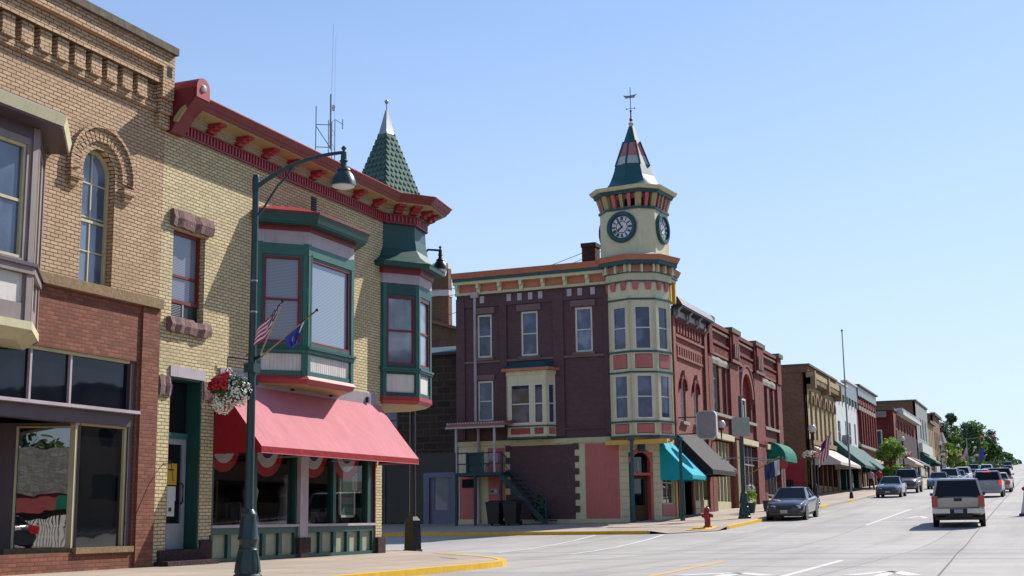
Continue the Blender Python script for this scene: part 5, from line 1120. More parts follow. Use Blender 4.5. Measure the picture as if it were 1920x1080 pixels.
w.build('arch_infill', R2); window(R2, A, 76.9, 78.3, 6.52, 7.9, 'white_paint', 'dark_glass', n=-.16, fw=.12, rail=None, cols=2)
for a, b, zb in ((68.9, 73.0, 1.2), (75.9, 81.0, 1.45), (82.4, 87.2, 1.75)):
    n = 5; w = MB()
    for i in range(n+1): fbox(w, A, a+(b-a-.12)*i/n, a+(b-a-.12)*i/n+.12, zb+.55, 5.0, -.25, -.05, 'pale_cream' if a < 70 else 'taupe_paint')
    fbox(w, A, a, b, zb, zb+.55, -.25, -.02, 'pale_cream'); fbox(w, A, a, b, 3.9, 4.0, -.25, -.03, 'taupe_paint'); w.build('shop_frame', R2)
    g = MB(); fbox(g, A, a, b, zb+.5, 5.0, -.2, -.18, 'dark_glass'); g.build('shop_pane', R2)
w = MB(); fbox(w, A, 73.5, 74.1, 1.1, 5.2, .16, .3, 'sandstone'); fbox(w, A, 74.5, 75.2, 1.1, 5.2, .16, .26, 'dark_red_brick'); fbox(w, A, 73.2, 75.6, 1.0, 1.35, .1, .4, 'grey_stone'); w.build('shop_column', R2)
# buff building: blank brown side wall and arched front
TN = thing('brick_building', 'buff building with six tall arched windows and a long blank brown side wall', 'building', (-16.85, 106, gnd(106)))
w = MB(); hs = [(100.2+i*2.07, 101.3+i*2.07, 6.6, 9.95) for i in range(6)]
wall(w, A, 99.3, 112.8, 6.0, 11.2, hs, 'buff_brick', .3)
for h in hs: spandrel(w, A, (h[0]+h[1])/2, 9.4, .55, 9.95, 'buff_brick', .3)
wall(w, A, 99.3, 112.8, 2.2, 6.0, [(99.9, 101.9, 3.2, 5.2), (102.3, 111.9, 2.4, 5.1)], 'sandstone', .3)
w.box(-42, -17.15, 99.3, 112.8, 1.8, 11.6, 'brown_brick'); w.build('wall', TN)
w = MB(); w.box(-42, -20.3, 99.25, 112.8, 11.6, 11.68, 'coping_stone'); w.box(-20.3, -16.7, 99.25, 112.85, 11.6, 12.15, 'brown_brick'); fbox(w, A, 99.2, 112.9, 12.1, 12.25, -3.4, .3, 'coping_stone'); w.build('parapet', TN)
w = MB(); fbox(w, A, 99.3, 112.8, 10.7, 11.2, 0, .3, 'coping_stone'); fbox(w, A, 99.2, 112.9, 11.2, 11.6, 0, .55, 'buff_brick')
for i in range(24): fbox(w, A, 99.5+i*.56, 99.75+i*.56, 10.8, 11.2, .3, .5, 'buff_brick')
for u in (99.3, 105.9, 112.2): fbox(w, A, u, u+.6, 10.4, 11.7, 0, .65, 'sandstone')
fbox(w, A, 99.3, 112.8, 6.2, 6.55, 0, .25, 'sandstone'); fbox(w, A, 99.3, 112.8, 5.3, 5.6, 0, .3, 'sandstone'); w.build('cornice', TN)
for h in hs:
    window(TN, A, *h, 'sandstone', 'shaded_blind_glass', n=-.2, fw=.1, rail=.5, arch=True); g = MB(); archring(g, A, (h[0]+h[1])/2, 9.4, .57, .85, 0, .2, 'sandstone', -10, 190, 12); g.build('arch_hood', TN)
w = MB()
for u in (99.9, 101.9, 104.3, 106.5, 109, 111.7): fbox(w, A, u, u+.35, 2.5, 5.3, -.2, .05, 'wood_brown')
fbox(w, A, 99.9, 112, 2.5, 3.2, -.2, 0, 'sandstone'); w.build('shop_frame', TN)
g = MB(); fbox(g, A, 100, 112, 3.1, 5.2, -.25, -.22, 'dark_glass'); g.build('shop_pane', TN)
w = MB(); w.box(-19.7, -17.4, 99.16, 99.28, 2.6, 5.1, 'bright_red_paint'); w.box(-19.2, -18.2, 99.1, 99.16, 2.4, 3.6, 'black_paint'); w.build('side_hoarding', TN)
g = MB(); fbox(g, A, 107.1, 107.9, 6.7, 7.2, -.1, .35, 'galvanised'); g.build('air_conditioner', TN)
# white building
WB = thing('rendered_building', 'white painted building with a stepped blue grey parapet and small dark windows', 'building', (-16.85, 119, gnd(119)))
w = MB(); hs = [(113.7, 115.2, 7.1, 8.9), (118.0, 118.7, 6.9, 9.1), (120.1, 121.4, 7.2, 9.1), (123.6, 124.6, 7.3, 9.2)]
wall(w, A, 112.9, 125.7, 5.8, 11.3, hs, 'white_render', .2); wall(w, A, 112.9, 125.7, 2.6, 5.8, [(113.4, 125.2, 2.9, 5.4)], 'deep_green', .4); w.box(-34, -17.1, 112.9, 125.7, 5.8, 11.4, 'white_render'); w.box(-34, -18.5, 112.9, 125.7, 2.4, 5.8, 'dim_room'); w.build('wall', WB)
for h in hs: window(WB, A, *h, 'white_paint', 'dark_glass', n=-.1, fw=.07, rail=.5)
w = MB(); fbox(w, A, 112.9, 119.2, 11.3, 12.15, -.3, .15, 'galvanised'); fbox(w, A, 119.2, 125.7, 11.3, 12.7, -.3, .15, 'galvanised'); fbox(w, A, 119.1, 125.8, 12.7, 12.85, -.35, .25, 'white_paint'); fbox(w, A, 112.9, 119.1, 12.15, 12.27, -.35, .25, 'white_paint')
for i in range(7): fbox(w, A, 113.4+i*1.9, 113.8+i*1.9, 10.7, 11.3, 0, .2, 'galvanised')
w.build('parapet', WB)
g = MB(); fbox(g, A, 115.9, 117.0, 6.95, 7.75, 0, .6, 'light_metal'); g.lathe(A.p(116.45, .6, 7.35), [(.34, 0), (.34, .05)], 'dark_metal', 12, ax='x'); g.build('air_conditioner', WB)
w = MB()
for u in (113.4, 117, 120.5, 124.9): fbox(w, A, u, u+.35, 3, 5.4, -.3, -.02, 'deep_green')
fbox(w, A, 113.4, 125.25, 5.25, 5.4, -.3, -.02, 'deep_green'); w.build('shop_frame', WB); g = MB(); fbox(g, A, 113.4, 125.2, 3.0, 5.4, -.3, -.28, 'dark_glass'); g.build('shop_pane', WB)
# crimson building
GB = thing('brick_building', 'crimson brick building with a pale green metal parapet and tall narrow windows', 'building', (-16.85, 132, gnd(132)))
w = MB(); hs = [(126.5+i*1.78, 127.4+i*1.78, 7.7, 10.7) for i in range(7)]
wall(w, A, 125.7, 139, 6.2, 11.9, hs, 'crimson_brick', .3); wall(w, A, 125.7, 139, 3, 6.2, [(126.2, 138.5, 3.5, 5.8)], 'crimson_brick', .3)
w.box(-34, -17.15, 125.7, 139, 3, 11.9, 'dark_red_brick'); w.build('wall', GB)
for h in hs: window(GB, A, *h, 'mauve_lintel', 'dark_glass', n=-.18, fw=.08, rail=.5)
w = MB(); fbox(w, A, 125.7, 139.1, 12.0, 12.95, -.3, .25, 'galvanised'); fbox(w, A, 125.6, 139.2, 12.9, 13.05, -.3, .45, 'coping_stone'); fbox(w, A, 125.7, 139, 7.2, 7.45, 0, .3, 'grey_stone'); fbox(w, A, 125.7, 139.1, 6.0, 6.3, 0, .6, 'pale_cream')
for h in hs: fbox(w, A, h[0]-.15, h[1]+.15, 10.7, 11.1, 0, .2, 'grey_stone'); fbox(w, A, h[1]+.25, h[1]+.6, 7.4, 11.8, 0, .18, 'crimson_brick'); fbox(w, A, h[0]-.1, h[1]+.1, 11.3, 11.7, 0, .12, 'crimson_brick')
w.build('cornice', GB)
w = MB()
for i in range(9): fbox(w, A, 126.2+i*1.5, 126.45+i*1.5, 3.3, 5.9, -.2, .05, 'oxblood' if i % 2 else 'pale_cream')
w.build('shop_frame', GB); g = MB(); fbox(g, A, 126.2, 138.5, 3.5, 5.8, -.25, -.2, 'dark_glass'); g.build('shop_pane', GB)
# dark red building with white framed side windows
DB = thing('brick_building', 'dark red brick building with white framed windows in its side wall behind the street tree', 'building', (-16.85, 168, gnd(168)))
SD = Frame(0, 156.5, (1, 0), (0, -1))
w = MB(); hs = [(160.5+i*3.3, 161.9+i*3.3, 8.8, 12) for i in range(6)]
wall(w, A, 156.5, 181.5, 7.6, 12.9, hs, 'barn_red_brick', .3); wall(w, A, 156.5, 181.5, 4, 7.6, [(158, 180, 5, 7.2)], 'sandstone', .3)
wall(w, SD, -40, -16.85, 4, 12.9, [(-20.6, -18.2, 8.1, 10.6)], 'dark_red_brick', .2); w.box(-40, -17.2, 156.8, 181.5, 4, 12.9, 'dark_red_brick'); w.build('wall', DB)
for i in (0, 1): window(DB, SD, -20.6+i*1.25, -19.45+i*1.25, 8.1, 10.6, 'white_paint', 'tower_glass', n=-.05, fw=.16, rail=None)
for h in hs: window(DB, A, *h, 'white_paint', 'dark_glass', n=-.2, fw=.1, rail=.5)
w = MB(); w.box(-24.5, -17.6, 156.1, 156.5, 12.0, 12.7, 'taupe_paint'); w.box(-40, -16.7, 156.2, 181.5, 12.8, 13.05, 'coping_stone'); fbox(w, A, 160, 181.5, 12.5, 12.9, 0, .8, 'far_white')
for i in range(14): fbox(w, A, 160.2+i*1.55, 160.7+i*1.55, 12.9, 13.3, 0, .7, 'far_white')
for i in range(22): fbox(w, A, 158.2+i*1.05, 158.55+i*1.05, 8.0, 10.6, .0, .15, 'taupe_paint')
w.build('cornice', DB)
w = MB()
for i in range(8): fbox(w, A, 158+i*2.9, 158.4+i*2.9, 5, 7.2, -.2, .1, 'far_white')
w.build('shop_frame', DB); g = MB(); fbox(g, A, 158, 180, 5, 7.2, -.25, -.2, 'dark_glass'); g.build('shop_pane', DB)
# taller grey fronted building
GT = thing('rendered_building', 'tall grey fronted building with brown side wall rising above its neighbours', 'building', (-16.85, 192, gnd(192)))
w = MB(); hs = [(188.5, 190.5, 11, 14), (192, 194, 11, 14), (196, 198, 11, 14)]
wall(w, A, 184, 201, 5, 16.1, hs+[(186, 199, 6, 8.6)], 'far_grey_wall', .3); w.box(-46, -17.2, 184, 201, 5, 16.0, 'brown_brick'); w.box(-46, -16.7, 183.9, 201, 16.0, 16.2, 'coping_stone'); w.build('wall', GT)
for h in hs: window(GT, A, *h, 'far_white', 'pale_glass', n=-.1, fw=.2, rail=.5)
w = MB(); fbox(w, A, 185, 200.5, 9.2, 10.4, 0, .5, 'far_white'); fbox(w, A, 190, 200.5, 8.6, 9.0, 0, .9, 'pale_cream'); w.build('sign_band', GT)
g = MB(); fbox(g, A, 186, 199, 6, 8.6, -.2, -.15, 'dark_glass'); g.build('shop_pane', GT)
for k, (a, b, zt, mt, lab, n) in enumerate(((201.2, 210.4, 14.5, 'buff_brick', 'small buff brick building between the grey front and the last brown one', 3), (210.6, 223, 16.3, 'brown_brick', 'last tall brown brick building of the row beside the pine tree', 4))):
    t = thing('brick_building', lab, 'building', (-16.85, (a+b)/2, gnd(a))); w = MB(); hs = [(a+1+i*(b-a-1)/n, a+2.1+i*(b-a-1)/n, 10.6, 13.4) for i in range(n)]
    wall(w, A, a, b, 6, zt, hs+[(a+1, b-1, 7, 9.2)], mt, .3); w.box(-32, -17.2, a, b, 5, zt-.1, mt); fbox(w, A, a-.1, b+.1, zt-.4, zt, -.3, .4, 'coping_stone'); w.build('wall', t)
    for h in hs: window(t, A, *h, 'far_white', 'dark_glass', n=-.15, fw=.12)
    g = MB(); fbox(g, A, a+1, b-1, 7, 9.2, -.2, -.15, 'dark_glass'); g.build('shop_pane', t)
# grey gabled house at the end
t = thing('gabled_house', 'low grey roofed building with a white gable below the far trees', 'house', (-22, 246, gnd(246)))
w = MB(); w.box(-30, -17.5, 240, 252, 7, 11.6, 'far_white'); w.poly([(-23.5, 239.98, 11.6), (-17.5, 239.98, 11.6), (-20.5, 239.98, 13.2)], 'far_white'); w.box(-19.9, -18.9, 239.9, 240, 8.6, 10.6, 'dark_glass'); w.box(-22.5, -21.5, 239.9, 240, 8.6, 10.6, 'dark_glass'); w.build('wall', t)
w = MB(); w.loft([[(-30.5, 239.6, 11.5), (-17.2, 239.6, 11.5), (-17.2, 252.4, 11.5), (-30.5, 252.4, 11.5)], [(-29, 245, 15.2), (-18.2, 245, 15.2), (-18.2, 247, 15.2), (-29, 247, 15.2)]], 'shingle_roof'); w.build('roof', t)

# ------------------------------------------------------------------ awnings of the far side
def awn(name, label, u0, u1, zt, zb, proj, mat, side=None, val=.22, scallop=False, dome=False, group=None, x=-16.85, stripes=None):
    t = thing(name, label, 'awning', (x, (u0+u1)/2, zb), 0, group); g = MB(); k = 8
    if dome: P = [(proj*math.sin(R(90*i/k)), zt-(zt-zb-val)*(1-math.cos(R(90*i/k)))) for i in range(k+1)]
    else: P = [(proj*i/k, zt+(zb+val-zt)*i/k-.03*math.sin(math.pi*i/k)) for i in range(k+1)]
    m3 = max(2, int((u1-u0)/1.0))
    vs = [(x+.02+n, u0+(u1-u0)*j/m3, z-.02*math.sin(j*2.3)*math.sin(math.pi*i/k)) for i, (n, z) in enumerate(P) for j in range(m3+1)]
    g.raw(vs, [(i*(m3+1)+j, i*(m3+1)+j+1, (i+1)*(m3+1)+j+1, (i+1)*(m3+1)+j) for i in range(k) for j in range(m3)], mat, True); g.build('canopy', t)
    g = MB(); xx = x+.02+proj+.004
    if scallop:
        n = int((u1-u0)/.28)
        for i in range(n):
            a = u0+(u1-u0)*i/n; b = u0+(u1-u0)*(i+1)/n; g.poly([(xx, a, zb+val), (xx, b, zb+val), (xx, b, zb+.08), (xx, (a+b)/2, zb), (xx, a, zb+.08)], mat)
    else: g.poly([(xx, u0, zb+val), (xx, u1, zb+val), (xx, u1, zb), (xx, u0, zb)], side or mat)
    g.build('valance', t)
    for u in (u0, u1):
        g = MB(); g.poly([(x+.02+n, u, z) for n, z in P]+[(x+.02+proj, u, zb), (x+.02, u, zb)], side or mat); g.build('side_panel', t)
    g = MB()
    for u in (u0+.05, u1-.05): g.tube([(x, u, zb+.1), (x+proj, u, zb+val-.04)], .02, 'light_metal', 5)
    g.build('awning_frame', t)
    if stripes:
        g = MB()
        for u in stripes: fb = .06; g.raw([(x+.02+n, u+s*fb, z+.02) for n, z in P for s in (-1, 1)], [(2*i, 2*i+1, 2*i+3, 2*i+2) for i in range(k)], 'light_metal')
        g.build('seam', t)
    return t
awn('shop_awning', 'turquoise awning with a scalloped edge beside the corner door', 58.75, 61.35, 4.38, 2.62, 1.5, 'awning_turquoise', scallop=True)
awn('shop_awning', 'large black awning right of the turquoise one', 61.6, 66.4, 5.0, 2.95, 1.75, 'awning_black')
awn('shop_awning', 'narrow black awning over the cream shop front', 66.6, 68.0, 4.6, 3.1, 1.5, 'awning_black')
awn('shop_awning', 'small domed green awning at the end of the dark red building', 83.5, 87.5, 5.6, 4.35, 1.1, 'awning_green', dome=True)
awn('shop_awning', 'cream awning on the buff building near the hanging flag', 99.8, 110.6, 6.2, 4.65, 2.1, 'awning_cream')
awn('shop_awning', 'wide dark green awning across the white building', 111.2, 127.5, 7.1, 4.75, 2.4, 'awning_dark_green', stripes=(115, 119, 123))
awn('shop_awning', 'white awning behind the street tree', 160, 170, 8.0, 6.7, 1.8, 'awning_cream'); awn('shop_awning', 'small grey awning beyond the street tree', 171, 181, 8.1, 7.0, 1.6, 'awning_grey')
awn('shop_awning', 'dark green awning below the white sign band of the grey front', 186, 200, 9.3, 7.7, 2.0, 'awning_dark_green')
# blank projecting sign
t = thing('projecting_sign', 'blank grey rounded sign projecting above the black awning', 'sign', (-16.85, 60.6, 4.8))
def rrect(cx, cz, w_, h_, r, k=5):
    P = []
    for (sx, sz, a0) in ((1, 1, 0), (-1, 1, 90), (-1, -1, 180), (1, -1, 270)):
        for i in range(k+1): a = R(a0+90*i/k); P.append((cx+sx*(w_/2-r)+r*math.cos(a), cz+sz*(h_/2-r)+r*math.sin(a)))
    return P
# it hangs across the pavement, facing down the street
yS = 61.9; P = rrect(-15.35, 5.30, .98, 1.36, .26); g = MB(); g.loft([[(x, yS-.12, z) for x, z in P], [(x, yS+.12, z) for x, z in P]], 'sign_rim'); g.build('sign_box', t)
P = rrect(-15.35, 5.30, .90, 1.28, .23); g = MB(); g.loft([[(x, yS-.135, z) for x, z in P], [(x, yS-.12, z) for x, z in P]], 'sign_face'); g.build('sign_panel', t)
g = MB(); g.tube([(-16.85, yS, 5.7), (-15.8, yS, 5.7)], .03, 'dark_metal', 6); g.tube([(-16.85, yS, 4.9), (-15.8, yS, 4.9)], .03, 'dark_metal', 6); g.build('sign_bracket', t)
t = thing('globe_lamp', 'white globe lamp on a short bracket beside the blank sign', 'lamp', (-16.7, 68.4, 5.0)); g = MB(); g.tube([(-16.85, 68.4, 4.9), (-16.2, 68.4, 4.9), (-16.2, 68.4, 5.5)], .05, 'black_paint', 6); g.lathe((-16.2, 68.4, 5.45), [(.12, 0), (.16, .1)], 'black_paint', 8); g.build('bracket', t); g = MB(); g.ball((-16.2, 68.4, 5.75), .24, 'globe_white', 12); g.build('globe', t)

# ------------------------------------------------------------------ street lamps
def lampbase(g, x, y, z, mt, s=1.0):
    g.lathe((x, y, z), [(.245*s, 0), (.245*s, .10), (.21*s, .13), (.215*s, .2), (.20*s, .34), (.165*s, .50), (.17*s, .53), (.15*s, .56), (.155*s, .64), (.185*s, .70), (.165*s, .76), (.145*s, .95), (.12*s, 1.08), (.13*s, 1.12), (.115*s, 1.15), (.085*s, 1.2)], mt, 20)
    for k in range(8):
        a = 2*math.pi*k/8; c, s_ = math.cos(a), math.sin(a)
        g.tube([(x+.21*c*s, y+.21*s_*s, z+.15), (x+.185*c*s, y+.185*s_*s, z+.35), (x+.155*c*s, y+.155*s_*s, z+.5)], .022, mt, 5)
def lamphead(g, x, y, z, mt):   # hangs from z
    g.lathe((x, y, z), [(.015, .12), (.05, .08), (.02, .03), (.05, 0), (.055, -.14), (.08, -.16), (.05, -.19), (.06, -.26), (.12, -.31), (.13, -.33), (.115, -.35), (.16, -.40), (.20, -.47), (.225, -.56), (.235, -.62), (.22, -.62), (.1, -.55)], mt, 20)
LX, LY, LZ = -12.72, 19.1, 0.09
near = thing('street_lamp', 'tall dark green foreground street lamp with curved arm, two flags and a flower basket', 'street lamp', (LX, LY, LZ))
g = MB(); lampbase(g, LX, LY, LZ-.12, 'lamp_green'); g.build('lamp_base', near)
g = MB(); g.tube([(LX, LY, 1.1), (LX, LY, 3.6), (LX, LY, 5.0), (LX, LY, 7.0)], [.078, .07, .062, .055], 'lamp_green', 16)
for z in (4.55, 5.1): g.tube([(LX, LY, z), (LX, LY, z+.03)], .068, 'light_metal', 12)
g.lathe((LX, LY, 6.75), [(.066, 0), (.066, .22), (.05, .28)], 'lamp_green', 12); g.build('pole', near)
ad = Vector((.93, .36)).normalized(); L_ = 1.56
g = MB(); P = []
for i in range(13):
    t = i/12; P.append((LX+ad.x*L_*t, LY+ad.y*L_*t, 6.80+.12*t+.55*(1-(1-t)**2.2)*.9))
g.tube(P, [.045-.015*i/12 for i in range(13)], 'lamp_green', 10)
Q = [(LX+ad.x*L_*t, LY+ad.y*L_*t, 6.25+(P[int(t*12)][2]-6.25)*(math.sin(t/.5*math.pi/2))) for t in (0, .083, .167, .25, .333, .417)]
g.tube(Q, .02, 'lamp_green', 6); g.build('arm', near)
hx, hy, hz = P[-1]
g = MB(); lamphead(g, hx, hy, hz, 'lamp_green'); hd = g.build('lamp_head', near); g = MB(); g.lathe((hx, hy, hz-.60), [(.21, 0), (.2, -.03), (.12, -.06)], 'globe_white', 16); g.build('lens', hd)
g = MB(); g.box(LX-.1, LX+.1, LY-.1, LY+.1, 3.50, 3.66, 'lamp_green'); g.tube([(LX, LY, 3.72), (LX+.22, LY-.05, 3.78)], .03, 'black_paint', 6); g.build('flag_socket', near)
rt = Vector((.86, .36, 0)).normalized()
g = MB(); bx, by = LX-.42*rt.x-.0, LY-.42*rt.y; g.tube([(LX, LY, 3.72), (bx, by, 3.78)], .012, 'black_paint', 6); g.tube([(bx, by, 3.78), (bx, by, 3.60)], .01, 'black_paint', 5); g.build('basket_bracket', near)
# flower basket
t = thing('flower_basket', 'hanging basket of red and white flowers on the near lamp post', 'flower basket', (bx+.04, by, 3.25), 0)
g = MB(); c = Vector((bx+.06, by, 3.22))
for k in range(4): a = math.pi/2*k+.4; g.tube([(bx, by, 3.6), (c.x+.26*math.cos(a), c.y+.26*math.sin(a), 3.22)], .006, 'black_paint', 4)
g.lathe((c.x, c.y, 2.98), [(.05, 0), (.18, .05), (.27, .22), (.28, .26)], 'mulch_green', 14); g.build('basket_bowl', t)
def blossoms(mb, c, r, n, mat, cond, s=(.018, .035), sc=(1, 1, 1)):
    k = 0
    while k < n:
        p = Vector([rnd.gauss(0, 1) for _ in range(3)]).normalized(); rr = r*rnd.uniform(.78, 1.06)
        if not cond(p): continue
        q = Vector((c[0]+p.x*rr*sc[0], c[1]+p.y*rr*sc[1], c[2]+p.z*rr*sc[2])); e = rnd.uniform(*s)
        nn = (p+Vector([rnd.uniform(-.7, .7) for _ in range(3)])).normalized(); a = nn.orthogonal().normalized()*e; b = nn.cross(a)
        mb.poly([q+a, q+b, q-a, q-b], mat); k += 1
rv = rt
g = MB(); blossoms(g, c, .32, 650, 'leaf_mid', lambda p: p.z > -.9, sc=(1, 1, .8)); g.build('foliage', t)
side = lambda p: p.x*rv.x+p.y*rv.y
g = MB(); blossoms(g, c, .355, 620, 'petal_red', lambda p: side(p) < .05 and p.z > -.1, (.02, .045), (1, 1, .78)); g.build('red_flowers', t)
g = MB(); blossoms(g, (c.x+.04*rv.x, c.y+.04*rv.y, c.z-.02), .35, 600, 'petal_white', lambda p: side(p) > -.02 or p.z < -.25, (.012, .028), (1, 1, .85)); blossoms(g, (c.x-.16*rv.x, c.y, c.z-.25), .18, 240, 'petal_white', lambda p: p.z < .5, (.012, .028)); g.build('white_flowers', t)
# flags on the near lamp
def flagpole(name, label, tip, base, mats, hang, wd):
    t = thing(name, label, 'flag', base); b = Vector(base); p = Vector(tip); g = MB(); g.tube([b, b.lerp(p, .9)], .013, 'wood_pole', 6); g.tube([b.lerp(p, .72 if mats != 'us' else .95), p], .013, 'black_paint', 6); g.ball(p, .03, 'black_paint', 6); g.build('staff', t)
    return t, b, p
base = (LX+.12, LY, 3.72)
t, b, p = flagpole('flag', 'striped red white and blue flag on the shorter staff of the near lamp', (base[0]+.40, base[1]+.12, 4.74), base, 'us', 0, 0)
# cloth hangs from the upper staff and is blown down and to the left
g = MB(); nu, nv = 26, 9; top = p; low = b.lerp(p, .42); L1 = Vector((-.44, -.12, -.40))
def fp(i, j):
    s = j/nv; tt = i/nu; st = top.lerp(low, s); q = st+L1*tt*(1-.1*s)+Vector((0, 0, -.10*tt*(1-s)))
    f = math.sin(tt*9+s*3)*.035*min(1, tt*3); return q+Vector((.3*f, -1.0*f, .25*f))
for i in range(nu):
    for j in range(nv):
        mt = 'flag_blue' if (i < nu*.36 and j < 5) else ('flag_red' if j % 2 == 0 else 'flag_white')
        if mt == 'flag_blue' and (i*2+j*3) % 5 == 0: mt = 'flag_white'
        g.poly([fp(i, j), fp(i+1, j), fp(i+1, j+1), fp(i, j+1)], mt, True)
g.build('cloth', t)
t, b, p = flagpole('flag', 'dark blue flag hanging on the longer slanting staff of the near lamp', (base[0]+.98, base[1]+.30, 4.56), base, 'bl', 0, 0)
g = MB(); nu, nv = 14, 10; top = b.lerp(p, .80); low = b.lerp(p, .45)
def fp(i, j):
    s = j/nv; tt = i/nu; st = top.lerp(low, s*(.35+.65*(1-tt*.6))); d = Vector((-.12*(1-s)-.05, 0, -.42+.10*s)); f = math.sin(s*14+tt*2)*.035*min(1, tt*2+.2); return st+d*tt+Vector((.2*f, -f, 0))
for i in range(nu):
    for j in range(nv):
        mt = 'state_flag_blue'
        if j < 1 and i < 7: mt = 'petal_white'
        if 5 < i < 9 and 4 < j < 7: mt = 'flag_white' if (i+j) % 2 else 'poster_yellow'
        g.poly([fp(i, j), fp(i+1, j), fp(i+1, j+1), fp(i, j+1)], mt, True)
g.build('cloth', t)
# the whole near lamp stands 0.3 m behind the kerb; it and what it carries are 0.866 of the size they were drawn at
for o in [o for o in bpy.data.objects if o.parent is None and o.type == 'EMPTY' and o.get('category') in ('street lamp', 'flag', 'flower basket')]:
    l_ = o.location; o.location = (-11.02+.866*(l_.x-LX), 16.54+.866*(l_.y-LY), .204+.866*(l_.z-LZ)); o.scale = (.866,)*3
# black lamp by the turret
L2 = thing('street_lamp', 'black street lamp with a square base standing behind the turret corner', 'street lamp', (-17.4, 34.55, .1))
x, y = -17.4, 34.55; g = MB(); g.loft([octo((x, y), .30, .0, 45, 4), octo((x, y), .30, .12, 45, 4)], 'lamp_black', smooth=False); g.loft([octo((x, y), .28, .12, 30, 6), octo((x, y), .25, .95, 30, 6), octo((x, y), .15, 1.06, 30, 6)], 'lamp_black'); g.build('lamp_base', L2)
g = MB(); g.tube([(x, y, 1.0), (x, y, 4.5), (x, y, 8.3)], [.10, .085, .07], 'lamp_black', 12); g.build('pole', L2)
g = MB(); P = [(x, y, 8.25), (x+.15, y+.1, 8.7), (x+.4, y+.25, 9.0), (x+.72, y+.42, 8.98)]; g.tube(P, .035, 'lamp_black', 8); g.build('arm', L2)
g = MB(); lamphead(g, P[-1][0], P[-1][1], 9.0, 'lamp_black'); hd = g.build('lamp_head', L2); g = MB(); g.lathe((P[-1][0], P[-1][1], 8.40), [(.2, 0), (.2, -.05), (.17, -.2), (.1, -.25)], 'globe_white', 14); g.build('lens', hd)
# tall green lamp post carrying the back of a square sign
x, y = -13.2, 59.6; z = gnd(y, .12)
t = thing('street_lamp', 'dark green lamp post near the parked plum car with sign arms halfway up', 'street lamp', (x, y, z)); g = MB(); lampbase(g, x, y, z, 'lamp_green', 1.2); g.build('lamp_base', t)
g = MB(); g.tube([(x, y, z+.9), (x, y, 6.4)], [.10, .07], 'lamp_green', 10); g.build('pole', t)
g = MB(); g.tube([(x-1.0, y, 3.55), (x+.1, y, 3.6), (x+1.4, y+.2, 3.45)], .022, 'light_metal', 5); g.tube([(x-.1, y, 3.5), (x+1.4, y+.2, 3.38)], .022, 'light_metal', 5); g.build('banner_arm', t)
t = thing('road_sign', 'grey back of a square sign mounted on the green lamp post', 'sign', (x, y-.12, 4.55)); g = MB(); P = rrect(x+.02, 4.98, .82, .86, .05, 3); g.loft([[(a, y-.13, b) for a, b in P], [(a, y-.11, b) for a, b in P]], 'sign_back'); g.build('sign_panel', t); g = MB(); g.box(x-.3, x+.3, y-.11, y-.08, 4.7, 4.74, 'galvanised'); g.box(x-.3, x+.3, y-.11, y-.08, 5.2, 5.24, 'galvanised'); g.build('sign_bracket', t)
# globe lamps with baskets further up
def globelamp(x, y, label, ref=None):
    z = gnd(y, .12)
    t = thing('street_lamp', label, 'street lamp', (x, y, z), 0, 'globe lamps up the street'); g = MB(); lampbase(g, x, y, z, 'lamp_black', 1.0); g.build('lamp_base', t)
    g = MB(); g.tube([(x, y, z+1), (x, y, z+3.75)], [.075, .055], 'lamp_black', 8); g.lathe((x, y, z+3.7), [(.06, 0), (.12, .1), (.1, .4), (.17, .5)], 'lamp_black', 8); g.build('pole', t)
    g = MB(); g.ball((x, y, z+4.42), .25, 'globe_white', 12); g.build('globe', t)
    return t
GL = [(-13.1, 78.3, 'black lamp post with a white globe in front of the buff building'), (-13.1, 128, 'globe lamp post beside the crimson building'), (-13.1, 172, 'globe lamp post beyond the street tree'), (-13.1, 205, 'globe lamp post in front of the last brown building'), (-13.1, 250, 'most distant globe lamp post before the trees')]
g0 = globelamp(*GL[0])
for x, y, lb in GL[1:]: copy_tree(g0, (x, y, gnd(y, .12)), label=lb)
def basket(x, y, z, label, red):
    t = thing('flower_basket', label, 'flower basket', (x, y, z), 0, 'flower baskets on the globe lamps'); g = MB(); g.lathe((x, y, z-.3), [(.08, 0), (.3, .2), (.34, .32)], 'mulch_green', 10); g.build('basket_bowl', t)
    g = MB(); blossoms(g, (x, y, z), .42, 260, 'petal_white', lambda p: p.z > -.4, (.03, .06), (1.1, 1.1, .7)); g.build('white_flowers', t)
    g = MB(); blossoms(g, (x+.3, y, z), .32, 120, 'petal_red', lambda p: p.z > -.5, (.03, .06)); g.build('red_flowers', t)
basket(-13.25, 78.0, gnd(78)+2.85, 'white flower basket on the lamp post by the buff building', 0)
for k, (y, z) in enumerate(((128, 0), (172, 0), (205, 0), (250, 0))): basket(-12.9, y-.2, gnd(y)+2.9, ('flower basket on the lamp by the crimson building', 'flower basket on the lamp beyond the street tree', 'flower basket on the lamp by the last brown building', 'farthest flower basket before the trees')[k], 0)
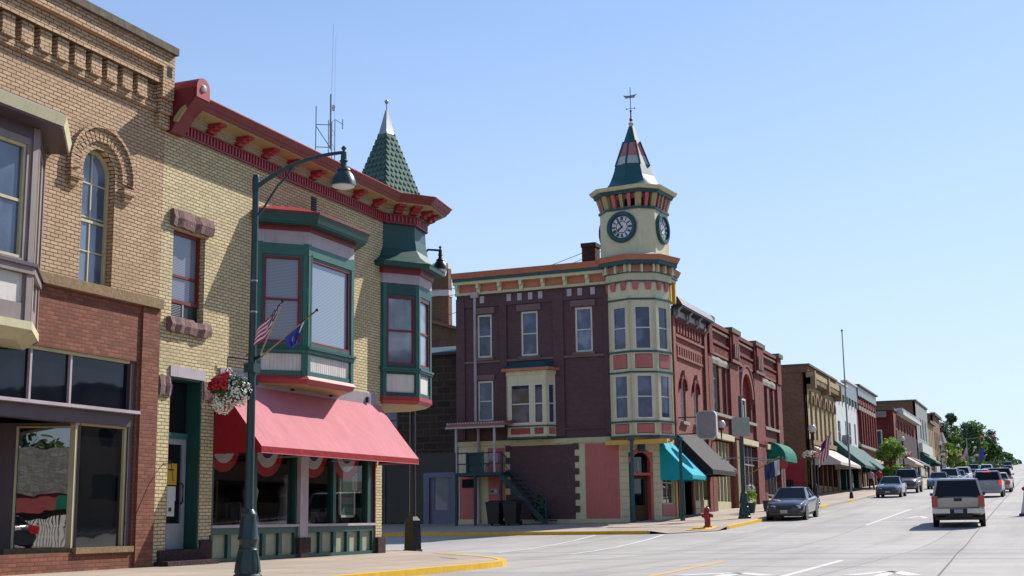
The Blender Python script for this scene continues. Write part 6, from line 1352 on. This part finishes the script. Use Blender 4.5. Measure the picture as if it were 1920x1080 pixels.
# tall flagpole
t = thing('flagpole', 'very tall thin grey pole standing on the kerb before the green awning', 'flagpole', (-12.75, 90.3, gnd(90))); g = MB(); g.tube([(-12.75, 90.3, gnd(90)), (-12.75, 90.3, 13.3)], [.07, .035], 'galvanised', 8); g.ball((-12.75, 90.3, 13.35), .09, 'silver_metal', 8); g.build('pole', t); g = MB(); g.lathe((-12.75, 90.3, gnd(90)), [(.14, 0), (.12, .3), (.08, .4)], 'lamp_black', 10); g.build('lamp_base', t)
def farflag(x, y, z, label, blue=False, s=1.0):
    t = thing('flag', label, 'flag', (x, y, z)); g = MB(); g.tube([(x, y, z), (x+1.2*s, y-.2, z+1.4*s)], .025, 'wood_pole', 5); g.build('staff', t); g = MB()
    for j in range(7):
        for i in range(8):
            def q(i, j): return (x+1.2*s-.10*j*s-.03*i, y-.2+.06*math.sin(i+j), z+1.4*s-.11*j*s-.19*i*s)
            mt = 'state_flag_blue' if blue else ('flag_blue' if i < 3 and j > 3 else ('flag_red' if j % 2 else 'flag_white')); g.poly([q(i, j), q(i+1, j), q(i+1, j+1), q(i, j+1)], mt)
    g.build('cloth', t)
farflag(-13.0, 78.1, gnd(78)+2.9, 'striped flag on the globe lamp before the buff building', s=.9)
farflag(-13.0, 204.8, gnd(205)+2.8, 'striped flag on a lamp in front of the last brown building'); farflag(-13.0, 249.8, gnd(250)+2.8, 'blue and white flag near the farthest globe lamp', True, 1.3)
t = thing('banner', 'dark blue and white banner hanging with a red disc beyond the parked plum car', 'banner', (-12.9, 66, 3.4)); g = MB()
g.tube([(-14.6, 66.2, 2.9), (-12.75, 66, 3.85)], .03, 'wood_pole', 5); g.build('staff', t); g = MB()
for i in range(6):
    def q(i, j): return (-13.55+.13*i, 66.15-.05*math.sin(i*2+j), 3.45+.05*i-.19*j)
    for j in range(4): g.poly([q(i, j), q(i+1, j), q(i+1, j+1), q(i, j+1)], 'banner_blue' if i < 4 else 'flag_white')
g.build('cloth', t)
t = thing('road_sign', 'red stop style disc seen beside the banner near the brown side wall', 'sign', (-12.72, 66.8, prof(66.8)+.12)); g = MB(); g.tube([(-12.72, 66.8, prof(66.8)+.12), (-12.72, 66.8, 3.9)], .03, 'galvanised', 6); g.build('pole', t); g = MB(); g.lathe((-12.72, 66.75, 3.5), [(.24, 0), (.24, .02)], 'hydrant_red', 8, ax='y', smooth=False, start=math.pi/8); g.build('sign_panel', t)
# hydrant
x, y = -13.0, 51.9; z = prof(y)+.11
t = thing('fire_hydrant', 'dark red fire hydrant on the yellow kerb below the black awning', 'fire hydrant', (x, y, z)); g = MB(); g.lathe((x, y, z), [(.17, 0), (.17, .05), (.12, .07), (.12, .5), (.15, .52), (.15, .56), (.13, .58), (.12, .70), (.07, .78), (.03, .80), (.03, .85), (0.01, .86)], 'hydrant_red', 14); g.build('body', t)
for s in (-1, 1): g = MB(); g.lathe((x+s*.1, y, z+.45), [(.06, -.02*s), (.06, .07*s), (.08, .07*s), (.08, .11*s), (.03, .14*s)], 'hydrant_red', 8, ax='x'); g.build('nozzle', t)
g = MB(); g.lathe((x, y-.1, z+.40), [(.08, .02), (.08, -.08), (.10, -.08), (.10, -.13)], 'hydrant_red', 10, ax='y'); g.build('nozzle', t)
# planters
def planter(x, y, label):
    z = gnd(y); t = thing('planter', label, 'planter', (x, y, z)); g = MB(); g.lathe((x, y, z), [(.2, 0), (.28, .45), (.3, .5), (.26, .5)], 'dark_metal', 12); g.build('pot', t)
    g = MB(); blossoms(g, (x, y, z+.75), .33, 300, 'leaf_bright', lambda p: p.z > -.7, (.03, .06), (1, 1, 1.1)); g.build('foliage', t); g = MB(); blossoms(g, (x, y, z+1.15), .28, 150, 'petal_white', lambda p: True, (.03, .05)); g.build('white_flowers', t)
planter(-14.3, 66.0, 'pot of yellow green leaves and white flowers between lamp post and parked car'); 
g = MB(); g.lathe((-13.9, 68.4, gnd(68)), [(.22, 0), (.3, .55), (.27, .56)], 'dark_metal', 12); g.build('planter', None, org=(-13.9, 68.4, gnd(68)), label='empty dark pot standing right of the flowering pot', cat='planter')
g = MB(); x, y = -21.9, TY-1.0; z = gnd(y); blossoms(g, (x, y, z+.7), .5, 400, 'leaf_dark', lambda p: True, (.04, .07), (.7, .7, 1.2)); g.build('shrub', None, org=(x, y, z), label='small dark conical shrub at the foot of the teal stair', cat='shrub')
t = thing('litter_bin', 'dark round litter bin on the pavement beyond the parked pickup', 'trash bin', (-13.1, 133, gnd(133))); g = MB(); g.lathe((-13.1, 133, gnd(133)), [(.4, 0), (.42, 1.3), (.35, 1.45)], 'bin_black', 12); g.build('body', t); g = MB(); g.lathe((-13.1, 133, gnd(133)+1.45), [(.44, 0), (.3, .2), (.05, .25)], 'black_paint', 12); g.build('lid', t)
# lane barrier just inside the right edge
t = thing('road_barrier', 'white upright road marker with red panel at the right edge', 'barrier', (-1.25, 61.9, prof(61.9))); z = prof(61.9); g = MB(); g.box(-1.62, -.95, 61.5, 62.3, z, z+.10, 'dark_metal'); g.hexa([(-1.55, 61.6, z+.1), (-1.05, 61.6, z+.1), (-1.05, 62.2, z+.1), (-1.55, 62.2, z+.1), (-1.36, 61.75, z+1.0), (-1.24, 61.75, z+1.0), (-1.24, 62.05, z+1.0), (-1.36, 62.05, z+1.0)], 'white_paint'); g.build('base', t)
g = MB(); g.box(-1.38, -1.0, 61.7, 61.74, z+.35, z+1.0, 'bright_red_paint'); g.build('sign_panel', t); g = MB(); g.lathe((-1.3, 61.85, z+1.05), [(.05, 0), (.14, .06), (.14, .16), (.04, .22)], 'hydrant_red', 10); g.build('lamp_cap', t)
# ------------------------------------------------------------------ vehicles (front = +y in local space, wheels on z = 0)
def sect(y, w_, z0, z1, crown=.03, tuck=.86):
    return [(-w_*tuck, y, z0), (w_*tuck, y, z0), (w_*.99, y, z0+.12), (w_, y, z0+(z1-z0)*.5), (w_*.985, y, z1-.08), (w_*.90, y, z1), (w_*.45, y, z1+crown), (-w_*.45, y, z1+crown), (-w_*.90, y, z1), (-w_*.985, y, z1-.08), (-w_, y, z0+(z1-z0)*.5), (-w_*.99, y, z0+.12)]
def wheel(t, x, y, r=.32, wd=.2):
    s = 1 if x > 0 else -1; g = MB(); g.lathe((x-s*wd, y, r), [(r*.6, 0), (r*.94, .01*s), (r, .04*s), (r, (wd-.04)*s), (r*.94, wd*s), (r*.64, (wd+.004)*s)], 'tyre', 20, ax='x'); wo = g.build('wheel', t, local=True)
    g = MB(); g.lathe((x, y, r), [(r*.64, .0), (r*.6, .012*s), (r*.2, -.01*s), (r*.12, .015*s)], 'rim_metal', 14, ax='x')
    g.build('rim', wo, local=True)
def vehicle(name, label, cat, loc, rz, pt, kind='sedan', group=None, L=4.75, W=.89, lit=False, detail=True):
    t = thing(name, label, cat, loc, rz, group); h = L/2
    if kind == 'sedan':
        st = [(-h, .80*W, .36, .78), (-h+.08, .92*W, .30, .92), (-h+.5, W, .24, .97), (-h+1.1, W, .22, .98), (-.3, W, .20, .95), (.9, W, .20, .93), (h-1.0, W, .22, .88), (h-.45, .97*W, .24, .80), (h-.12, .88*W, .28, .70), (h, .74*W, .34, .58)]
        gb = [(-h+.75, .84*W, .97), (h-1.55, .86*W, .93)]; gr = [(-h+1.35, .64*W, 1.38), (h-2.35, .64*W, 1.40)]; wy = (-h+.95, h-.88); wr = .32
    elif kind == 'suv':
        st = [(-h, .88*W, .42, 1.05), (-h+.06, .95*W, .36, 1.1), (-h+.5, W, .32, 1.13), (0, W, .30, 1.10), (.9, W, .30, 1.06), (h-1.0, W, .30, 1.02), (h-.35, .96*W, .32, .95), (h-.05, .86*W, .36, .82), (h, .8*W, .42, .72)]
        gb = [(-h+.05, .90*W, 1.10), (h-1.25, .90*W, 1.05)]; gr = [(-h+.30, .74*W, 1.66), (h-2.05, .72*W, 1.64)]; wy = (-h+.92, h-.9); wr = .36
    else:  # pickup
        st = [(-h, .95*W, .62, 1.16), (-h+.05, .98*W, .55, 1.20), (-h+.4, W, .45, 1.22), (0, W, .40, 1.20), (1.2, W, .38, 1.17), (h-1.0, W, .38, 1.13), (h-.3, .97*W, .40, 1.06), (h-.03, .9*W, .44, .95), (h, .86*W, .5, .85)]
        gb = [(-.55, .90*W, 1.20), (h-1.55, .90*W, 1.14)]; gr = [(-.35, .72*W, 1.80), (h-2.35, .70*W, 1.80)]; wy = (-h+1.15, h-.95); wr = .40
        if kind == 'cap': gb[0] = (-h+.04, .93*W, 1.19); gr[0] = (-h+.22, .76*W, 1.90); gr[1] = (gr[1][0], .72*W, 1.86)
    g = MB(); g.loft([sect(y, w_, z0, z1) for y, w_, z0, z1 in st], pt, smooth=True)
    # roof and pillars
    (yb, wb, zb), (yf, wf, zf) = gb; (yrb, wrb, zrb), (yrf, wrf, zrf) = gr
    def rring(y0, y1, w0, w1, z0, z1): return [(-w0, y0, z0), (w0, y0, z0), (w0*1.03, (y0+y1)/2, (z0+z1)/2), (w1, y1, z1), (-w1, y1, z1), (-w0*1.03, (y0+y1)/2, (z0+z1)/2)]
    g.loft([rring(yrb-.02, yrf+.02, wrb+.012, wrf+.012, zrb-.035, zrf-.035), rring(yrb+.01, yrf-.01, wrb-.01, wrf-.01, zrb+.02, zrf+.02), rring(yrb+.14, yrf-.14, wrb-.14, wrf-.14, zrb+.055, zrf+.055)], pt, smooth=True)
    pr_ = .045 if kind != 'cap' else .05
    for s in (-1, 1):
        g.tube([(s*wb, yb, zb-.02), (s*wrb, yrb, zrb)], pr_, pt, 6); g.tube([(s*wf, yf, zf-.02), (s*wrf, yrf, zrf)], .035, pt, 6)
        for q in ((.38,) if kind == 'sedan' else (.30, .62)):
            g.tube([(s*(wb+(wf-wb)*q)*1.0, yb+(yf-yb)*(q+.06), zb), (s*(wrb+(wrf-wrb)*q)*1.03, yrb+(yrf-yrb)*(q+.05), zrb)], .035, pt if kind != 'sedan' else 'black_paint', 6)
    bo = g.build('body', t, local=True)
    g = MB(); g.loft([rring(yb, yf, wb, wf, zb-.03, zf-.03), rring(yrb, yrf, wrb, wrf, zrb, zrf)], 'car_glass'); g.build('glasshouse', t, local=True)
    if detail:
        g = MB()   # dark wheel arches and sills
        for y in wy:
            for s in (-1, 1): g.lathe((s*(W-.12), y, wr+.02), [(wr+.07, 0), (wr+.07, .125*s)], 'black_paint', 18, ax='x', smooth=False)
        g.box(-W*.9, W*.9, -h+.15, h-.15, .19 if kind == 'sedan' else .30, .27 if kind == 'sedan' else .42, 'black_paint'); g.build('wheel_arch', t, local=True)
    for y in wy:
        for s in (-1, 1): wheel(t, s*(W-.005), y, wr)
    # rear
    zb_, zt_ = (.62, .88) if kind == 'sedan' else ((.80, 1.12) if kind == 'suv' else (.82, 1.26))
    for s in (-1, 1):
        g = MB(); x0, x1 = sorted((s*W*.60 if kind == 'sedan' else s*W*.77, s*W*(.965 if kind != 'cap' else 1.0))); g.box(x0, x1, -h-.03, -h+.16, zb_, zt_, 'lit_tail' if lit else 'tail_red')
        if kind in ('cap', 'pickup'): g.box(x0+.02, x1-.02, -h-.014, -h+.02, zb_-.07, zb_+.02, 'head_clear')
        g.build('tail_light', t, local=True)
    for s in (-1, 1):
        g = MB(); zf_ = .62 if kind == 'sedan' else .84; x0, x1 = sorted((s*W*.42, s*W*.84)); g.loft([[(x0, h-.10, zf_-.07), (x1, h-.16, zf_-.06), (x1, h-.20, zf_+.07), (x0, h-.12, zf_+.05)], [(x0, h+.005, zf_-.08), (x1, h-.07, zf_-.07), (x1, h-.11, zf_+.05), (x0, h-.02, zf_+.05)]], 'head_clear'); g.build('headlight', t, local=True)
        g = MB(); g.loft([[(s*W*.95, yf-.30, zb-.03), (s*W*1.12, yf-.28, zb), (s*W*1.12, yf-.28, zb+.11), (s*W*.95, yf-.30, zb+.10)], [(s*W*.96, yf-.18, zb-.01), (s*W*1.1, yf-.2, zb+.01), (s*W*1.1, yf-.2, zb+.1), (s*W*.96, yf-.18, zb+.09)]], 'black_paint' if kind == 'cap' else pt)
        g.build('mirror', t, local=True)
    g = MB(); zb2 = .42 if kind == 'sedan' else .60
    if kind in ('cap', 'pickup'):
        for s in (-1, 1): g.box(min(s*.32, s*W*.97), max(s*.32, s*W*.97), -h-.16, -h+.02, .58, .76, 'chrome' if kind == 'cap' else 'light_metal')
        g.box(-.34, .34, -h-.15, -h+.02, .55, .74, 'black_paint'); g.box(-.5, .5, -h-.03, -h+.05, .42, .56, 'black_paint'); g.tube([(0, -h-.02, .48), (0, -h-.2, .50)], .035, 'black_paint', 6)
    else: g.loft([sect(-h-.05, W*.88, .30, .58, 0), sect(-h+.1, W*.97, .28, .60, 0)], pt)
    g.build('rear_bumper', t, local=True)
    g = MB(); zp = .44 if kind == 'sedan' else .50; g.loft([sect(h-.1, W*.95, .26 if kind == 'sedan' else .38, zp, 0), sect(h+.06, W*.80, .28 if kind == 'sedan' else .42, zp, 0)], pt if kind == 'sedan' else 'light_metal')
    g.box(-W*.38, W*.38, h-.04, h+.012, .50 if kind == 'sedan' else .58, .60 if kind == 'sedan' else .80, 'black_paint'); g.build('front_bumper', t, local=True)
    g = MB(); zc = {'sedan': .74, 'suv': .88, 'pickup': .66, 'cap': .66}[kind]; yy = -h-.02 if kind in ('sedan', 'suv') else -h-.165; g.box(-.16, .16, yy-.01, yy+.02, zc-.07, zc+.07, 'number_plate'); g.build('number_plate', t, local=True)
    g = MB(); g.box(-.16, .16, h+.055, h+.075, .34 if kind == 'sedan' else .46, .48 if kind == 'sedan' else .58, 'number_plate'); g.build('number_plate', t, local=True)
    if kind in ('cap', 'pickup'):
        g = MB(); g.box(-.15, .15, -h-.02, -h, 1.05, 1.17, 'black_paint'); g.build('tailgate_handle', t, local=True)
        g = MB(); g.box(-.78, .78, -h-.006, -h+.01, 1.195, 1.215, 'black_paint'); g.box(-.78, .78, -h-.006, -h, .79, .80, 'black_paint'); g.build('tailgate_gap', t, local=True)
    if kind == 'suv':
        g = MB(); g.box(-.25, .25, -h+.26, -h+.30, 1.62, 1.67, 'lit_tail' if lit else 'tail_red'); g.build('brake_light', t, local=True)
    return t
gy = lambda y: prof(y)
PI = math.pi
def slope(o, y): o.rotation_euler = (math.atan(.0385)*(1 if abs(o.rotation_euler[2]) < 1 else -1), 0, o.rotation_euler[2]); return o
tk = slope(vehicle('pickup_truck', 'tan pickup truck with a windowed cap over its bed, driving away in the near lane', 'pickup truck', (-3.62, 54.3, gy(54.3)+.0), .066, 'car_tan', 'cap', L=5.4, W=.98), 55); tk.scale = (.95, .95, .93)
slope(vehicle('parked_car', 'dark plum sedan parked facing the camera beside the yellow kerb', 'car', (-11.45, 62.0, gy(62.0)), PI+.02, 'car_plum', 'sedan', L=4.9, W=.89), 62)
slope(vehicle('parked_car', 'dark blue green sedan parked facing the camera in front of the dark pickup', 'car', (-10.9, 97.0, gy(97)), PI, 'car_navy', 'sedan', L=4.6, W=.86), 97)
slope(vehicle('pickup_truck', 'dark maroon pickup parked facing the camera behind the blue green sedan', 'pickup truck', (-11.0, 109.2, gy(109.2)), PI, 'car_maroon', 'pickup', L=5.3, W=.97), 109)
slope(vehicle('driving_car', 'silver estate car with lit brake lights just ahead of the tan pickup', 'car', (-4.18, 93.4, gy(93.4)), 0, 'car_silver', 'suv', L=4.6, W=.92, lit=True), 93)
slope(vehicle('driving_car', 'small tan sedan half hidden between the silver car and the black one', 'car', (-4.0, 105.5, gy(105.5)), 0, 'car_tan', 'sedan'), 105)
slope(vehicle('driving_car', 'big black off-road car ahead of the silver one', 'car', (-4.35, 118.0, gy(118)), 0, 'car_black', 'suv', L=4.9, W=.98), 118)
QG = 'cars queuing in the left lane'
q = [('blue sedan with white roof glare directly left of the pickup cap', -9.6, 122, 'car_blue', 'sedan'), ('teal green car in the queue above the pickup cap', -9.1, 128, 'car_teal', 'suv'), ('pale blue sedan behind the teal car in the queue', -9.0, 137, 'car_blue', 'sedan'),
     ('white car showing its roof in the middle of the queue', -9.1, 146, 'car_white', 'suv'), ('dark car at the far end of the queue by the kerb', -11.0, 160, 'car_black', 'sedan'), ('white sedan ahead of the black car on the right lane', -6.9, 142, 'car_white', 'sedan'),
     ('silver sedan far up the right lane', -6.9, 156, 'car_silver', 'sedan'), ('white van shaped car highest up the slope before the trees', -8.8, 192, 'car_white', 'suv'), ('red car parked far away beside the kerb below the trees', -11.3, 208, 'car_maroon', 'suv')]
for lb, x, y, pt, kd in q: slope(vehicle('driving_car', lb, 'car', (x, y, gy(y)), PI if x < -8.5 else 0, pt, kd, group=QG, detail=False), y)
slope(vehicle('driving_car', 'lone dark car at the top of the hill right of the trees', 'car', (-9.2, 296, gy(296)), PI, 'car_black', 'suv', detail=False), 296)

# ------------------------------------------------------------------ people
def person(label, x, y, z, rz, shirt, stride=.25, pose=0):
    o = thing('person', label, 'person', (x, y, z), rz)
    V = [(0, 0, .96), (0, 0, 1.12), (0, .01, 1.28), (0, .01, 1.44), (0, .02, 1.52), (0, .04, 1.62), (0, .04, 1.70)]
    Rd = [.125, .105, .13, .11, .055, .085, .07]; Ed = [(i, i+1) for i in range(6)]
    for s in (-1, 1):
        b = len(V); d = stride*s
        V += [(s*.10, 0, .90), (s*.11, d*.45, .50), (s*.11, d-.04, .10), (s*.12, d+.12, .04)]; Rd += [.09, .062, .045, .04]; Ed += [(0, b), (b, b+1), (b+1, b+2), (b+2, b+3)]
        b = len(V); V += [(s*.19, 0, 1.42), (s*.25, -d*.3, 1.14), (s*.26, -d*.6+.10, .90), (s*.26, -d*.6+.16, .82)]; Rd += [.055, .042, .032, .03]; Ed += [(3, b), (b, b+1), (b+1, b+2), (b+2, b+3)]
    me = bpy.data.meshes.new('body'); me.from_pydata(V, Ed, []); me.materials.append(MATS['skin']); ob = bpy.data.objects.new('body', me); scene.collection.objects.link(ob); ob.parent = o
    sk = ob.modifiers.new('skin', 'SKIN'); ss = ob.modifiers.new('sub', 'SUBSURF'); ss.levels = ss.render_levels = 1
    for i, v in enumerate(me.skin_vertices[0].data): v.radius = (Rd[i], Rd[i]); v.use_root = (i == 0)
    g = MB(); g.loft([[(a*math.cos(2*PI*k/12), b_*math.sin(2*PI*k/12), z_) for k in range(12)] for a, b_, z_ in ((.17, .13, .92), (.155, .125, 1.1), (.19, .14, 1.3), (.20, .12, 1.44), (.08, .08, 1.52))], shirt, smooth=True)
    for s in (-1, 1): g.tube([(s*.17, 0, 1.42), (s*.24, -stride*s*.2, 1.2)], [.075, .062], shirt, 8)
    g.build('shirt', o, local=True)
    g = MB()
    for s in (-1, 1): g.tube([(s*.09, 0, .96), (s*.11, stride*s*.45, .50), (s*.11, stride*s-.03, .14)], [.115, .085, .065], 'trousers_dark', 10)
    g.lathe((0, 0, .85), [(.15, 0), (.165, .12)], 'trousers_dark', 10); g.build('trousers', o, local=True)
    g = MB(); g.ball((0, .02, 1.70), .105, 'hair_dark', 10, (1, 1.05, .9)); g.build('hair', o, local=True)
    return o
person('person in a pale pink top and dark trousers walking beside the parked cars', -14.2, 112.5, gnd(112.5), 2.9, 'shirt_pink')
person('person in a red top partly hidden behind the one in pale pink', -13.9, 115.5, gnd(115.5), 3.3, 'shirt_red', -.2)

# ------------------------------------------------------------------ trees
def tree(name, label, x, y, H, cr, mats, cb=.3, n=2600, ls=.3, shape='round', seed=1, trunk=.16, group=None, lobes=9):
    z = prof(y)-.05; t = thing(name, label, 'tree', (x, y, z), 0, group); rg = random.Random(seed); g = MB(); zc = z+H*cb
    top = H*(.93 if shape != 'pine' else 1.0)
    g.tube([(x, y, z), (x+.05, y, z+H*.3), (x-.08, y, z+H*.6), (x, y, z+top*.92)], [trunk, trunk*.8, trunk*.5, trunk*.12], 'bark', 7)
    L = []
    for i in range(lobes):
        a = rg.uniform(0, 2*PI); q = rg.random()
        if shape == 'round': zz = cb+(1-cb)*(.12+.80*q); rr = cr*math.sin(PI*min(1, max(0, (zz-cb)/(1-cb)*.92+.06)))**.6*rg.uniform(.35, .75)
        elif shape == 'cone': zz = cb+(1-cb)*q*.92; rr = cr*(1-((zz-cb)/(1-cb)))**.75*rg.uniform(.3, .6)
        else: zz = cb+(1-cb)*q; rr = cr*(1-(zz-cb)/(1-cb))*rg.uniform(.3, .75)
        px, py, pz = x+rr*math.cos(a), y+rr*math.sin(a), z+H*zz
        lr = cr*rg.uniform(.28, .48)*(1 if shape == 'round' else (.25+1.0*(1-(zz-cb)/(1-cb))*.7)); L.append((Vector((px, py, pz)), lr, rg.choice(mats)))
        g.tube([(x, y, z+H*max(.15, zz-.28)), ((x+px)/2, (y+py)/2, pz-.12*H), (px, py, pz)], [trunk*.4, trunk*.2, .02], 'bark', 5)
    g.build('trunk', t); g = MB()
    for i in range(n):
        c, lr, mt = rg.choice(L); d = Vector((rg.gauss(0, 1), rg.gauss(0, 1), rg.gauss(0, 1))).normalized(); r_ = lr*(rg.random()**.45)*(1.12 if rg.random() < .12 else 1)
        q = c+Vector((d.x*r_, d.y*r_, d.z*r_*(.55 if shape == 'pine' else .8)))
        if q.z < z+H*cb*.8: continue
        nn = (d*.5+Vector((rg.uniform(-1, 1), rg.uniform(-1, 1), rg.uniform(-.4, 1.2)))).normalized(); a = nn.orthogonal().normalized(); b_ = nn.cross(a); s1 = ls*rg.uniform(.6, 1.3); th = rg.uniform(0, PI); a, b_ = (a*math.cos(th)+b_*math.sin(th))*s1, (b_*math.cos(th)-a*math.sin(th))*s1*.55
        mt2 = mt if rg.random() < .8 else rg.choice(mats); g.poly([q-a, q-b_*.9+a*.1, q+a, q+b_], mt2)
    g.build('crown', t)
    return t
tree('street_tree', 'small bright green street tree on the pavement behind the parked cars', -13.5, 121, 4.5, 1.5, ['leaf_bright', 'leaf_bright', 'leaf_mid'], .25, 3400, .12, seed=3, trunk=.08, lobes=16)
tree('street_tree', 'small bright street tree farther up beyond the last globe lamps', -15.2, 215, 5.2, 2.2, ['leaf_bright', 'leaf_mid'], .2, 1200, .2, seed=4, trunk=.1)
tree('street_tree', 'conical bright green tree at the left of the far tree group', -17.0, 262, 9.4, 2.3, ['leaf_bright', 'leaf_mid', 'leaf_bright'], .08, 3000, .26, 'cone', 5, .2, lobes=26)
tree('pine_tree', 'dark spired conifer behind the last brown building', -27.2, 305, 13.6, 3.2, ['leaf_pine'], .05, 3000, .34, 'pine', 6, .25, lobes=34)
FT = 'broad trees beyond the end of the street'
for k, (lb, x, y, H, cr, ms) in enumerate((('dark round tree just right of the conifer', -24.2, 315, 12.0, 3.6, ['leaf_dark', 'leaf_grey']), ('tall loose tree rising above the conical bright one', -21.4, 320, 13.6, 2.0, ['leaf_grey', 'leaf_dark']),
        ('big round grey green tree in the middle of the far group', -18.3, 335, 11.6, 4.6, ['leaf_grey', 'leaf_mid', 'leaf_mid']), ('broad dark tree right of the middle of the far group', -15.9, 350, 9.8, 4.2, ['leaf_mid', 'leaf_dark', 'leaf_grey']),
        ('low dark tree filling the gap under the far group', -21.5, 290, 7.0, 3.6, ['leaf_dark', 'leaf_mid']), ('lower tree at the right slope of the far group', -16.6, 420, 6.6, 3.8, ['leaf_dark', 'leaf_mid']), ('rightmost low dark tree where the road meets the sky', -17.4, 520, 3.8, 3.6, ['leaf_dark', 'leaf_mid']), ('dark tree behind the small grey gabled house', -27, 275, 7.5, 4.0, ['leaf_dark']))):
    tree('broad_tree', lb, x, y, H, cr, ms, .12, 3000, .36+.0009*(y-300), 'round', 20+k, .3, FT, 22)
g = MB()
for i in range(5200):
    y = rnd.uniform(300, 620); x = -13.5-rnd.random()**1.5*18; z = prof(y)+rnd.random()**1.6*(3.0 if x < -16 else 1.6); a = Vector((rnd.uniform(-1, 1), rnd.uniform(-1, 1), rnd.uniform(-1, 1))).normalized()*.5; b_ = a.orthogonal()*.8; q = Vector((x, y, z))
    g.poly([q-a, q-b_, q+a, q+b_], 'leaf_dark' if rnd.random() < .7 else 'leaf_mid')
g.build('hedge', None, org=(-18, 300, prof(300)), kind='stuff', label='dark undergrowth along the road under the far trees', cat='shrubs')
# traffic signals over the far junction
t = thing('traffic_signal', 'signal mast with red lights hanging over the road in front of the far trees', 'traffic light', (-13.2, 228, gnd(228))); g = MB(); z = gnd(228); g.tube([(-13.2, 228, z), (-13.2, 228, z+5.8)], .1, 'galvanised', 7); g.tube([(-13.2, 228, z+5.6), (-8.6, 228, z+6.1)], .06, 'galvanised', 6); g.build('mast', t)
for x in (-10.8, -9.0):
    g = MB(); g.box(x-.16, x+.16, 227.8, 228.1, z+5.1, z+6.1, 'dark_metal'); so_ = g.build('signal_head', t); g = MB(); g.lathe((x, 227.8, z+5.95), [(.14, -.06), (.14, 0)], 'lit_tail', 10, ax='y'); g.build('red_light', so_)

# ------------------------------------------------------------------ behind the camera: what the shop glass mirrors
rb = thing('shingled_building', 'low shop with grey shingled roof and red fascia, seen mirrored in the shop glass', 'building', (-3, -31, 0))
w = MB(); w.box(-22, 14, -40, -27.2, 0, 2.0, 'dim_room'); w.box(-22, 14, -27.2, -27.1, 0, .9, 'far_grey'); w.build('wall', rb)
w = MB(); w.box(-22, -1.8, -27.0, -26.6, 1.75, 2.65, 'far_red'); w.box(-1.8, 14, -27.0, -26.6, 1.75, 2.65, 'awning_green'); w.build('fascia', rb)
w = MB(); w.hexa([(-22, -26.4, 2.65), (14, -26.4, 2.65), (14, -32, 5.2), (-22, -32, 5.2), (-22, -26.4, 2.8), (14, -26.4, 2.8), (14, -32, 5.35), (-22, -32, 5.35)], 'shingle_roof'); w.build('roof', rb)
f = thing('picket_fence', 'white picket fence standing behind the parked black sedan in the reflection', 'fence', (-4, -20, 0)); g = MB()
for i in range(110): g.box(-16+i*.16, -16+i*.16+.10, -20, -19.96, .05, 1.35, 'white_paint')
g.box(-16, 1.6, -20.04, -20.0, .3, .4, 'white_paint'); g.box(-16, 1.6, -20.04, -20.0, 1.0, 1.1, 'white_paint'); g.build('pickets', f)
vehicle('parked_car', 'black sedan mirrored at the bottom left of the big shop pane', 'car', (-8.25, -14.4, 0), PI, 'car_black', 'sedan')
for k, (x, y, H) in enumerate(((-12, -44, 8.5), (-5, -46, 7.8), (2, -45, 8.8), (9, -44, 8))):
    tree('broad_tree', ('leafy tree mirrored at the left of the shop pane', 'leafy tree mirrored in the middle of the shop pane', 'leafy tree mirrored at the right of the shop pane', 'leafy tree beyond the right end of the mirrored roof')[k], x, y, H, 3.2, ['leaf_mid', 'leaf_dark'], .2, 900, .35, 'round', 50+k, .2, 'trees behind the shingled shop', 8)
# east side of the street, mirrored in the upper and side windows
for k, (x0, y0, y1, H, mt) in enumerate(((14, 8, 24, 8.0, 'brown_brick'), (14, 25, 40, 9.5, 'dark_red_brick'), (14, 56, 84, 8.5, 'tan_brick'))):
    t = thing('brick_building', ('plain brown brick building across the street from the tan one', 'plain dark brick building across the street from the turret', 'plain tan building across the street beyond the junction')[k], 'building', (x0, y0, prof(y0))); w = MB()
    FE2 = Frame(x0, 0, (0, 1), (-1, 0)); hs = [(y0+1.5+i*3.2, y0+3+i*3.2, 5.2, 7.2) for i in range(int((y1-y0-2)/3.2))]; wall(w, FE2, y0, y1, prof(y0), H, hs+[(y0+1, y1-1, prof(y1)+.6, 3.6)], mt, .2); w.box(x0+.25, x0+12, y0, y1, 0, H-.05, mt); fbox(w, FE2, y0, y1, H-.3, H, -.3, .3, 'coping_stone'); w.build('wall', t)
    for h in hs: window(t, FE2, *h, 'white_paint', 'dark_glass', n=-.1)
    g = MB(); fbox(g, FE2, y0+1, y1-1, prof(y1)+.6, 3.6, -.15, -.1, 'dark_glass'); g.build('shop_pane', t)
g = MB(); strip(g, 9.5, 14.3, -60, 300, .12, 'walk_concrete'); g.build('pavement', kind='structure')
